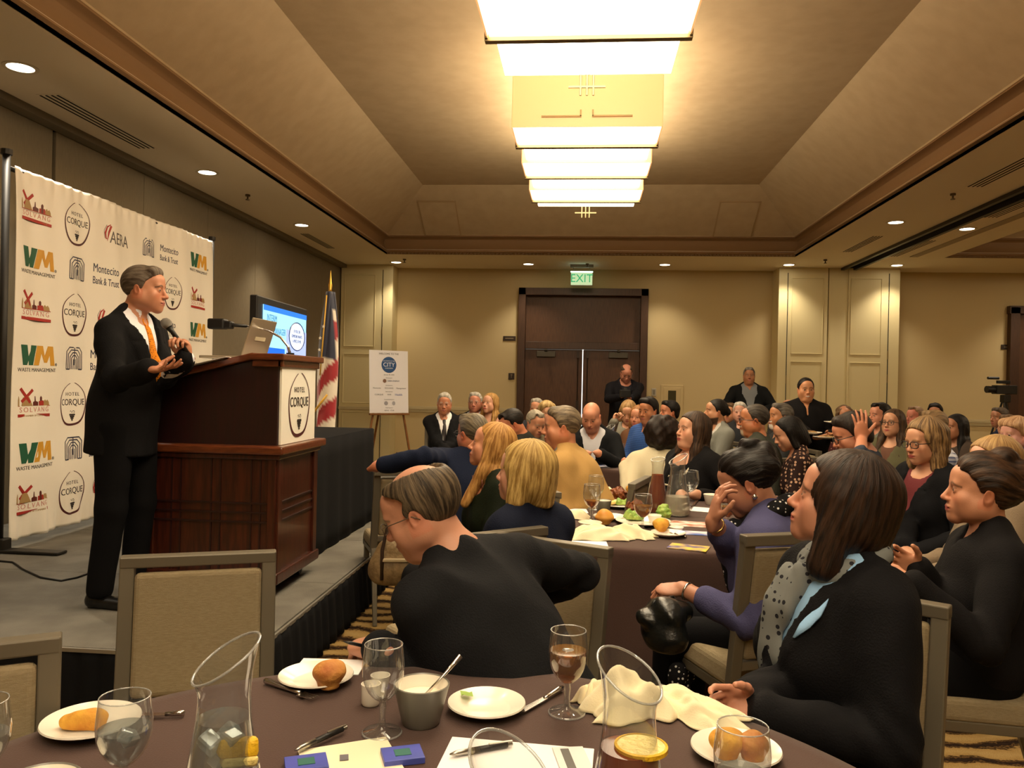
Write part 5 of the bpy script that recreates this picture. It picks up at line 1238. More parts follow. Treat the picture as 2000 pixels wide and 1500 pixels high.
def carafe(loc, label, liquid=None, level=.4, rot=0, lemon=False, s=1.0, slope=.62, ice=0, seed=1, H=.305, group='glass carafes with slanted lips'):
    e = empty('carafe', loc, R(rot), label, 'carafe', group)
    T = [0, .03, .10, .22, .35, .48, .60, .72, .82, .90, 1.0]; Q = [.80, .95, 1.0, .97, .88, .76, .66, .575, .54, .56, .66]; R0 = .0665*s
    rad = lambda t: R0*float(np.interp(t, T, Q))
    def sl(v):
        t = max(0, (v.z/H-.62)/.38); return (v.x*(1+.10*t*t*(v.x > 0)), v.y, v.z+slope*v.x*t*t)
    pf = [(.001, .004)]+[(rad(t), H*t) for t in np.linspace(0, 1, 30)]; b = MB(); b.lathe(pf, 44, fn=sl); b.build('glass_body', m_glass, e, smooth=True)
    b = MB(); b.tube([sl(Vector((rad(1)*math.cos(a*math.pi/18), rad(1)*math.sin(a*math.pi/18), H))) for a in range(37)], .0019, 8, cap=False); b.build('lip', m_glass_t, e, smooth=True)
    b = MB(); b.lathe([(.001, .001), (R0*.8, .001), (R0*.86, .008), (R0*.78, .012), (.001, .010)], 36); b.build('thick_base', m_glass_t, e, smooth=40)
    if liquid:
        p = [(.001, .012)]+[(rad(max(.03, t))*.962, max(.012, H*t)) for t in np.linspace(.04, level, 16)]+[(.001, H*level)]; b = MB(); b.lathe(p, 40); b.build('drink', liquid, e, smooth=40)
    if lemon:
        zz = H*level-.012 if lemon == 'slice' else H*.60
        mr = mat('lemon_rind', 'e8b81e', .5, bump=.3, scale=200); mf = mat('lemon_flesh', 'f0dc8a', .4, bump=.5, scale=90)
        if lemon == 'slice':
            o = MB().tube([(-.012, -.012, H*level-.003), (-.012, -.012, H*level+.004)], .036, 28).build('lemon_slice', mf, e, smooth=40); MB().lathe([(.0335, -.003), (.0375, -.002), (.0375, .004), (.0335, .005)], 28, c=(-.012, -.012, H*level)).build('lemon_rind', mr, o, smooth=40)
        else:
            o = MB().box((.015, -.025, zz), (.058, .030, .026), M=Matrix.Rotation(.15, 3, 'Y'), top=(.92, .5)).build('lemon_wedge', mr, e); bevel(o, .008, 3); MB().box((.015, -.03, zz-.018), (.050, .022, .014), M=Matrix.Rotation(.15, 3, 'Y')).build('lemon_flesh', mf, o, bev=.004)
    rs = random.Random(seed)
    for k in range(ice):
        t = level*(.55+.40*rs.random()); a = rs.random()*6.28; rr = rad(t)*.62*rs.random(); o = MB().box((rr*math.cos(a), rr*math.sin(a), H*t-.01), (.030, .026, .024), M=Matrix.Rotation(rs.random()*3, 3, Vector((rs.random(), rs.random(), 1)))).build('ice_cube', m_ice, e); bevel(o, .005, 2)
    return e
def muffin(loc, r, label, top=None, rz=0, name='muffin', h=1.0, cat='muffin', group=None):
    S = Field((-r*1.5, -r*1.5, -.005), (r*1.5, r*1.5, r*2.4), r/11); S.cone((0, 0, r*.25), (0, 0, r*.75), r*.70, r*.92, r*.1); S.ell((0, 0, r*1.0*h), (r*1.05, r*.98, r*.62*h), r*.15); S.ell((r*.42, r*.1, r*1.25*h), (r*.5, r*.45, r*.35), r*.25)
    S.everywhere(lambda P, F: np.maximum(F+r*.035*wav(P, 5/r, 3), .001-P[..., 2])); v, f = S.mesh(1); o = mesh_obj(name, v, f, top or m_muffin, None, True); return fix(o, loc, rz, label, cat, group)
def utensil(a, b_, kind, label, group=None, z=TC+.004):
    a, b_ = Vector(a), Vector(b_); d = (b_-a); L = d.length; rz = math.atan2(d.y, d.x); e = MB(); k = .0
    if kind == 'knife':
        e.tube([(0, 0, .004), (L*.10, 0, .005), (L*.45, 0, .004)], [.006, .0065, .0045], 8)
        o = e.build('knife', m_silver, smooth=True); bl = MB(); bl.prism([(L*.44, -.006), (L*.94, -.010), (L, -.004), (L*.98, .006), (L*.44, .007)], .0018, c=(0, 0, .003)); bl.build('blade', m_silver, o)
    elif kind == 'fork':
        e.tube([(0, 0, .004), (L*.08, 0, .005), (L*.5, 0, .003), (L*.72, 0, .006)], [.006, .008, .003, .005], 8); o = e.build('fork', m_silver, smooth=True); t = MB(); t.box((L*.77, 0, .004), (L*.10, .024, .002))
        for q in range(4): t.bar((L*.80, -.0095+q*.0063, .004), (L, -.0095+q*.0063, .007), .003, .002)
        t.build('tines', m_silver, o)
    elif kind == 'spoon':
        e.tube([(0, 0, .004), (L*.1, 0, .004), (L*.75, 0, .003)], [.006, .007, .0035], 8); o = e.build('spoon', m_silver, smooth=True); t = MB(); t.lathe([(.001, -.004), (.6, -.002), (1, .003)], 20, fn=lambda v: (L*.86+v.x*L*.14, v.y*.017, .004+v.z)); t.build('spoon_bowl', m_silver, o, smooth=True)
    elif kind == 'pen':
        e.tube([(0, 0, .006), (.012, 0, .006), (L*.38, 0, .006)], [.0015, .005, .0058], 10); o = e.build('pen', m_steel, smooth=True); MB().tube([(L*.36, 0, .006), (L*.92, 0, .006)], .0056, 10).build('barrel', m_black, o, smooth=True); MB().bar((L*.62, 0, .013), (L, 0, .011), .004, .002).build('clip', m_steel, o); MB().tube([(L*.92, 0, .006), (L, 0, .006)], .0042, 8).build('button', m_steel, o)
    return fix(o, (a.x, a.y, z), rz, label, kind, group)
def card(px, py, w, d, rz, name, m, label, cat, h=.003, zz=0, group=None):
    p = onz(px, py, TC+zz); o = MB().box((0, 0, h/2), (w, d, h)).build(name, m, bev=min(.001, h/3)); return fix(o, (p.x, p.y, TC+zz), R(rz), label, cat, group)
def napkin(px, py, sx, sy, rz, label, h=.05, seed=1, z=None, group='cream cloth napkins', m=None):
    p = onz(px, py, TC); n = 40; rows = []; rs = np.random.RandomState(seed)
    k = rs.normal(size=(6, 2))*4; ph = rs.rand(6)*6.28
    for i in range(n+1):
        row = []
        for j in range(n+1):
            u, v = i/n*2-1, j/n*2-1; r2 = max(abs(u), abs(v)); env = (1-r2**3); ridge = sum(math.sqrt(math.sin(k[q][0]*.6*u+k[q][1]*.6*v+ph[q])**2+.03) for q in range(6))/6
            z_ = env*(h*.35+h*1.3*(1-ridge)*(1-.5*r2))+.004*(1-r2); wx = .14*math.sin(v*5+ph[0])+.07*math.sin(v*11+ph[1]); wy = .14*math.sin(u*5+ph[2])+.07*math.sin(u*9+ph[3])
            row.append(((u+wx*abs(u))*sx/2, (v+wy*abs(v))*sy/2, max(z_, .002)))
        rows.append(row)
    b = MB(); b.sheet(rows); o = b.build('napkin', m or m_napkin, smooth=True); s = o.modifiers.new('s', 'SOLIDIFY'); s.thickness = .003; s.offset = 1; return fix(o, (p.x, p.y, TC), R(rz), label, 'napkin', group)
T = lambda px, py: onz(px, py, TC)
# --- the nearest table
carafe((*(atd(440, 1262, 1.15).xy), TC), 'glass carafe of ice water with a yellow lemon wedge, at the lower left', m_water, .72, rot=38, lemon='wedge', ice=9, seed=4, H=.30, slope=.66)
carafe((*(atd(1232, 1290, 1.12).xy), TC), 'glass carafe of iced tea with a floating lemon slice, lower right of the near table', m_tea, .66, rot=140, lemon='slice', ice=7, seed=9, H=.30)
carafe((*(atd(1000, 1480, .86).xy), TC), 'nearest empty glass carafe, its slanted lip cut off by the bottom edge', None, 0, rot=140, H=.285, slope=.7)
plate(T(617, 1334), .086, 'white bread plate holding the whole golden muffin, near table'); muffin((*T(642, 1350).xy, TC+.009), .036, 'whole golden brown muffin on the white plate near the lectern side', rz=.4)
plate(T(950, 1390), .084, 'empty white bread plate in the middle of the near table, with a scrap of lettuce')
b = MB(); b.sheet([[(x*.012, y*.012, .002+.004*math.sin(x*2+y*3)) for x in range(-1, 2)] for y in range(-1, 2)]); fix(b.build('lettuce_scrap', mat('lettuce', '8fae48', .6), smooth=True), (*T(911, 1376).xy, TC+.022), .4, 'small green scrap of lettuce on the rim of the empty plate', 'lettuce')
plate(T(1437, 1480), .085, 'white bread plate with broken muffins, lower right behind the short tumbler')
muffin((*T(1418, 1488).xy, TC+.009), .032, 'broken muffin half on the lower right plate, the left one', m_yellow); muffin((*T(1470, 1492).xy, TC+.009), .030, 'broken muffin half on the lower right plate, the right one', m_muffin, rz=1)
plate(T(178, 1425), .092, 'white bread plate with half an eaten cornbread at the lower left')
p = T(160, 1432); S = Field((-.06, -.05, -.01), (.06, .05, .05), .0035); S.cone((-.028, 0, .012), (.028, 0, .012), .016, .019, .01); S.ell((.012, .005, .022), (.036, .022, .014), .008); S.everywhere(lambda P, F: np.maximum(F+.003*wav(P, 130, 2), .001-P[..., 2])); v_, f_ = S.mesh(1)
fix(mesh_obj('cornbread', v_, f_, m_yellow, None, True), (p.x, p.y, TC+.009), .1, 'half eaten piece of yellow cornbread on the lower left plate', 'bread')
goblet(T(746, 1432), 'empty stemmed goblet standing in the middle of the near table'); goblet(T(1107, 1393), 'stemmed goblet half full of iced tea beside the knife', m_teal, .60, ice=4, seed=3)
goblet(T(240, 1572), 'stemmed goblet of water in front of the cornbread plate, lower left', m_water, .52, ice=2, seed=8, rim=.040); goblet(T(-42, 1585), 'stemmed goblet of water cut off by the left edge', m_water, .5, rim=.040); goblet(T(1446, 1640), 'stemmed goblet with ice in front of the broken muffins, lower right', m_water, .35, ice=4, seed=12, rim=.040)
# bowl with dressing and spoon
def bowl(loc, r, h, label, fill=m_cream, m=None, name='soup_bowl', cat='bowl', lv=.7):
    m = m or mat('bowl_grey', '77756c', .3, spec=.5); e = empty(name, loc, 0, label, cat); rb = r*.62
    b = MB(); b.lathe([(.001, .0), (rb, .0), (rb+.003, .004), (r, h), (r-.002, h+.0015), (r-.004, h-.001)], 44); b.build('outer_wall', m, e, smooth=50)
    b = MB(); b.lathe([(r-.002, h+.0015), (r-.005, h-.003), (rb, .008), (.001, .007)], 44); b.build('inner_glaze', m_china, e, smooth=50)
    if fill: zz = h*lv; rr = rb+(r-.006-rb)*lv; b = MB(); b.lathe([(.001, zz+.001), (rr, zz), ], 36); b.build('filling', fill, e)
    return e
bowl(T(822, 1412), .058, .082, 'grey and white bowl of creamy dressing with a spoon leaning in it')
e = MB(); q0 = T(822, 1412); sp = MB(); sp.tube([(.0, .0, .055), (.028, .03, .085), (.062, .058, .125)], [.0035, .003, .006], 8); fix(sp.build('spoon', m_silver, smooth=True), (q0.x+.005, q0.y, TC), -.1, 'steel spoon leaning in the bowl of dressing', 'spoon')
cr = empty('creamer', T(724, 1376), 0, 'small white china creamer behind the empty goblet', 'creamer'); b = MB(); b.lathe([(.001, .001), (.018, .001), (.021, .006), (.0205, .03), (.0215, .046), (.0195, .046), (.018, .03), (.001, .006)], 28); b.build('creamer_body', m_china, cr, smooth=50)
cr = empty('sauce_cup', T(742, 1362), 0, 'small tapered white china cup beside the creamer', 'cup'); b = MB(); b.lathe([(.001, .001), (.013, .001), (.022, .050), (.020, .050), (.012, .005), (.001, .004)], 28); b.build('cup_body', m_china, cr, smooth=50)
bowl(T(75, 1592), .062, .055, 'grey bowl at the lower left corner cut off by the bottom edge', None)
utensil(T(518, 1336), T(615, 1372), 'fork', 'steel fork tucked under the plate of the whole muffin'); utensil(T(1098, 1350), T(1018, 1398), 'knife', 'steel knife lying against the empty plate'); utensil(T(360, 1401), T(276, 1404), 'knife', 'steel knife lying between the cornbread plate and the water carafe')
card(645, 1303, .16, .10, 4, 'note_paper', mat('paper', 'f3f1f2', .7), 'white sheet of paper on the table edge under the hand of the leaning man', 'paper')
card(690, 1500, .17, .20, 28, 'note_card', mat('note_cream', 'efe6c6', .7), 'cream note card with a small dark emblem, bottom middle of the near table', 'paper')
q = T(672, 1484); fix(MB().box((0, 0, .002), (.016, .022, .001)).build('emblem', mat('emblem_grey', '6d6a72', .6)), (q.x, q.y, TC+.0025), .3, 'small dark printed crest on the cream note card', 'emblem')
m_bb = mat('booklet_blue', '4c55b8', .4, col2='4450a8', cscale=20); m_bg = mat('booklet_green', '2f6a62', .4)
for px, py, rz, lb in ((598, 1500, 24, 'small blue booklet with a green square, left of the note card'), (786, 1482, 22, 'small blue booklet with a green square, right of the note card')):
    o = card(px, py, .075, .058, rz, 'booklet', m_bb, lb, 'booklet', h=.012); MB().box((0, 0, .0125), (.030, .026, .001)).build('cover_patch', m_bg, o)
card(1010, 1488, .28, .15, -3, 'program_sheet', mat('paper', 'f3f1f2', .7), 'white program sheet behind the nearest carafe', 'paper'); o = card(1118, 1485, .06, .10, 12, 'ticket', mat('ticket_white', 'd9d9d9', .6), 'small white card with a grey stripe beside the tea carafe', 'card', zz=.004); MB().box((-.008, 0, .0035), (.016, .08, .001)).build('grey_stripe', mat('stripe_grey', '5e5e5c', .6), o)
utensil(T(576, 1478), T(676, 1432), 'pen', 'black and silver ballpoint pen on the note card', z=TC+.006); utensil(T(878, 1484), T(1000, 1462), 'pen', 'black and silver ballpoint pen behind the nearest carafe')
napkin(1220, 1385, .17, .15, 20, 'crumpled cream napkin standing behind the iced tea carafe', .085, 3); napkin(1345, 1392, .24, .12, -38, 'cream napkin spread toward the woman with the scarf', .045, 8); napkin(1163, 1368, .09, .07, 60, 'small crumpled end of cream napkin left of the tea carafe', .05, 12)
card(1318, 1362, .12, .09, -35, 'menu_card', mat('menu_grey', '6c665a', .6), 'grey menu card at the table edge behind the napkin', 'card')
# --- second table
def T1(px, py): return onz(px, py, TC)
carafe(T1(1283, 1003), 'slim carafe of dark iced tea on the second table', m_tea, .72, rot=60, H=.30, s=.86, slope=.25); carafe(T1(1322, 1007), 'wide carafe with milky ice water on the second table', thin_glass('milky', 'e9e4da', .5, 2, .05, .35, 'e9dfc8'), .34, rot=20, H=.31, ice=4, s=1.08)
goblet(T1(1155, 1018), 'goblet of pale tea in front of the blonde bob, second table', m_teal, .30, rim=.042, h=.19); goblet(T1(1163, 995), 'empty goblet behind the goblet of pale tea, second table', None, rim=.042, h=.19); goblet(T1(1255, 1036), 'goblet of tea before the salad plate, second table', m_teal, .50, rim=.042, h=.175); goblet(T1(1421, 1036), 'goblet of tea partly hidden by the woman in violet', m_teal, .45, rim=.038)
goblet(T1(1345, 985), 'large balloon goblet behind the white carafe, second table', m_glass, .3, rim=.055, h=.2)
m_green = mat('salad_green', '6f9a3a', .6, bump=.6, scale=60, col2='a8c060', cscale=30); m_meat = mat('roast_brown', '8a4a1e', .5, bump=.8, scale=70, col2='5e2c12', cscale=25)
def food(loc, label, cat, m, r=(.045, .04, .02), name='salad', sd=1, rough=.013):
    S = Field((-r[0]*1.5, -r[1]*1.5, -.005), (r[0]*1.5, r[1]*1.5, r[2]*2.4), .004); S.ell((0, 0, r[2]*.5), r, 0); S.everywhere(lambda P, F: np.maximum(F+rough*(wav(P, 110, sd)+.5*wav(P, 260, sd+2)), .001-P[..., 2])); v, f = S.mesh(0); return fix(mesh_obj(name, v, f, m, None, True), loc, sd, label, cat)
plate(T1(1212, 990), .135, 'dinner plate with meat and salad at the far side of the second table', 'dinner plates on the second table'); plate(T1(1256, 1024), .14, 'dinner plate with salad nearest the woman in violet', 'dinner plates on the second table'); plate(T1(1190, 1015), .085, 'white bread plate behind the bread roll, second table'); plate(T1(1305, 1048), .082, 'white bread plate with a yellow muffin at the near edge of the second table')
q = T1(1207, 978); food((q.x, q.y, TC+.012), 'mound of browned meat on the far dinner plate of the second table', 'food', m_meat, (.065, .05, .05), 'roast_meat', 2); q = T1(1222, 990); food((q.x, q.y, TC+.012), 'green salad on the far dinner plate', 'food', m_green, (.06, .035, .022), 'salad', 3); q = T1(1195, 988); food((q.x, q.y, TC+.012), 'folded tortilla on the far dinner plate', 'food', mat('tortilla', 'e2c476', .7), (.055, .035, .014), 'tortilla', 4, .003)
q = T1(1236, 1018); food((q.x, q.y, TC+.012), 'green salad on the left of the near dinner plate', 'food', m_green, (.05, .05, .030), 'salad', 5); q = T1(1240, 1006); food((q.x, q.y, TC+.014), 'piece of browned meat on the near dinner plate', 'food', m_meat, (.045, .04, .045), 'roast_meat', 6); q = T1(1297, 1015); food((q.x, q.y, TC+.012), 'green and red salad on the right of the near dinner plate', 'food', m_green, (.035, .035, .045), 'salad', 7)
bowl(T1(1278, 1023), .036, .045, 'small white sauce cup on the near dinner plate', m_cream, m_china, 'sauce_cup', 'cup'); bowl(T1(1321, 1038), .036, .022, 'small white butter dish behind the yellow muffin', m_cream, m_china, 'butter_dish', 'bowl'); bowl(T1(1178, 1004), .045, .075, 'grey bowl behind the goblet of pale tea, second table', None)
bowl(T1(1388, 985), .045, .06, 'white soup cup with a spoon by the raised hand, second table', m_cream, m_china, 'soup_cup', 'cup'); bowl(T1(1152, 1040), .058, .05, 'white bowl of yellow butter left of the napkins, second table', mat('butter', 'ead27a', .5), m_china, 'butter_bowl', 'bowl')
muffin((*T1(1235, 970).xy, TC+.01), .042, 'round yellow muffin at the far edge of the second table', m_yellow); muffin((*T1(1180, 1026).xy, TC+.006), .046, 'golden bread roll on the bread plate, second table', mat('roll_gold', 'cf8a35', .55, col2='e0a850', cscale=10), h=.7); muffin((*T1(1290, 1042).xy, TC+.01), .038, 'yellow muffin on the bread plate at the near edge, second table', m_yellow)
napkin(1133, 972, .30, .20, 10, 'folded cream napkin before the man in the tan jacket', .09, 21); napkin(1120, 1012, .16, .12, 0, 'crumpled cream napkin beside the blonde bob', .05, 22); napkin(1172, 1052, .26, .13, 8, 'crumpled cream napkin at the near edge, left one, second table', .07, 23); napkin(1228, 1048, .22, .12, -20, 'crumpled cream napkin at the near edge, right one, second table', .06, 24); napkin(1182, 968, .14, .10, 10, 'cream napkin behind the meat plate', .05, 25)
m_print = mat('brochure_print', 'e9e2e2', .5, col2='4a66b0', cscale=9, detail=1); m_print2 = mat('brochure_warm', 'efe8e0', .5, col2='b06a4a', cscale=14, detail=1)
card(1112, 998, .20, .14, 5, 'program_sheet', mat('paper', 'f3f1f2', .7), 'white sheets with a blue corner at the left of the second table', 'paper'); card(1142, 1062, .20, .10, 3, 'program_sheet', mat('paper', 'f3f1f2', .7), 'white sheet under the napkins at the near edge of the second table', 'paper')
card(1345, 1024, .28, .16, -8, 'brochure', m_print2, 'glossy brochure with warm pictures before the woman in violet', 'brochure'); card(1372, 996, .2, .16, -20, 'program_sheet', mat('paper', 'f3f1f2', .7), 'white sheet right of the wide carafe, second table', 'paper'); card(1360, 1042, .2, .1, -4, 'brochure', m_print, 'brochure fanned at the right of the yellow muffin', 'brochure'); card(1345, 1070, .17, .12, -18, 'brochure', mat('brochure_mix', '3a3a8a', .4, col2='e6c84a', cscale=16, detail=1), 'colourful blue and yellow brochure hanging over the near table edge', 'brochure', h=.004)
utensil(T1(1345, 1000), T1(1365, 975), 'knife', 'dark table knife beside the wide carafe'); utensil(T1(1340, 1052), T1(1310, 1044), 'fork', 'fork beside the yellow muffin plate'); utensil(T1(1270, 1042), T1(1240, 1046), 'knife', 'knife lying behind the right napkin on the second table')
# --- third table
carafe(T1(1190, 899), 'carafe with a little iced tea on the third table before the bald man', m_tea, .24, rot=40, H=.31); goblet(T1(1167, 893), 'goblet left of the carafe on the third table', m_water, .3); goblet(T1(1176, 890), 'second goblet left of the carafe on the third table', m_teal, .3); goblet(T1(1210, 905), 'goblet right of the carafe on the third table', m_water, .3); goblet(T1(1160, 885), 'goblet nearest the bald man on the third table', m_water, .3)
card(1195, 911, .34, .20, 4, 'brochure', m_print, 'blue and white brochures on the near edge of the third table', 'brochure'); card(1225, 905, .25, .15, -12, 'program_sheet', mat('paper', 'f3f1f2', .7), 'white sheet on the third table beside the white sweater', 'paper')
plate(T1(1212, 880), .13, 'plate with yellow food before the woman with blond bangs', 'dinner plates'); q = T1(1209, 878); food((q.x, q.y, TC+.012), 'yellow food on the plate before the woman with blond bangs', 'food', m_yellow, (.07, .05, .03), 'cornbread', 9)
card(1642, 876, .3, .2, 0, 'program_sheet', mat('paper', 'f3f1f2', .7), 'white papers on the far right table beside the waitress', 'paper'); goblet(T1(1652, 876), 'goblet on the far right table beside the waitress', m_water, .4); goblet(T1(1630, 877), 'goblet at the back of the far right table', m_water, .4); plate(T1(1612, 876), .12, 'plate on the far right table', 'dinner plates')
# ------------------------------------------------------------ the guests
def HP(px, ytop, d, up=.118): return tuple(atd(px, ytop+up*CAM_F/d, d))
W_ = lambda px, py, d: tuple(atd(px, py, d))
def pattern(name, base, dot, kind='dots', scale=40, thr=.28, stretch=(1, 1, 1)):
    if name in MATS: return MATS[name]
    m = bpy.data.materials.new(name); m.use_nodes = True; nt = m.node_tree; N = nt.nodes; L = nt.links; b = N['Principled BSDF']; b.inputs['Roughness'].default_value = .85; b.inputs['Specular IOR Level'].default_value = .2
    tc = N.new('ShaderNodeTexCoord'); mp = N.new('ShaderNodeMapping'); mp.inputs['Scale'].default_value = stretch; L.new(tc.outputs['Object'], mp.inputs[0]); mx = N.new('ShaderNodeMixRGB'); mx.inputs[1].default_value = (*lin(base), 1); mx.inputs[2].default_value = (*lin(dot), 1)
    if kind == 'dots':
        v = N.new('ShaderNodeTexVoronoi'); v.inputs['Scale'].default_value = scale; v.inputs['Randomness'].default_value = .45; L.new(mp.outputs[0], v.inputs['Vector']); c = N.new('ShaderNodeMath'); c.operation = 'LESS_THAN'; c.inputs[1].default_value = thr; L.new(v.outputs['Distance'], c.inputs[0]); L.new(c.outputs[0], mx.inputs[0])
    elif kind == 'check':
        s = N.new('ShaderNodeSeparateXYZ'); L.new(mp.outputs[0], s.inputs[0]); outs = []
        for q in (0, 2):
            a = N.new('ShaderNodeMath'); a.operation = 'MULTIPLY'; a.inputs[1].default_value = scale; L.new(s.outputs[q], a.inputs[0]); f = N.new('ShaderNodeMath'); f.operation = 'FRACT'; L.new(a.outputs[0], f.inputs[0]); g = N.new('ShaderNodeMath'); g.operation = 'LESS_THAN'; g.inputs[1].default_value = thr; L.new(f.outputs[0], g.inputs[0]); outs.append(g.outputs[0])
        a = N.new('ShaderNodeMath'); a.operation = 'ADD'; L.new(outs[0], a.inputs[0]); L.new(outs[1], a.inputs[1]); c = N.new('ShaderNodeMath'); c.operation = 'MULTIPLY'; c.inputs[1].default_value = .5; L.new(a.outputs[0], c.inputs[0]); L.new(c.outputs[0], mx.inputs[0])
    L.new(mx.outputs[0], b.inputs['Base Color']); MATS[name] = m; return m
tie_or = pattern('tie_orange', 'd8831e', '7a3a10', 'dots', 95, .30)
A = []
# the speaker on the stage
sp_h = atd(283, 567, 4.10)
I = person('grey-haired man in black suit and orange tie speaking behind the lectern', tuple(sp_h), -82, -98, pitch=-2, lean=(.05, 0), neckf=.05, wd=.95, belly=.02, skin='c08465', hair=('short', '463a30', {'c2': '6e6357'}), top=('suit', '111113', {'tie': tie_or, 'inner': 'e6e6ee', 'hem': .165, 'v': .36, 'vw': .085}), legs='0d0d0f', stand=True, floor=SZ, res=3, iris='4a5a66',
    handw={1: W_(290, 722, 3.72), -1: W_(364, 700, 3.98)}, elbow={1: (-.35, .0, -1), -1: (-.4, .3, -1)},
    handq={1: dict(fw=(.95, -.1, .05), nm=(-.05, -.15, 1), L=(-.1, .8, .5), curls=[(8, 14, 10), (14, 18, 12), (18, 22, 14), (24, 26, 16)], thumb=(.5, .8, .5), tb=15), -1: dict(fw=(-.15, -.15, .95), nm=(-.1, -.9, -.2), L=(-.9, .1, .1), curls=[(55, 65, 35), (58, 70, 40), (60, 72, 42), (62, 74, 42)], thumb=(.8, .2, .7))}, q={'jaw': 1.04, 'nose': 1.0, 'full': .4}, stance=.11)
spk = I
mic = MB(); d_ = (Vector(W_(388, 702, 4.0))-Vector(W_(343, 640, 3.98))).normalized(); wr_ = Vector(tuple(spk['Ty'] @ (spk['org']+spk['J']['W'][-1])))+Vector((-.15, -.15, .95))*.088+Vector((-.1, -.9, -.2))*.026; a_ = wr_-d_*.115
mic.tube([tuple(a_+d_*t) for t in (.025, .05, .18)], [.018, .012, .010], 14); o = mic.build('microphone', m_black, smooth=True); tag(o, 'black handheld microphone with silver mesh head held by the speaker', 'microphone')
hdm = MB(); hdm.tube([tuple(a_+d_*t) for t in (-.024, -.018, -.006, .010, .026)], [.006, .018, .0245, .0255, .020], 18); hdm.build('mesh_head', mat('mic_mesh', '8d8a84', .4, .8, bump=.6, scale=900), o, smooth=True)
# the woman with the spotted scarf, nearest on the right
fw_h = Vector(W_(1640, 985, 1.98))
I = person('woman with dark brown bob, spotted grey scarf and black blazer, nearest on the right', tuple(fw_h), 71, 104, pitch=14, lean=(.00, .0), sex='f', wd=1.12, fat=.014, bust=1.25, skin='c48a70', hair=('shoulder', '3a271b', {'c2': '160e0a', 'thick': .012, 'seed': 4}), top=('blazer', '101013', {'shirt': True, 'inner': '8fb8e0', 'v': .30, 'vw': .085, 'hem': .16}), res=3, iris='4a4030',
    handw={-1: tuple(onz(1500, 1398, .74)), 1: tuple(onz(1470, 1368, .75))}, elbow={-1: (.6, -.35, -.7), 1: (.5, .4, -.8)},
    handq={-1: dict(fw=(-.93, .20, -.12), nm=(.1, .75, -.55), L=(-.1, .45, .9), curls=[(18, 30, 22), (26, 36, 26), (32, 40, 28), (38, 44, 30)], sc=.92), 1: dict(fw=(-.86, -.25, .18), nm=(.05, -.75, -.3), L=(-.1, -.2, .95), curls=[(15, 25, 20), (30, 38, 26), (36, 44, 28), (42, 46, 30)], sc=.92)}, q={'jaw': 1.0, 'nose': 1.12, 'full': .5}, knees={1: (.12, .42), -1: (-.12, .42)})
fg = I
# scarf looped round her neck
def scarf(I, m, label, ln=.30, fat=.034, loops=True, side=0.0, z1=-.40, name='scarf', sc=1.0, extra=()):
    J = I['J']; S = Field(J['sh']-V3(.32, .32, .95 if extra else .62), J['sh']+V3(.32, .62 if extra else .34, .22), .007); T = np.stack([J['l'], J['f'], J['u']], -1); S.frame(J['sh'], T)
    n = 14; r = .088*sc
    P = [(r*math.sin(2*math.pi*k/n), -.012+(r*.92)*math.cos(2*math.pi*k/n), .035-.035*math.cos(2*math.pi*k/n)) for k in range(n+1)]
    if loops:
        for k in range(n): S.cone(P[k], P[k+1], fat, fat, .012)
    q = [(side-.02, .115*sc, -.02), (side-.005, .150*sc, -.10), (side, .160*sc, -.20), (side+.005, .158, -.30), (side, .155, z1)]
    for k in range(4): S.cone(q[k], q[k+1], fat*(1.7-.2*k), fat*(1.6-.2*k), .02, sq=(1, .5))
    for k in range(len(extra)-1): S.cone(extra[k], extra[k+1], fat*1.3, fat*1.4, .02, sq=(1, .5))
    S.everywhere(lambda P, F: F+.006*wav(P, 48, 3)+.004*np.sin(P[..., 0]*95+4*wav(P, 14, 9))); v, f = S.mesh(1); o = mesh_obj(name, v, f, m, I['body'], True); o['label'] = label; return o
scarf(fg, pattern('scarf_spots', '777b7a', '24242a', 'dots', 52, .30), 'grey scarf with dark spots', z1=-.32, side=.035, fat=.027)
mcol = mat('collar_blue', '8fbce8', .7, bump=.1, scale=200); strip(fg['FJ'], fg['J'], [(-.050, .030), (-.062, .0), (-.070, -.035), (-.078, -.07), (-.082, -.10), (-.084, -.13)], [.05, .075, .090, .085, .055, .006], .004, mcol, fg['body'], 'shirt_collar', off=.016)
def earring(I, s, m, r=.010, drop=.0):
    p = I['hl'] + I['M'] @ V3(s*.086, -.012, -.047-drop); b = MB(); b.lathe([(.001, -r), (r*.7, -r*.6), (r, 0), (r*.7, r*.6), (.001, r)], 12, c=tuple(p)); b.build('earring', m, I['body'], smooth=True)
# leaning man in black jacket
jm_h = Vector(W_(822, 1000, 2.16))
I = person('balding man in black jacket leaning left over the near table with a pen', tuple(jm_h), 82, 42, pitch=-26, roll=-4, lean=(.24, -.12), neckf=.075, wd=1.03, fat=.014, belly=.03, skin='c08a70', hair=('balding', '6e5f4a', {'c2': '2c241b', 'thick': .010, 'seed': 7}), top=('suit', '17181b', {'shirt': False, 'imat': pattern('check_shirt', 'dfe3ea', '2b3555', 'check', 120, .5), 'hem': .22}), res=3, shroll=-6,
    handw={-1: W_(742, 1268, 2.00), 1: W_(985, 1185, 2.42)}, elbow={-1: (.3, .2, -.8), 1: (.7, .6, -.1)}, handq={-1: dict(fw=(-.85, .45, -.05), nm=(.0, .2, -1), L=(.4, .9, .1), curls=[(40, 60, 30), (50, 65, 35), (60, 70, 40), (65, 70, 40)], thumb=(.8, .35, .6))}, q={'jaw': 1.08, 'nose': 1.05, 'full': .8}, gl=dict(col='5a4a3a', r=.0015, h=.015, w=.022))
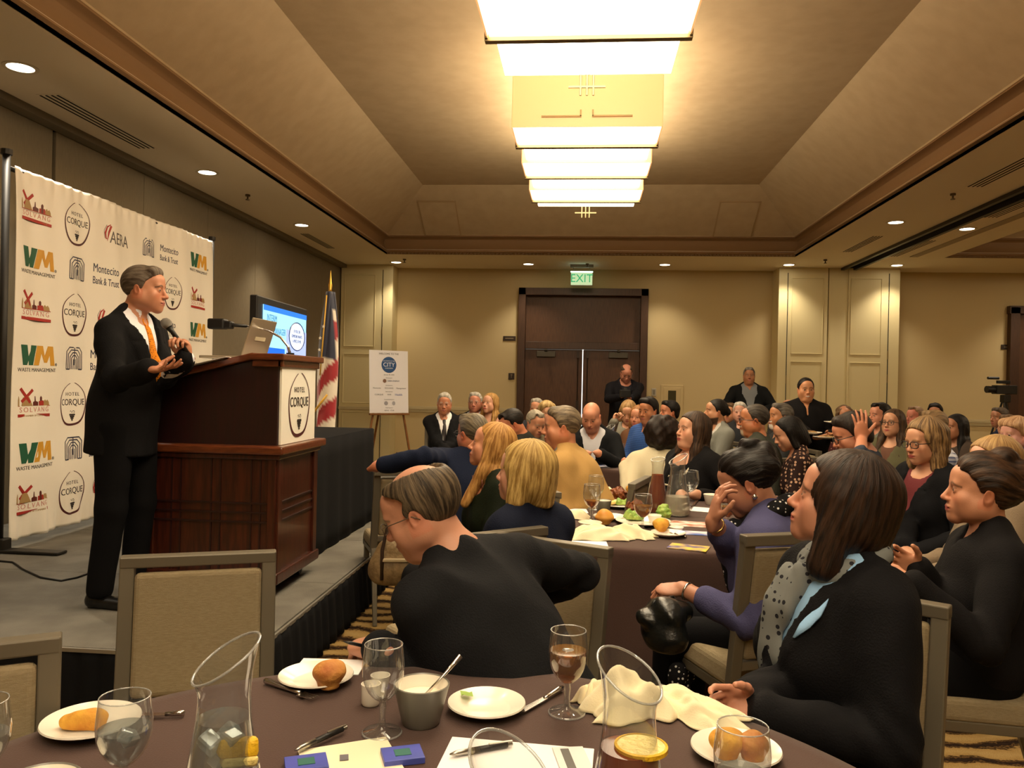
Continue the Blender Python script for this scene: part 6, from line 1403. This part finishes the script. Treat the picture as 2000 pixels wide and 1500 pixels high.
pm = MB(); pa, pb = Vector(W_(672, 1253, 1.97)), Vector(W_(712, 1262, 1.99)); pm.tube([tuple(pa), tuple(pa.lerp(pb, .3)), tuple(pb)], [.0015, .0045, .0045], 8); tag(pm.build('pen', m_black, smooth=True), 'black pen in the hand of the leaning man', 'pen')
# woman in violet with dotted scarf
vw_h = Vector(W_(1460, 944, 3.02))
I = person('woman with dark updo and violet cardigan rubbing her eyes, second table', tuple(vw_h), 76, 62, pitch=-24, lean=(.10, 0), neckf=.05, sex='f', wd=1.22, fat=.03, bust=1.2, skin='b07a60', hair=('updo', '1c1512', {'c2': '0c0807', 'seed': 9, 'thick': .006}), top=('loose', '4a4a6e', {'collar': False, 'neckr': .08, 'name': 'cardigan', 'hem': .25, 'sleeve': .80}), legs='0f0f12', res=3, iris='2a1c14',
    handw={1: W_(1392, 1018, 2.83), -1: W_(1332, 1150, 2.84)}, elbow={1: (-.5, .2, -1), -1: (.2, -.6, -.6)},
    handq={1: dict(fw=(.15, .0, .98), nm=(.85, .1, -.1), L=(.0, -.95, .1), curls=[(25, 40, 25), (20, 35, 20), (16, 24, 16), (10, 20, 12)], sc=.95), -1: dict(fw=(-.93, .1, -.1), nm=(.0, .3, -1), L=(-.1, .9, .3), curls=[(45, 55, 30), (50, 60, 35), (55, 60, 35), (55, 60, 35)], sc=.95)})
vio = I; earring(I, -1, mat('earring_silver', 'd8d4cc', .15, 1.0), .011)
mdot = pattern('scarf_dots', '0e0d10', 'd8d6d2', 'dots', 55, .24)
scarf(vio, mdot, 'black scarf with white dots', fat=.036, side=-.05, z1=-.46, extra=[(-.06, .20, -.42), (-.10, .34, -.44), (-.16, .42, -.50), (-.20, .40, -.72), (-.20, .38, -.92)])
b = MB(); S = Field((-.25, -.25, -.02), (.25, .25, .30), .009); S.cone((0, 0, .06), (0, 0, .14), .14, .12, .02, sq=(0, .7)); S.cone((-.08, .0, .15), (.08, .0, .17), .05, .06, .03); S.everywhere(lambda P, F: F+.010*wav(P, 30, 4)); v_, f_ = S.mesh(1)
bg = mesh_obj('handbag', v_, f_, mat('bag_leather', '121413', .28, bump=.2, scale=40), None, True); bg.scale = (.78, .78, .62); p = Vector(W_(1298, 1200, 2.78)); fix(bg, (p.x, p.y, p.z-.10), R(20), 'soft black leather handbag on the lap of the woman in violet', 'bag')
MB().tube([(-.08, 0, .17), (-.05, 0, .24), (.04, 0, .26), (.08, 0, .18)], .007, 8).build('handle', mat('bag_leather', '121413', .28), bg, smooth=True)
def wristband(I, s, m, name='watch', t=.02):
    J = I['J']; d = unit(J['W'][s]-J['E'][s]); c = J['W'][s]-d*t; b = MB(); x = np.cross(d, V3(0, 0, 1)); x = unit(x); y = np.cross(d, x); b.tube([tuple(c+(x*math.cos(a*.5236)+y*math.sin(a*.5236))*.0295) for a in range(13)], .0045, 6, cap=False); q = c-y*.030; o = b.build(name, m, I['body'], smooth=True); return o
wristband(vio, -1, mat('watch_steel', 'c8c4bc', .2, 1.0)); wristband(vio, 1, mat('bracelet_gold', 'd0b070', .25, 1.0), 'bracelet', .03)
# right woman in black cardigan
rw_h = Vector(W_(1915, 962, 2.72))
I = person('woman with brown updo, black cardigan and gold brooch at the right edge', tuple(rw_h), 76, 84, pitch=4, lean=(-.02, 0), sex='f', wd=1.05, fat=.008, bust=1.2, skin='c58b6c', hair=('updo', '4a3322', {'c2': '1c120c', 'thick': .012, 'seed': 14}), top=('sweater', '121113', {'collar': True, 'hem': .2, 'name': 'cardigan'}), legs='0e0e10', res=3, iris='4a3826',
    handw={-1: W_(1785, 1142, 2.52), 1: W_(1792, 1112, 2.68)}, elbow={-1: (.7, -.3, -.7), 1: (.6, .3, -.8)},
    handq={-1: dict(fw=(-.95, .15, .0), nm=(.1, .8, -.3), L=(0, .2, .95), curls=[(40, 55, 30), (45, 60, 35), (50, 60, 35), (52, 60, 35)], sc=.92), 1: dict(fw=(-.8, -.1, .45), nm=(-.2, -.85, -.1), L=(-.2, -.1, .9), curls=[(15, 25, 18), (20, 32, 20), (26, 34, 22), (30, 36, 22)], sc=.92)}, q={'nose': 1.05})
rw = I
def brooch(I, x, z, m, s=.016, name='brooch', nside=4):
    J = I['J']; y = surf_y(I['F'], x, z, J)+.012; T = np.stack([J['l'], J['f'], J['u']], -1); b = MB(); b.prism([(s*math.cos(2*math.pi*(k+.3)/nside), s*math.sin(2*math.pi*(k+.3)/nside)) for k in range(nside)], .004, M=Matrix.Rotation(R(90), 3, 'X')); vs = [Vector(J['sh'] + T @ (np.array(v)+V3(x, y, z))) for v in b.v]; return mesh_obj(name, vs, b.f, m, I['body'])
brooch(rw, -.075, -.085, mat('brooch_gold', 'b8a45a', .3, .8), .022); brooch(rw, -.055, -.115, mat('brooch_gold', 'b8a45a', .3, .8), .009, 'brooch', 8)
# blonde bob
I = person('woman with straight blonde bob and navy blazer seen from behind, second table', tuple(W_(1024, 925, 3.18)), 74, 48, pitch=4, sex='f', wd=1.0, skin='cf9a80', hair=('bob', 'd0b06c', {'c2': '8a6a34', 'thick': .010, 'seed': 2}), top=('blazer', '141a2c', {'shirt': False, 'inner': 'e8e8e8'}), res=2, lean=(.04, 0), iris='5a6a72')
# blonde long with velvet
I = person('woman with long blonde hair, dark green velvet top and bead necklace', tuple(W_(960, 872, 4.12)), 90, 112, pitch=12, sex='f', wd=1.05, fat=.01, skin='c98c6c', hair=('long', 'c99a58', {'c2': '8a5e2c', 'seed': 21}), top=('sweater', '141c10', {'neckr': .105, 'neckz': -.06, 'rough': .6}), res=2, lean=(.03, 0), q={'jaw': 1.0, 'nose': 1.1}, iris='5a6a72')
J = I['J']; b = MB(); T_ = np.stack([J['l'], J['f'], J['u']], -1)
for rr in (.075, .095):
    pts = [];
    for k in range(17):
        a = math.pi*(k/16)-math.pi/2; x = rr*math.sin(a*1.0)*1.0; z = .015-rr*1.25*math.cos(a); y = max(surf_y(I['F'], x, z, J), .075)+.004; pts.append(tuple(J['sh']+T_ @ V3(x, y-.0, z)))
    b.tube(pts, .004, 6)
b.build('necklace', mat('beads', '7a4a3a', .3, .3), I['body'], smooth=True)
# tan jacket
I = person('grey-haired man in tan jacket at the far side of the second table', tuple(W_(1096, 835, 4.75)), 95, 74, pitch=-2, lean=(.20, -.02), wd=1.12, fat=.02, belly=.05, skin='c58562', hair=('short', '8a7a62', {'c2': '4a3e30', 'thick': .003, 'seed': 5}), top=('suit', 'b08c54', {'inner': '7d7a72', 'v': .28}), legs='3a3a3c', res=2, q={'jaw': 1.08, 'full': .7}, iris='4a5a66')
# navy jacket man from behind with stretched arm
I = person('grey-haired man in navy jacket from behind, arm stretched along a chair', tuple(W_(922, 848, 4.85)), 46, 14, pitch=0, lean=(.05, .12), wd=1.15, fat=.02, belly=.03, skin='c07a5a', hair=('short', '7d715c', {'c2': '4c4436', 'thick': .001, 'seed': 6}), top=('jacket', '131b30', {'shirt': False, 'inner': '131b30', 'lapel': False, 'hem': .2}), res=2, handw={-1: W_(752, 908, 4.6)}, elbow={-1: (-.2, -1, .15)}, gl=dict(col='333333'), iris='4a3826')
# ---- row by the far wall
I = person('white-haired man with glasses in black suit sitting by the far wall', HP(868, 768, 9.0), 186, 190, pitch=-6, skin='c08060', hair=('short', 'cfcac0', {'c2': '9a958a'}), top=('suit', '121214', {'tie': mat('tie_dark', '1a1418', .5), 'v': .34}), res=1, gl=dict(col='8a8478', r=.0014), handw={-1: W_(856, 886, 8.72), 1: W_(880, 886, 8.72)}, handq={-1: dict(fw=(.5, -.6, -.2), nm=(0, 0, -1), L=(.4, .8, 0)), 1: dict(fw=(-.5, -.6, -.2), nm=(0, 0, -1), L=(-.4, .8, 0))})
brooch(I, -.10, -.14, mat('pin_white', 'f2f2f2', .4), .012, 'lapel_pin', 8)
person('white-haired man with glasses and dark jacket by the far wall, behind the grey-haired guest', HP(928, 767, 9.4), 178, 180, skin='c08068', hair=('short', 'c9c4ba', {'c2': '8f8a80'}), top=('suit', '16171a', {'inner': 'b0b4bc'}), res=1, gl=dict(col='6a6458', r=.0014))
person('young woman with wavy blonde hair and off-shoulder black top by the far wall', HP(957, 769, 9.3), 152, 165, pitch=8, sex='f', skin='d09a7e', hair=('longwavy', 'c79c5c', {'c2': '7c5628', 'seed': 31}), top=('sweater', '141014', {'neckr': .13, 'neckz': -.03}), res=1)
# ---- left-hand far table
person('dark-haired man in charcoal suit bowing over, behind the blonde women', HP(1000, 801, 6.6), 108, 60, pitch=-30, lean=(.12, 0), neckf=.05, wd=1.08, skin='b5714f', hair=('receding', '2a221b', {'c2': '14100c'}), top=('suit', '23241f', {}), res=1, belly=.03)
person('elderly man with thin white hair behind the charcoal suit', HP(1046, 803, 7.4), 215, 200, pitch=-18, skin='c58a6a', hair=('receding', 'b8ad98', {}), top=('shirt', '6a5e48', {}), res=1)
person('white-haired guest far back in front of the left door leaf', HP(1048, 779, 9.4), 170, 170, skin='c58a6a', hair=('short', 'bdb7aa', {}), top=('shirt', '3a3a40', {}), res=0)
person('guest with short blond hair behind the man in tan', HP(1068, 785, 8.3), 198, 190, sex='f', skin='cf9a7c', hair=('pixie', 'd0b47c', {'c2': '8a6a3c'}), top=('sweater', '40403c', {}), res=0)
# ---- third table
I = person('bald man in black blazer and open white shirt looking down, third table', HP(1155, 787, 7.0, .122), 168, 172, pitch=-26, lean=(.08, 0), neckf=.05, wd=1.05, skin='cf8f70', brow='7a5a40', hair=None, top=('suit', '141619', {'inner': 'd6d8e0', 'v': .34, 'vw': .10}), res=1, q={'full': .9, 'jaw': 1.1}, handw={-1: W_(1176, 890, 6.75), 1: W_(1140, 890, 6.75)})
person('woman with blonde bangs and grey sweater raising a fork, third table', HP(1227, 784, 8.7), 168, 170, pitch=-22, sex='f', wd=1.1, fat=.02, skin='cf9878', hair=('bob', 'b89462', {'bangs': 1, 'c2': '7a5a34'}), top=('sweater', '7d7a6e', {}), res=1, handw={1: W_(1200, 824, 8.4)}, elbow={1: (-.4, -.1, -1)}, handq={1: dict(fw=(.2, .1, .95), nm=(.6, -.5, 0), L=(.4, .5, .1), curls=[(60, 70, 40)]*4)})
person('man with thick black hair and quilted vest over blue checked shirt, eyes closed', HP(1266, 778, 7.5), 142, 130, pitch=-6, wd=1.08, fat=.02, skin='b87a54', hair=('mid', '1a1613', {'c2': '0c0a08'}), top=('shirt', '2f4f8a', {'mat': pattern('blue_check', '3a5f9e', '20386e', 'check', 60, .5)}), res=1, q={'closed': 1, 'full': .6}, handw={-1: W_(1245, 895, 7.0)})
J = bpy.data.objects['person'] if False else None
person('red-haired woman half hidden behind the man in the quilted vest', HP(1247, 793, 8.3), 150, 150, sex='f', skin='c98a6c', hair=('bob', 'a5703c', {}), top=('sweater', '6a4a34', {}), res=0)
person('woman with short black hair looking left, behind the curly-haired guest', HP(1307, 784, 8.8), 112, 120, sex='f', skin='b87858', hair=('mid', '17120f', {'c2': '0b0908'}), top=('sweater', '3a3430', {}), res=1)
person('woman with big dark curly hair and cream sweater seen from behind', HP(1290, 818, 5.95), 18, 8, sex='f', wd=1.25, fat=.03, skin='b87858', hair=('curly', '2c1c12', {'c2': '120b07', 'thick': .010, 'seed': 17}), top=('loose', 'cdc3a4', {'turtle': True, 'hem': .2}), res=1, lean=(.06, 0), handw={-1: W_(1222, 912, 5.9)})
I = person('young woman with long brown hair, black top with white straps, second table', HP(1352, 808, 5.35), 116, 122, pitch=8, sex='f', wd=1.25, fat=.03, bust=1.3, skin='d09a7c', hair=('long', '4a3524', {'c2': '21150d', 'thick': .008, 'seed': 12}), top=('sweater', '0f0e10', {'neckr': .10, 'neckz': -.05}), res=2, q={'full': 1.2, 'jaw': 1.05}, handw={-1: W_(1372, 968, 4.95), 1: W_(1330, 965, 5.0)})
mst = mat('stripe_cream', 'd8ccb0', .8)
strip(I['F'], I['J'], [(x, z) for x, z in ((-.15, .0), (-.11, -.06), (-.09, -.12), (-.085, -.20), (-.085, -.28))], [.016]*5, .004, mst, I['body'], 'white_strap', n=3); strip(I['F'], I['J'], [(x, z) for x, z in ((.15, .0), (.11, -.06), (.09, -.12), (.085, -.20), (.085, -.28))], [.016]*5, .004, mst, I['body'], 'white_strap', n=3)
for zz_ in (-.13, -.19): strip(I['F'], I['J'], [(0, zz_+.006), (0, zz_), (0, zz_-.006)], [.24, .24, .24], .003, mst, I['body'], 'white_stripe', n=13)
# ---- far right tables
person('bearded man with slicked dark hair and light grey blazer, looking left', HP(1398, 781, 7.8), 96, 110, pitch=4, skin='c08a66', hair=('pulled', '1d1713', {'c2': '0d0a08', 'thick': .004}), top=('suit', '7d7f78', {'inner': 'c9c6c0', 'vw': .09}), res=1, q={'beard': ('full', '1c1512', .9), 'nose': 1.1})
person('brown-haired guest far back behind the bearded man', HP(1426, 788, 9.6), 150, 150, skin='c08a66', hair=('short', '6a5034', {}), top=('shirt', '14161a', {}), res=0)
person('white-haired man with glasses far back beside the bearded man', HP(1445, 786, 9.4), 165, 165, skin='d09a84', hair=('short', 'e0ddd6', {'c2': 'b8b4aa'}), top=('shirt', '2a2c30', {}), res=0)
person('grey-haired man with goatee and dark glasses in olive-grey jacket', HP(1472, 791, 6.05), 82, 70, pitch=0, wd=1.18, fat=.03, belly=.05, skin='b5744e', hair=('crew', '4f4840', {'c2': '2c2722'}), top=('jacket', '3f423a', {'shirt': False, 'inner': '3f423a', 'lapel': False}), res=2, q={'beard': ('goatee', 'b8ac96', .9), 'full': .8, 'jaw': 1.05}, gl=dict(col='15131c', r=.0026), lean=(.05, 0))
I = person('man with salt-and-pepper hair and black jacket standing against the far wall', HP(1463, 718, 11.3), 172, 176, skin='a8714f', wd=1.15, fat=.02, belly=.05, hair=('short', '4a4640', {'c2': '807a70'}), top=('suit', '101112', {'inner': '74777a', 'v': .36, 'vw': .10, 'lapel': False, 'hem': .2}), stand=True, res=1, q={'full': .7}, handw={1: W_(1440, 802, 11.0), -1: W_(1490, 802, 11.0)}, elbow={1: (-.9, .1, -.4), -1: (.9, .1, -.4)}); brooch(I, .10, -.12, mat('badge_orange', 'c0763a', .5), .018, 'badge', 8)
I = person('smiling waitress in black standing with plates of food', HP(1574, 739, 8.1), 178, 176, sex='f', wd=1.22, fat=.035, bust=1.1, skin='bf8660', hair=('pulled', '1b1512', {'c2': '0c0908', 'thick': .002}), top=('shirt', '0e0d0f', {'v': .1, 'hem': .18}), legs='0e0e10', stand=True, res=1, q={'full': 1.2, 'smile': 1}, handw={-1: W_(1618, 848, 7.75), 1: W_(1590, 855, 7.70)}, elbow={-1: (.6, .2, -.9), 1: (-.7, .2, -.8)}, handq={-1: dict(fw=(.3, -.9, .0), nm=(0, 0, 1), L=(-.8, 0, .1), curl=(15, 20, 15)), 1: dict(fw=(.4, -.9, .0), nm=(0, 0, 1), L=(.8, 0, .1), curl=(15, 20, 15))}, lips='a8483c')
def held(px, py, d, label, food_m, sd):
    p = atd(px, py, d); e = plate(tuple(p), .115, label, 'plates carried by the waitress'); S = Field((-.1, -.1, -.01), (.1, .1, .06), .007); S.ell((0, 0, .018), (.07, .05, .016), 0); S.everywhere(lambda P, F: F+.006*wav(P, 90, sd)); v, f = S.mesh(0); mesh_obj('food', v, f, food_m, e, True)
held(1581, 848, 7.62, 'white plate of dark pie carried by the waitress, the left one', mat('pie_dark', '5a3a22', .6, bump=.5, scale=60, col2='a8844a', cscale=30), 1); held(1612, 857, 7.50, 'white plate of pie carried by the waitress, the nearest one', mat('pie_dark', '5a3a22', .6), 2); held(1633, 828, 7.85, 'white plate of pale food held higher by the waitress', mat('pie_pale', 'd8cf9a', .7), 3)
person('man with slicked grey hair and white goatee beside the waitress', HP(1524, 789, 7.2), 100, 100, pitch=4, skin='b07852', hair=('short', '35302b', {'c2': '6a645c'}), top=('shirt', '2c2e30', {}), res=1, q={'beard': ('goatee', 'd8d4cc', .9), 'full': .7})
person('woman with chin-length black hair and flowered blouse looking down', HP(1540, 816, 5.9), 88, 78, pitch=-22, neckf=.04, sex='f', skin='c08a6c', hair=('bob', '15100e', {'c2': '0a0807', 'thick': -.004}), top=('top', '3a2420', {'mat': pattern('floral', '2a1a18', 'c09a80', 'dots', 34, .32)}), res=1, lean=(.04, 0))
person('bald guest glimpsed behind the waitress', HP(1539, 781, 10.0), 170, 170, skin='c08a6c', hair=None, brow='5a4636', top=('shirt', '3a3a3a', {}), res=0)
person('woman with curly brown hair and patterned top far back beyond the waitress', HP(1650, 793, 8.4), 165, 165, sex='f', skin='b07858', hair=('curly', '6e563c', {'thick': -.02}), top=('top', '5a2c2c', {'mat': pattern('dots_red', '5a2c2c', 'c0a090', 'dots', 40, .3)}), res=0)
I = person('dark-haired man with glasses and navy polo resting his hand on his head', HP(1664, 809, 4.6, .12), 88, 76, pitch=-20, neckf=.05, wd=1.1, fat=.015, skin='bf8062', hair=('mid', '2c211a', {'c2': '17100c'}), top=('shirt', '1c2636', {'sleeve': .55, 'mat': mat('cloth_navy_polo', '1f2a3c', .85, bump=.2, scale=200)}), res=2, lean=(.12, .0), q={'beard': ('full', '3a2a20', .35)}, gl=dict(col='101010', r=.0024), handw={-1: W_(1683, 858, 4.42)}, elbow={-1: (.2, -.3, -1)}, handq={-1: dict(fw=(-.05, .05, 1), nm=(-.2, .95, .0), L=(.9, .1, .1), curls=[(8, 12, 10)]*4, spread=1.6, tb=5, thumb=(.6, .75, .1))})
person('balding dark-haired man looking left in the far right crowd', HP(1718, 789, 8.0), 108, 108, skin='c98a70', hair=('receding', '1f1814', {'c2': '0e0b09', 'thick': .006}), top=('shirt', '70746c', {}), res=1)
person('young woman with long brown hair, glasses and olive cardigan, chin raised', HP(1744, 801, 6.9), 132, 128, pitch=6, sex='f', skin='c99474', hair=('long', '55402c', {'c2': '2e2015'}), top=('blazer', '5c5a42', {'shirt': False, 'inner': '6a4a3c', 'lapel': False, 'v': .2, 'vw': .07}), res=1, gl=dict(col='15100e', r=.0024))
person('red-faced man with thin reddish hair far back at the right', HP(1787, 795, 9.4), 112, 110, skin='c47a66', hair=('receding', '9a7a5c', {}), top=('shirt', '4a4a52', {}), res=0)
person('guest with spiky dark hair far back at the right', HP(1826, 789, 9.8), 150, 150, skin='b07858', hair=('mid', '1a1410', {}), top=('shirt', '2a2a2e', {}), res=0)
person('sandy-haired man in plaid shirt partly hidden by the woman in the maroon top', HP(1822, 803, 6.2), 105, 90, skin='c08a6c', hair=('short', '9c7f5a', {}), top=('shirt', 'c8ccd4', {'mat': pattern('plaid', 'd4d6dc', '4a567c', 'check', 34, .35)}), res=1, lean=(.1, -.1))
I = person('woman with wavy highlighted hair, glasses, black blazer and maroon top', HP(1806, 822, 4.35), 112, 112, pitch=-6, sex='f', wd=1.05, fat=.01, bust=1.15, skin='cf9878', hair=('wavy', 'a5855a', {'c2': '4a3623', 'thick': .012, 'seed': 41}), top=('blazer', '111216', {'shirt': False, 'inner': '6c3034', 'v': .30, 'vw': .085}), res=2, gl=dict(col='17120f', r=.0024), handw={-1: W_(1800, 1080, 4.05), 1: W_(1770, 1075, 4.1)}, gaze=(0, -25))
person('woman with long black hair behind the wavy-haired woman', HP(1866, 811, 7.6), 110, 110, sex='f', skin='b07a5c', hair=('long', '14100f', {'c2': '090707'}), top=('sweater', '4a3f38', {}), res=1)
person('man in dark blue suit far back below the video camera', HP(1952, 797, 9.6), 105, 60, skin='b07a5c', hair=('short', '5a4c3e', {}), top=('suit', '1a2136', {}), res=1)
person('pale guest half hidden beside the man in the dark blue suit', HP(1968, 811, 8.3), 120, 120, skin='cf9a80', hair=('short', '8a6c4c', {}), top=('shirt', '3a4a6a', {}), res=0)
person('woman with short light hair smiling at the right edge of the picture', HP(1982, 818, 5.7), 112, 110, sex='f', skin='cf9a8c', hair=('pixie', 'c8a47c', {'c2': '8a6444', 'thick': .004}), top=('sweater', '4a4c6e', {}), res=1)
person('blonde guest whose hair shows above the woman with the gold brooch', HP(1938, 858, 3.75), 95, 95, sex='f', skin='cf9a80', hair=('wavy', 'c2a06a', {'c2': '8a6844', 'thick': .010, 'seed': 51}), top=('sweater', '8a7a66', {}), res=2)
# photographer at the door
I = person('photographer in black jacket with glasses looking down at his camera, by the door', HP(1223, 712, 11.0, .122), 186, 186, pitch=-30, neckf=.05, wd=1.12, fat=.02, skin='bb7d66', hair=('balding', '5a4a3a', {}), top=('jacket', '121218', {'shirt': False, 'inner': '1a1a22', 'lapel': False, 'hem': .2}), stand=True, res=1, gl=dict(col='201a18'), handw={-1: W_(1232, 778, 10.62), 1: W_(1212, 776, 10.66)}, elbow={-1: (.8, .2, -.6), 1: (-.8, .2, -.6)}, handq={-1: dict(fw=(-.6, -.5, .2), nm=(0, -.4, .9), L=(0, .6, .6), curls=[(40, 40, 20)]*4), 1: dict(fw=(.6, -.5, .2), nm=(0, -.4, .9), L=(0, .6, .6), curls=[(40, 40, 20)]*4)})
p = Vector(W_(1221, 769, 10.55)); cm_ = empty('camera_body', tuple(p), R(190), 'black photo camera in the hands of the photographer at the door', 'camera'); cm_.name = 'photo_camera'
MB().box((0, 0, 0), (.14, .06, .10)).build('camera_housing', m_black, cm_, bev=.008); MB().tube([(0, -.03, 0), (0, -.13, -.01)], [.038, .042], 18).build('lens', m_black, cm_, smooth=40); MB().box((0, 0, .06), (.05, .045, .035), top=(.7, .8)).build('viewfinder', m_black, cm_, bev=.004)
# video camera on a tripod
p = onz(1962, 900, 0) if False else atd(1962, 745, 12.6); vc = empty('video_camera', (p.x, p.y, 0), R(100), 'black video camera on a tripod at the far right wall', 'camera')
MB().box((0, 0, 1.52), (.14, .34, .14)).build('camera_housing', m_black, vc, bev=.01); MB().tube([(0, .17, 1.52), (0, .30, 1.52)], [.05, .055], 16).build('lens', m_black, vc, smooth=40); MB().box((0, .02, 1.64), (.04, .22, .05)).build('top_handle', m_black, vc, bev=.008); MB().tube([(0, .1, 1.70), (0, .28, 1.70)], .022, 10).build('shotgun_microphone', m_black, vc); MB().box((0, -.02, 1.38), (.10, .12, .12)).build('tripod_head', m_black, vc, bev=.01)
for k in range(3): a = R(30+120*k); MB().tube([(.03*math.cos(a), .03*math.sin(a), 1.32), (.42*math.cos(a), .42*math.sin(a), .0)], .016, 8).build('tripod_leg', mat('tripod_grey', '3a3c40', .4, .5), vc)
# ------------------------------------------------------------ chairs
def chair_back(px, py, d, side, yaw, label):
    """px, py, d: the upper corner of the backrest on the given side of the picture (+1 right)"""
    c = Vector(W_(px, py, d)); l = Vector((math.cos(R(yaw)), math.sin(R(yaw)), 0)); f = Vector((-math.sin(R(yaw)), math.cos(R(yaw)), 0)); sgn = side*(1 if l.dot(CR_) > 0 else -1)
    q = c - l*(sgn*.213) + f*.287; return chair(q.x, q.y, yaw, label)
CY_ = lambda yaw, c: Vector(c)
chair_back(533, 1080, 2.51, 1, 202, 'empty beige padded chair in front of the lectern at the near table')
chair_back(110, 1252, 1.66, 1, 212, 'empty padded chair at the lower left corner, cut off by the edge')
chair_back(1188, 1078, 2.66, 1, 153, 'padded chair behind the leaning man in black')
chair_back(1848, 1186, 2.03, 1, 146, 'padded chair of the woman with the spotted scarf')
chair_back(1455, 1056, 2.62, -1, 22, 'padded chair behind the woman in violet, its dark back to the camera').scale = (1, 1, 1.065)
chair_back(1060, 1037, 3.04, 1, 40, 'padded chair of the woman with the blonde bob')
chair_back(1233, 894, 6.1, -1, 4, 'padded chair of the woman in the cream sweater')
chair_back(1521, 896, 6.2, -1, 30, 'padded chair behind the woman in the flowered blouse')
chair_back(733, 921, 4.8, -1, 24, 'padded chair under the stretched arm of the man in navy, with a bag on it')
def under(name_part, label, dx=0, dy=0):
    for o in list(COL.objects):
        if o.get('label') and name_part in o['label'] and o.name.startswith('person'):
            y = o.rotation_euler.z; f = Vector((-math.sin(y), math.cos(y), 0)); p = o.location+f*(.04+dy); return chair(p.x+dx, p.y, math.degrees(y), label)
under('gold brooch', 'padded chair of the woman with the gold brooch'); under('velvet', 'padded chair of the woman in green velvet'); under('tan jacket', 'padded chair of the man in the tan jacket')
for a_, b__ in (('sitting by the far wall', 'chair of the white-haired man in the black suit'), ('behind the grey-haired guest', 'chair of the white-haired man by the far wall'), ('off-shoulder', 'chair of the young blonde woman by the far wall'), ('charcoal suit bowing', 'chair of the man bowing in charcoal'), ('bald man in black blazer', 'chair of the bald man'), ('blonde bangs', 'chair of the woman with blonde bangs'), ('quilted vest over', 'chair of the man in the quilted vest'), ('white straps', 'chair of the long-haired woman at the second table'), ('light grey blazer', 'chair of the bearded man'), ('goatee and dark glasses', 'chair of the man with goatee and dark glasses'), ('white goatee', 'chair of the man with the white goatee'), ('resting his hand', 'chair of the man with his hand on his head'), ('olive cardigan', 'chair of the young woman in the olive cardigan'), ('maroon top', 'chair of the woman in the maroon top'), ('short light hair smiling', 'chair of the woman at the right edge')): under(a_, 'padded '+b__)
# vest of the dark-haired man at the third table, purse on the chair
S = Field((-.2, -.2, -.02), (.2, .2, .36), .009); S.cone((-.08, 0, .10), (.08, 0, .10), .09, .09, .02, sq=(1, .6)); S.cone((-.07, 0, .19), (.07, 0, .19), .06, .06, .03, sq=(1, .6)); S.everywhere(lambda P, F: F+.005*wav(P, 34, 4)); v_, f_ = S.mesh(1)
p = Vector(W_(786, 1128, 4.05)); pu = mesh_obj('purse', v_, f_, mat('purse_tan', '8a7350', .5, bump=.4, scale=60, col2='6e5a3c', cscale=30), None, True); fix(pu, tuple(p-Vector((0, 0, .05))), R(10), 'tan leather purse with dark straps hanging on the chair by the stage', 'purse')
MB().tube([(-.10, -.05, .05), (-.10, -.06, .2), (-.06, -.02, .40), (.04, -.02, .42), (.09, -.05, .2), (.09, -.06, .02)], .009, 8).build('strap', mat('purse_strap', '33231a', .5), pu, smooth=True); b = MB(); b.box((0, -.058, .15), (.20, .012, .016)); b.build('seam_band', mat('purse_trim', 'a89878', .5), pu, bev=.003)
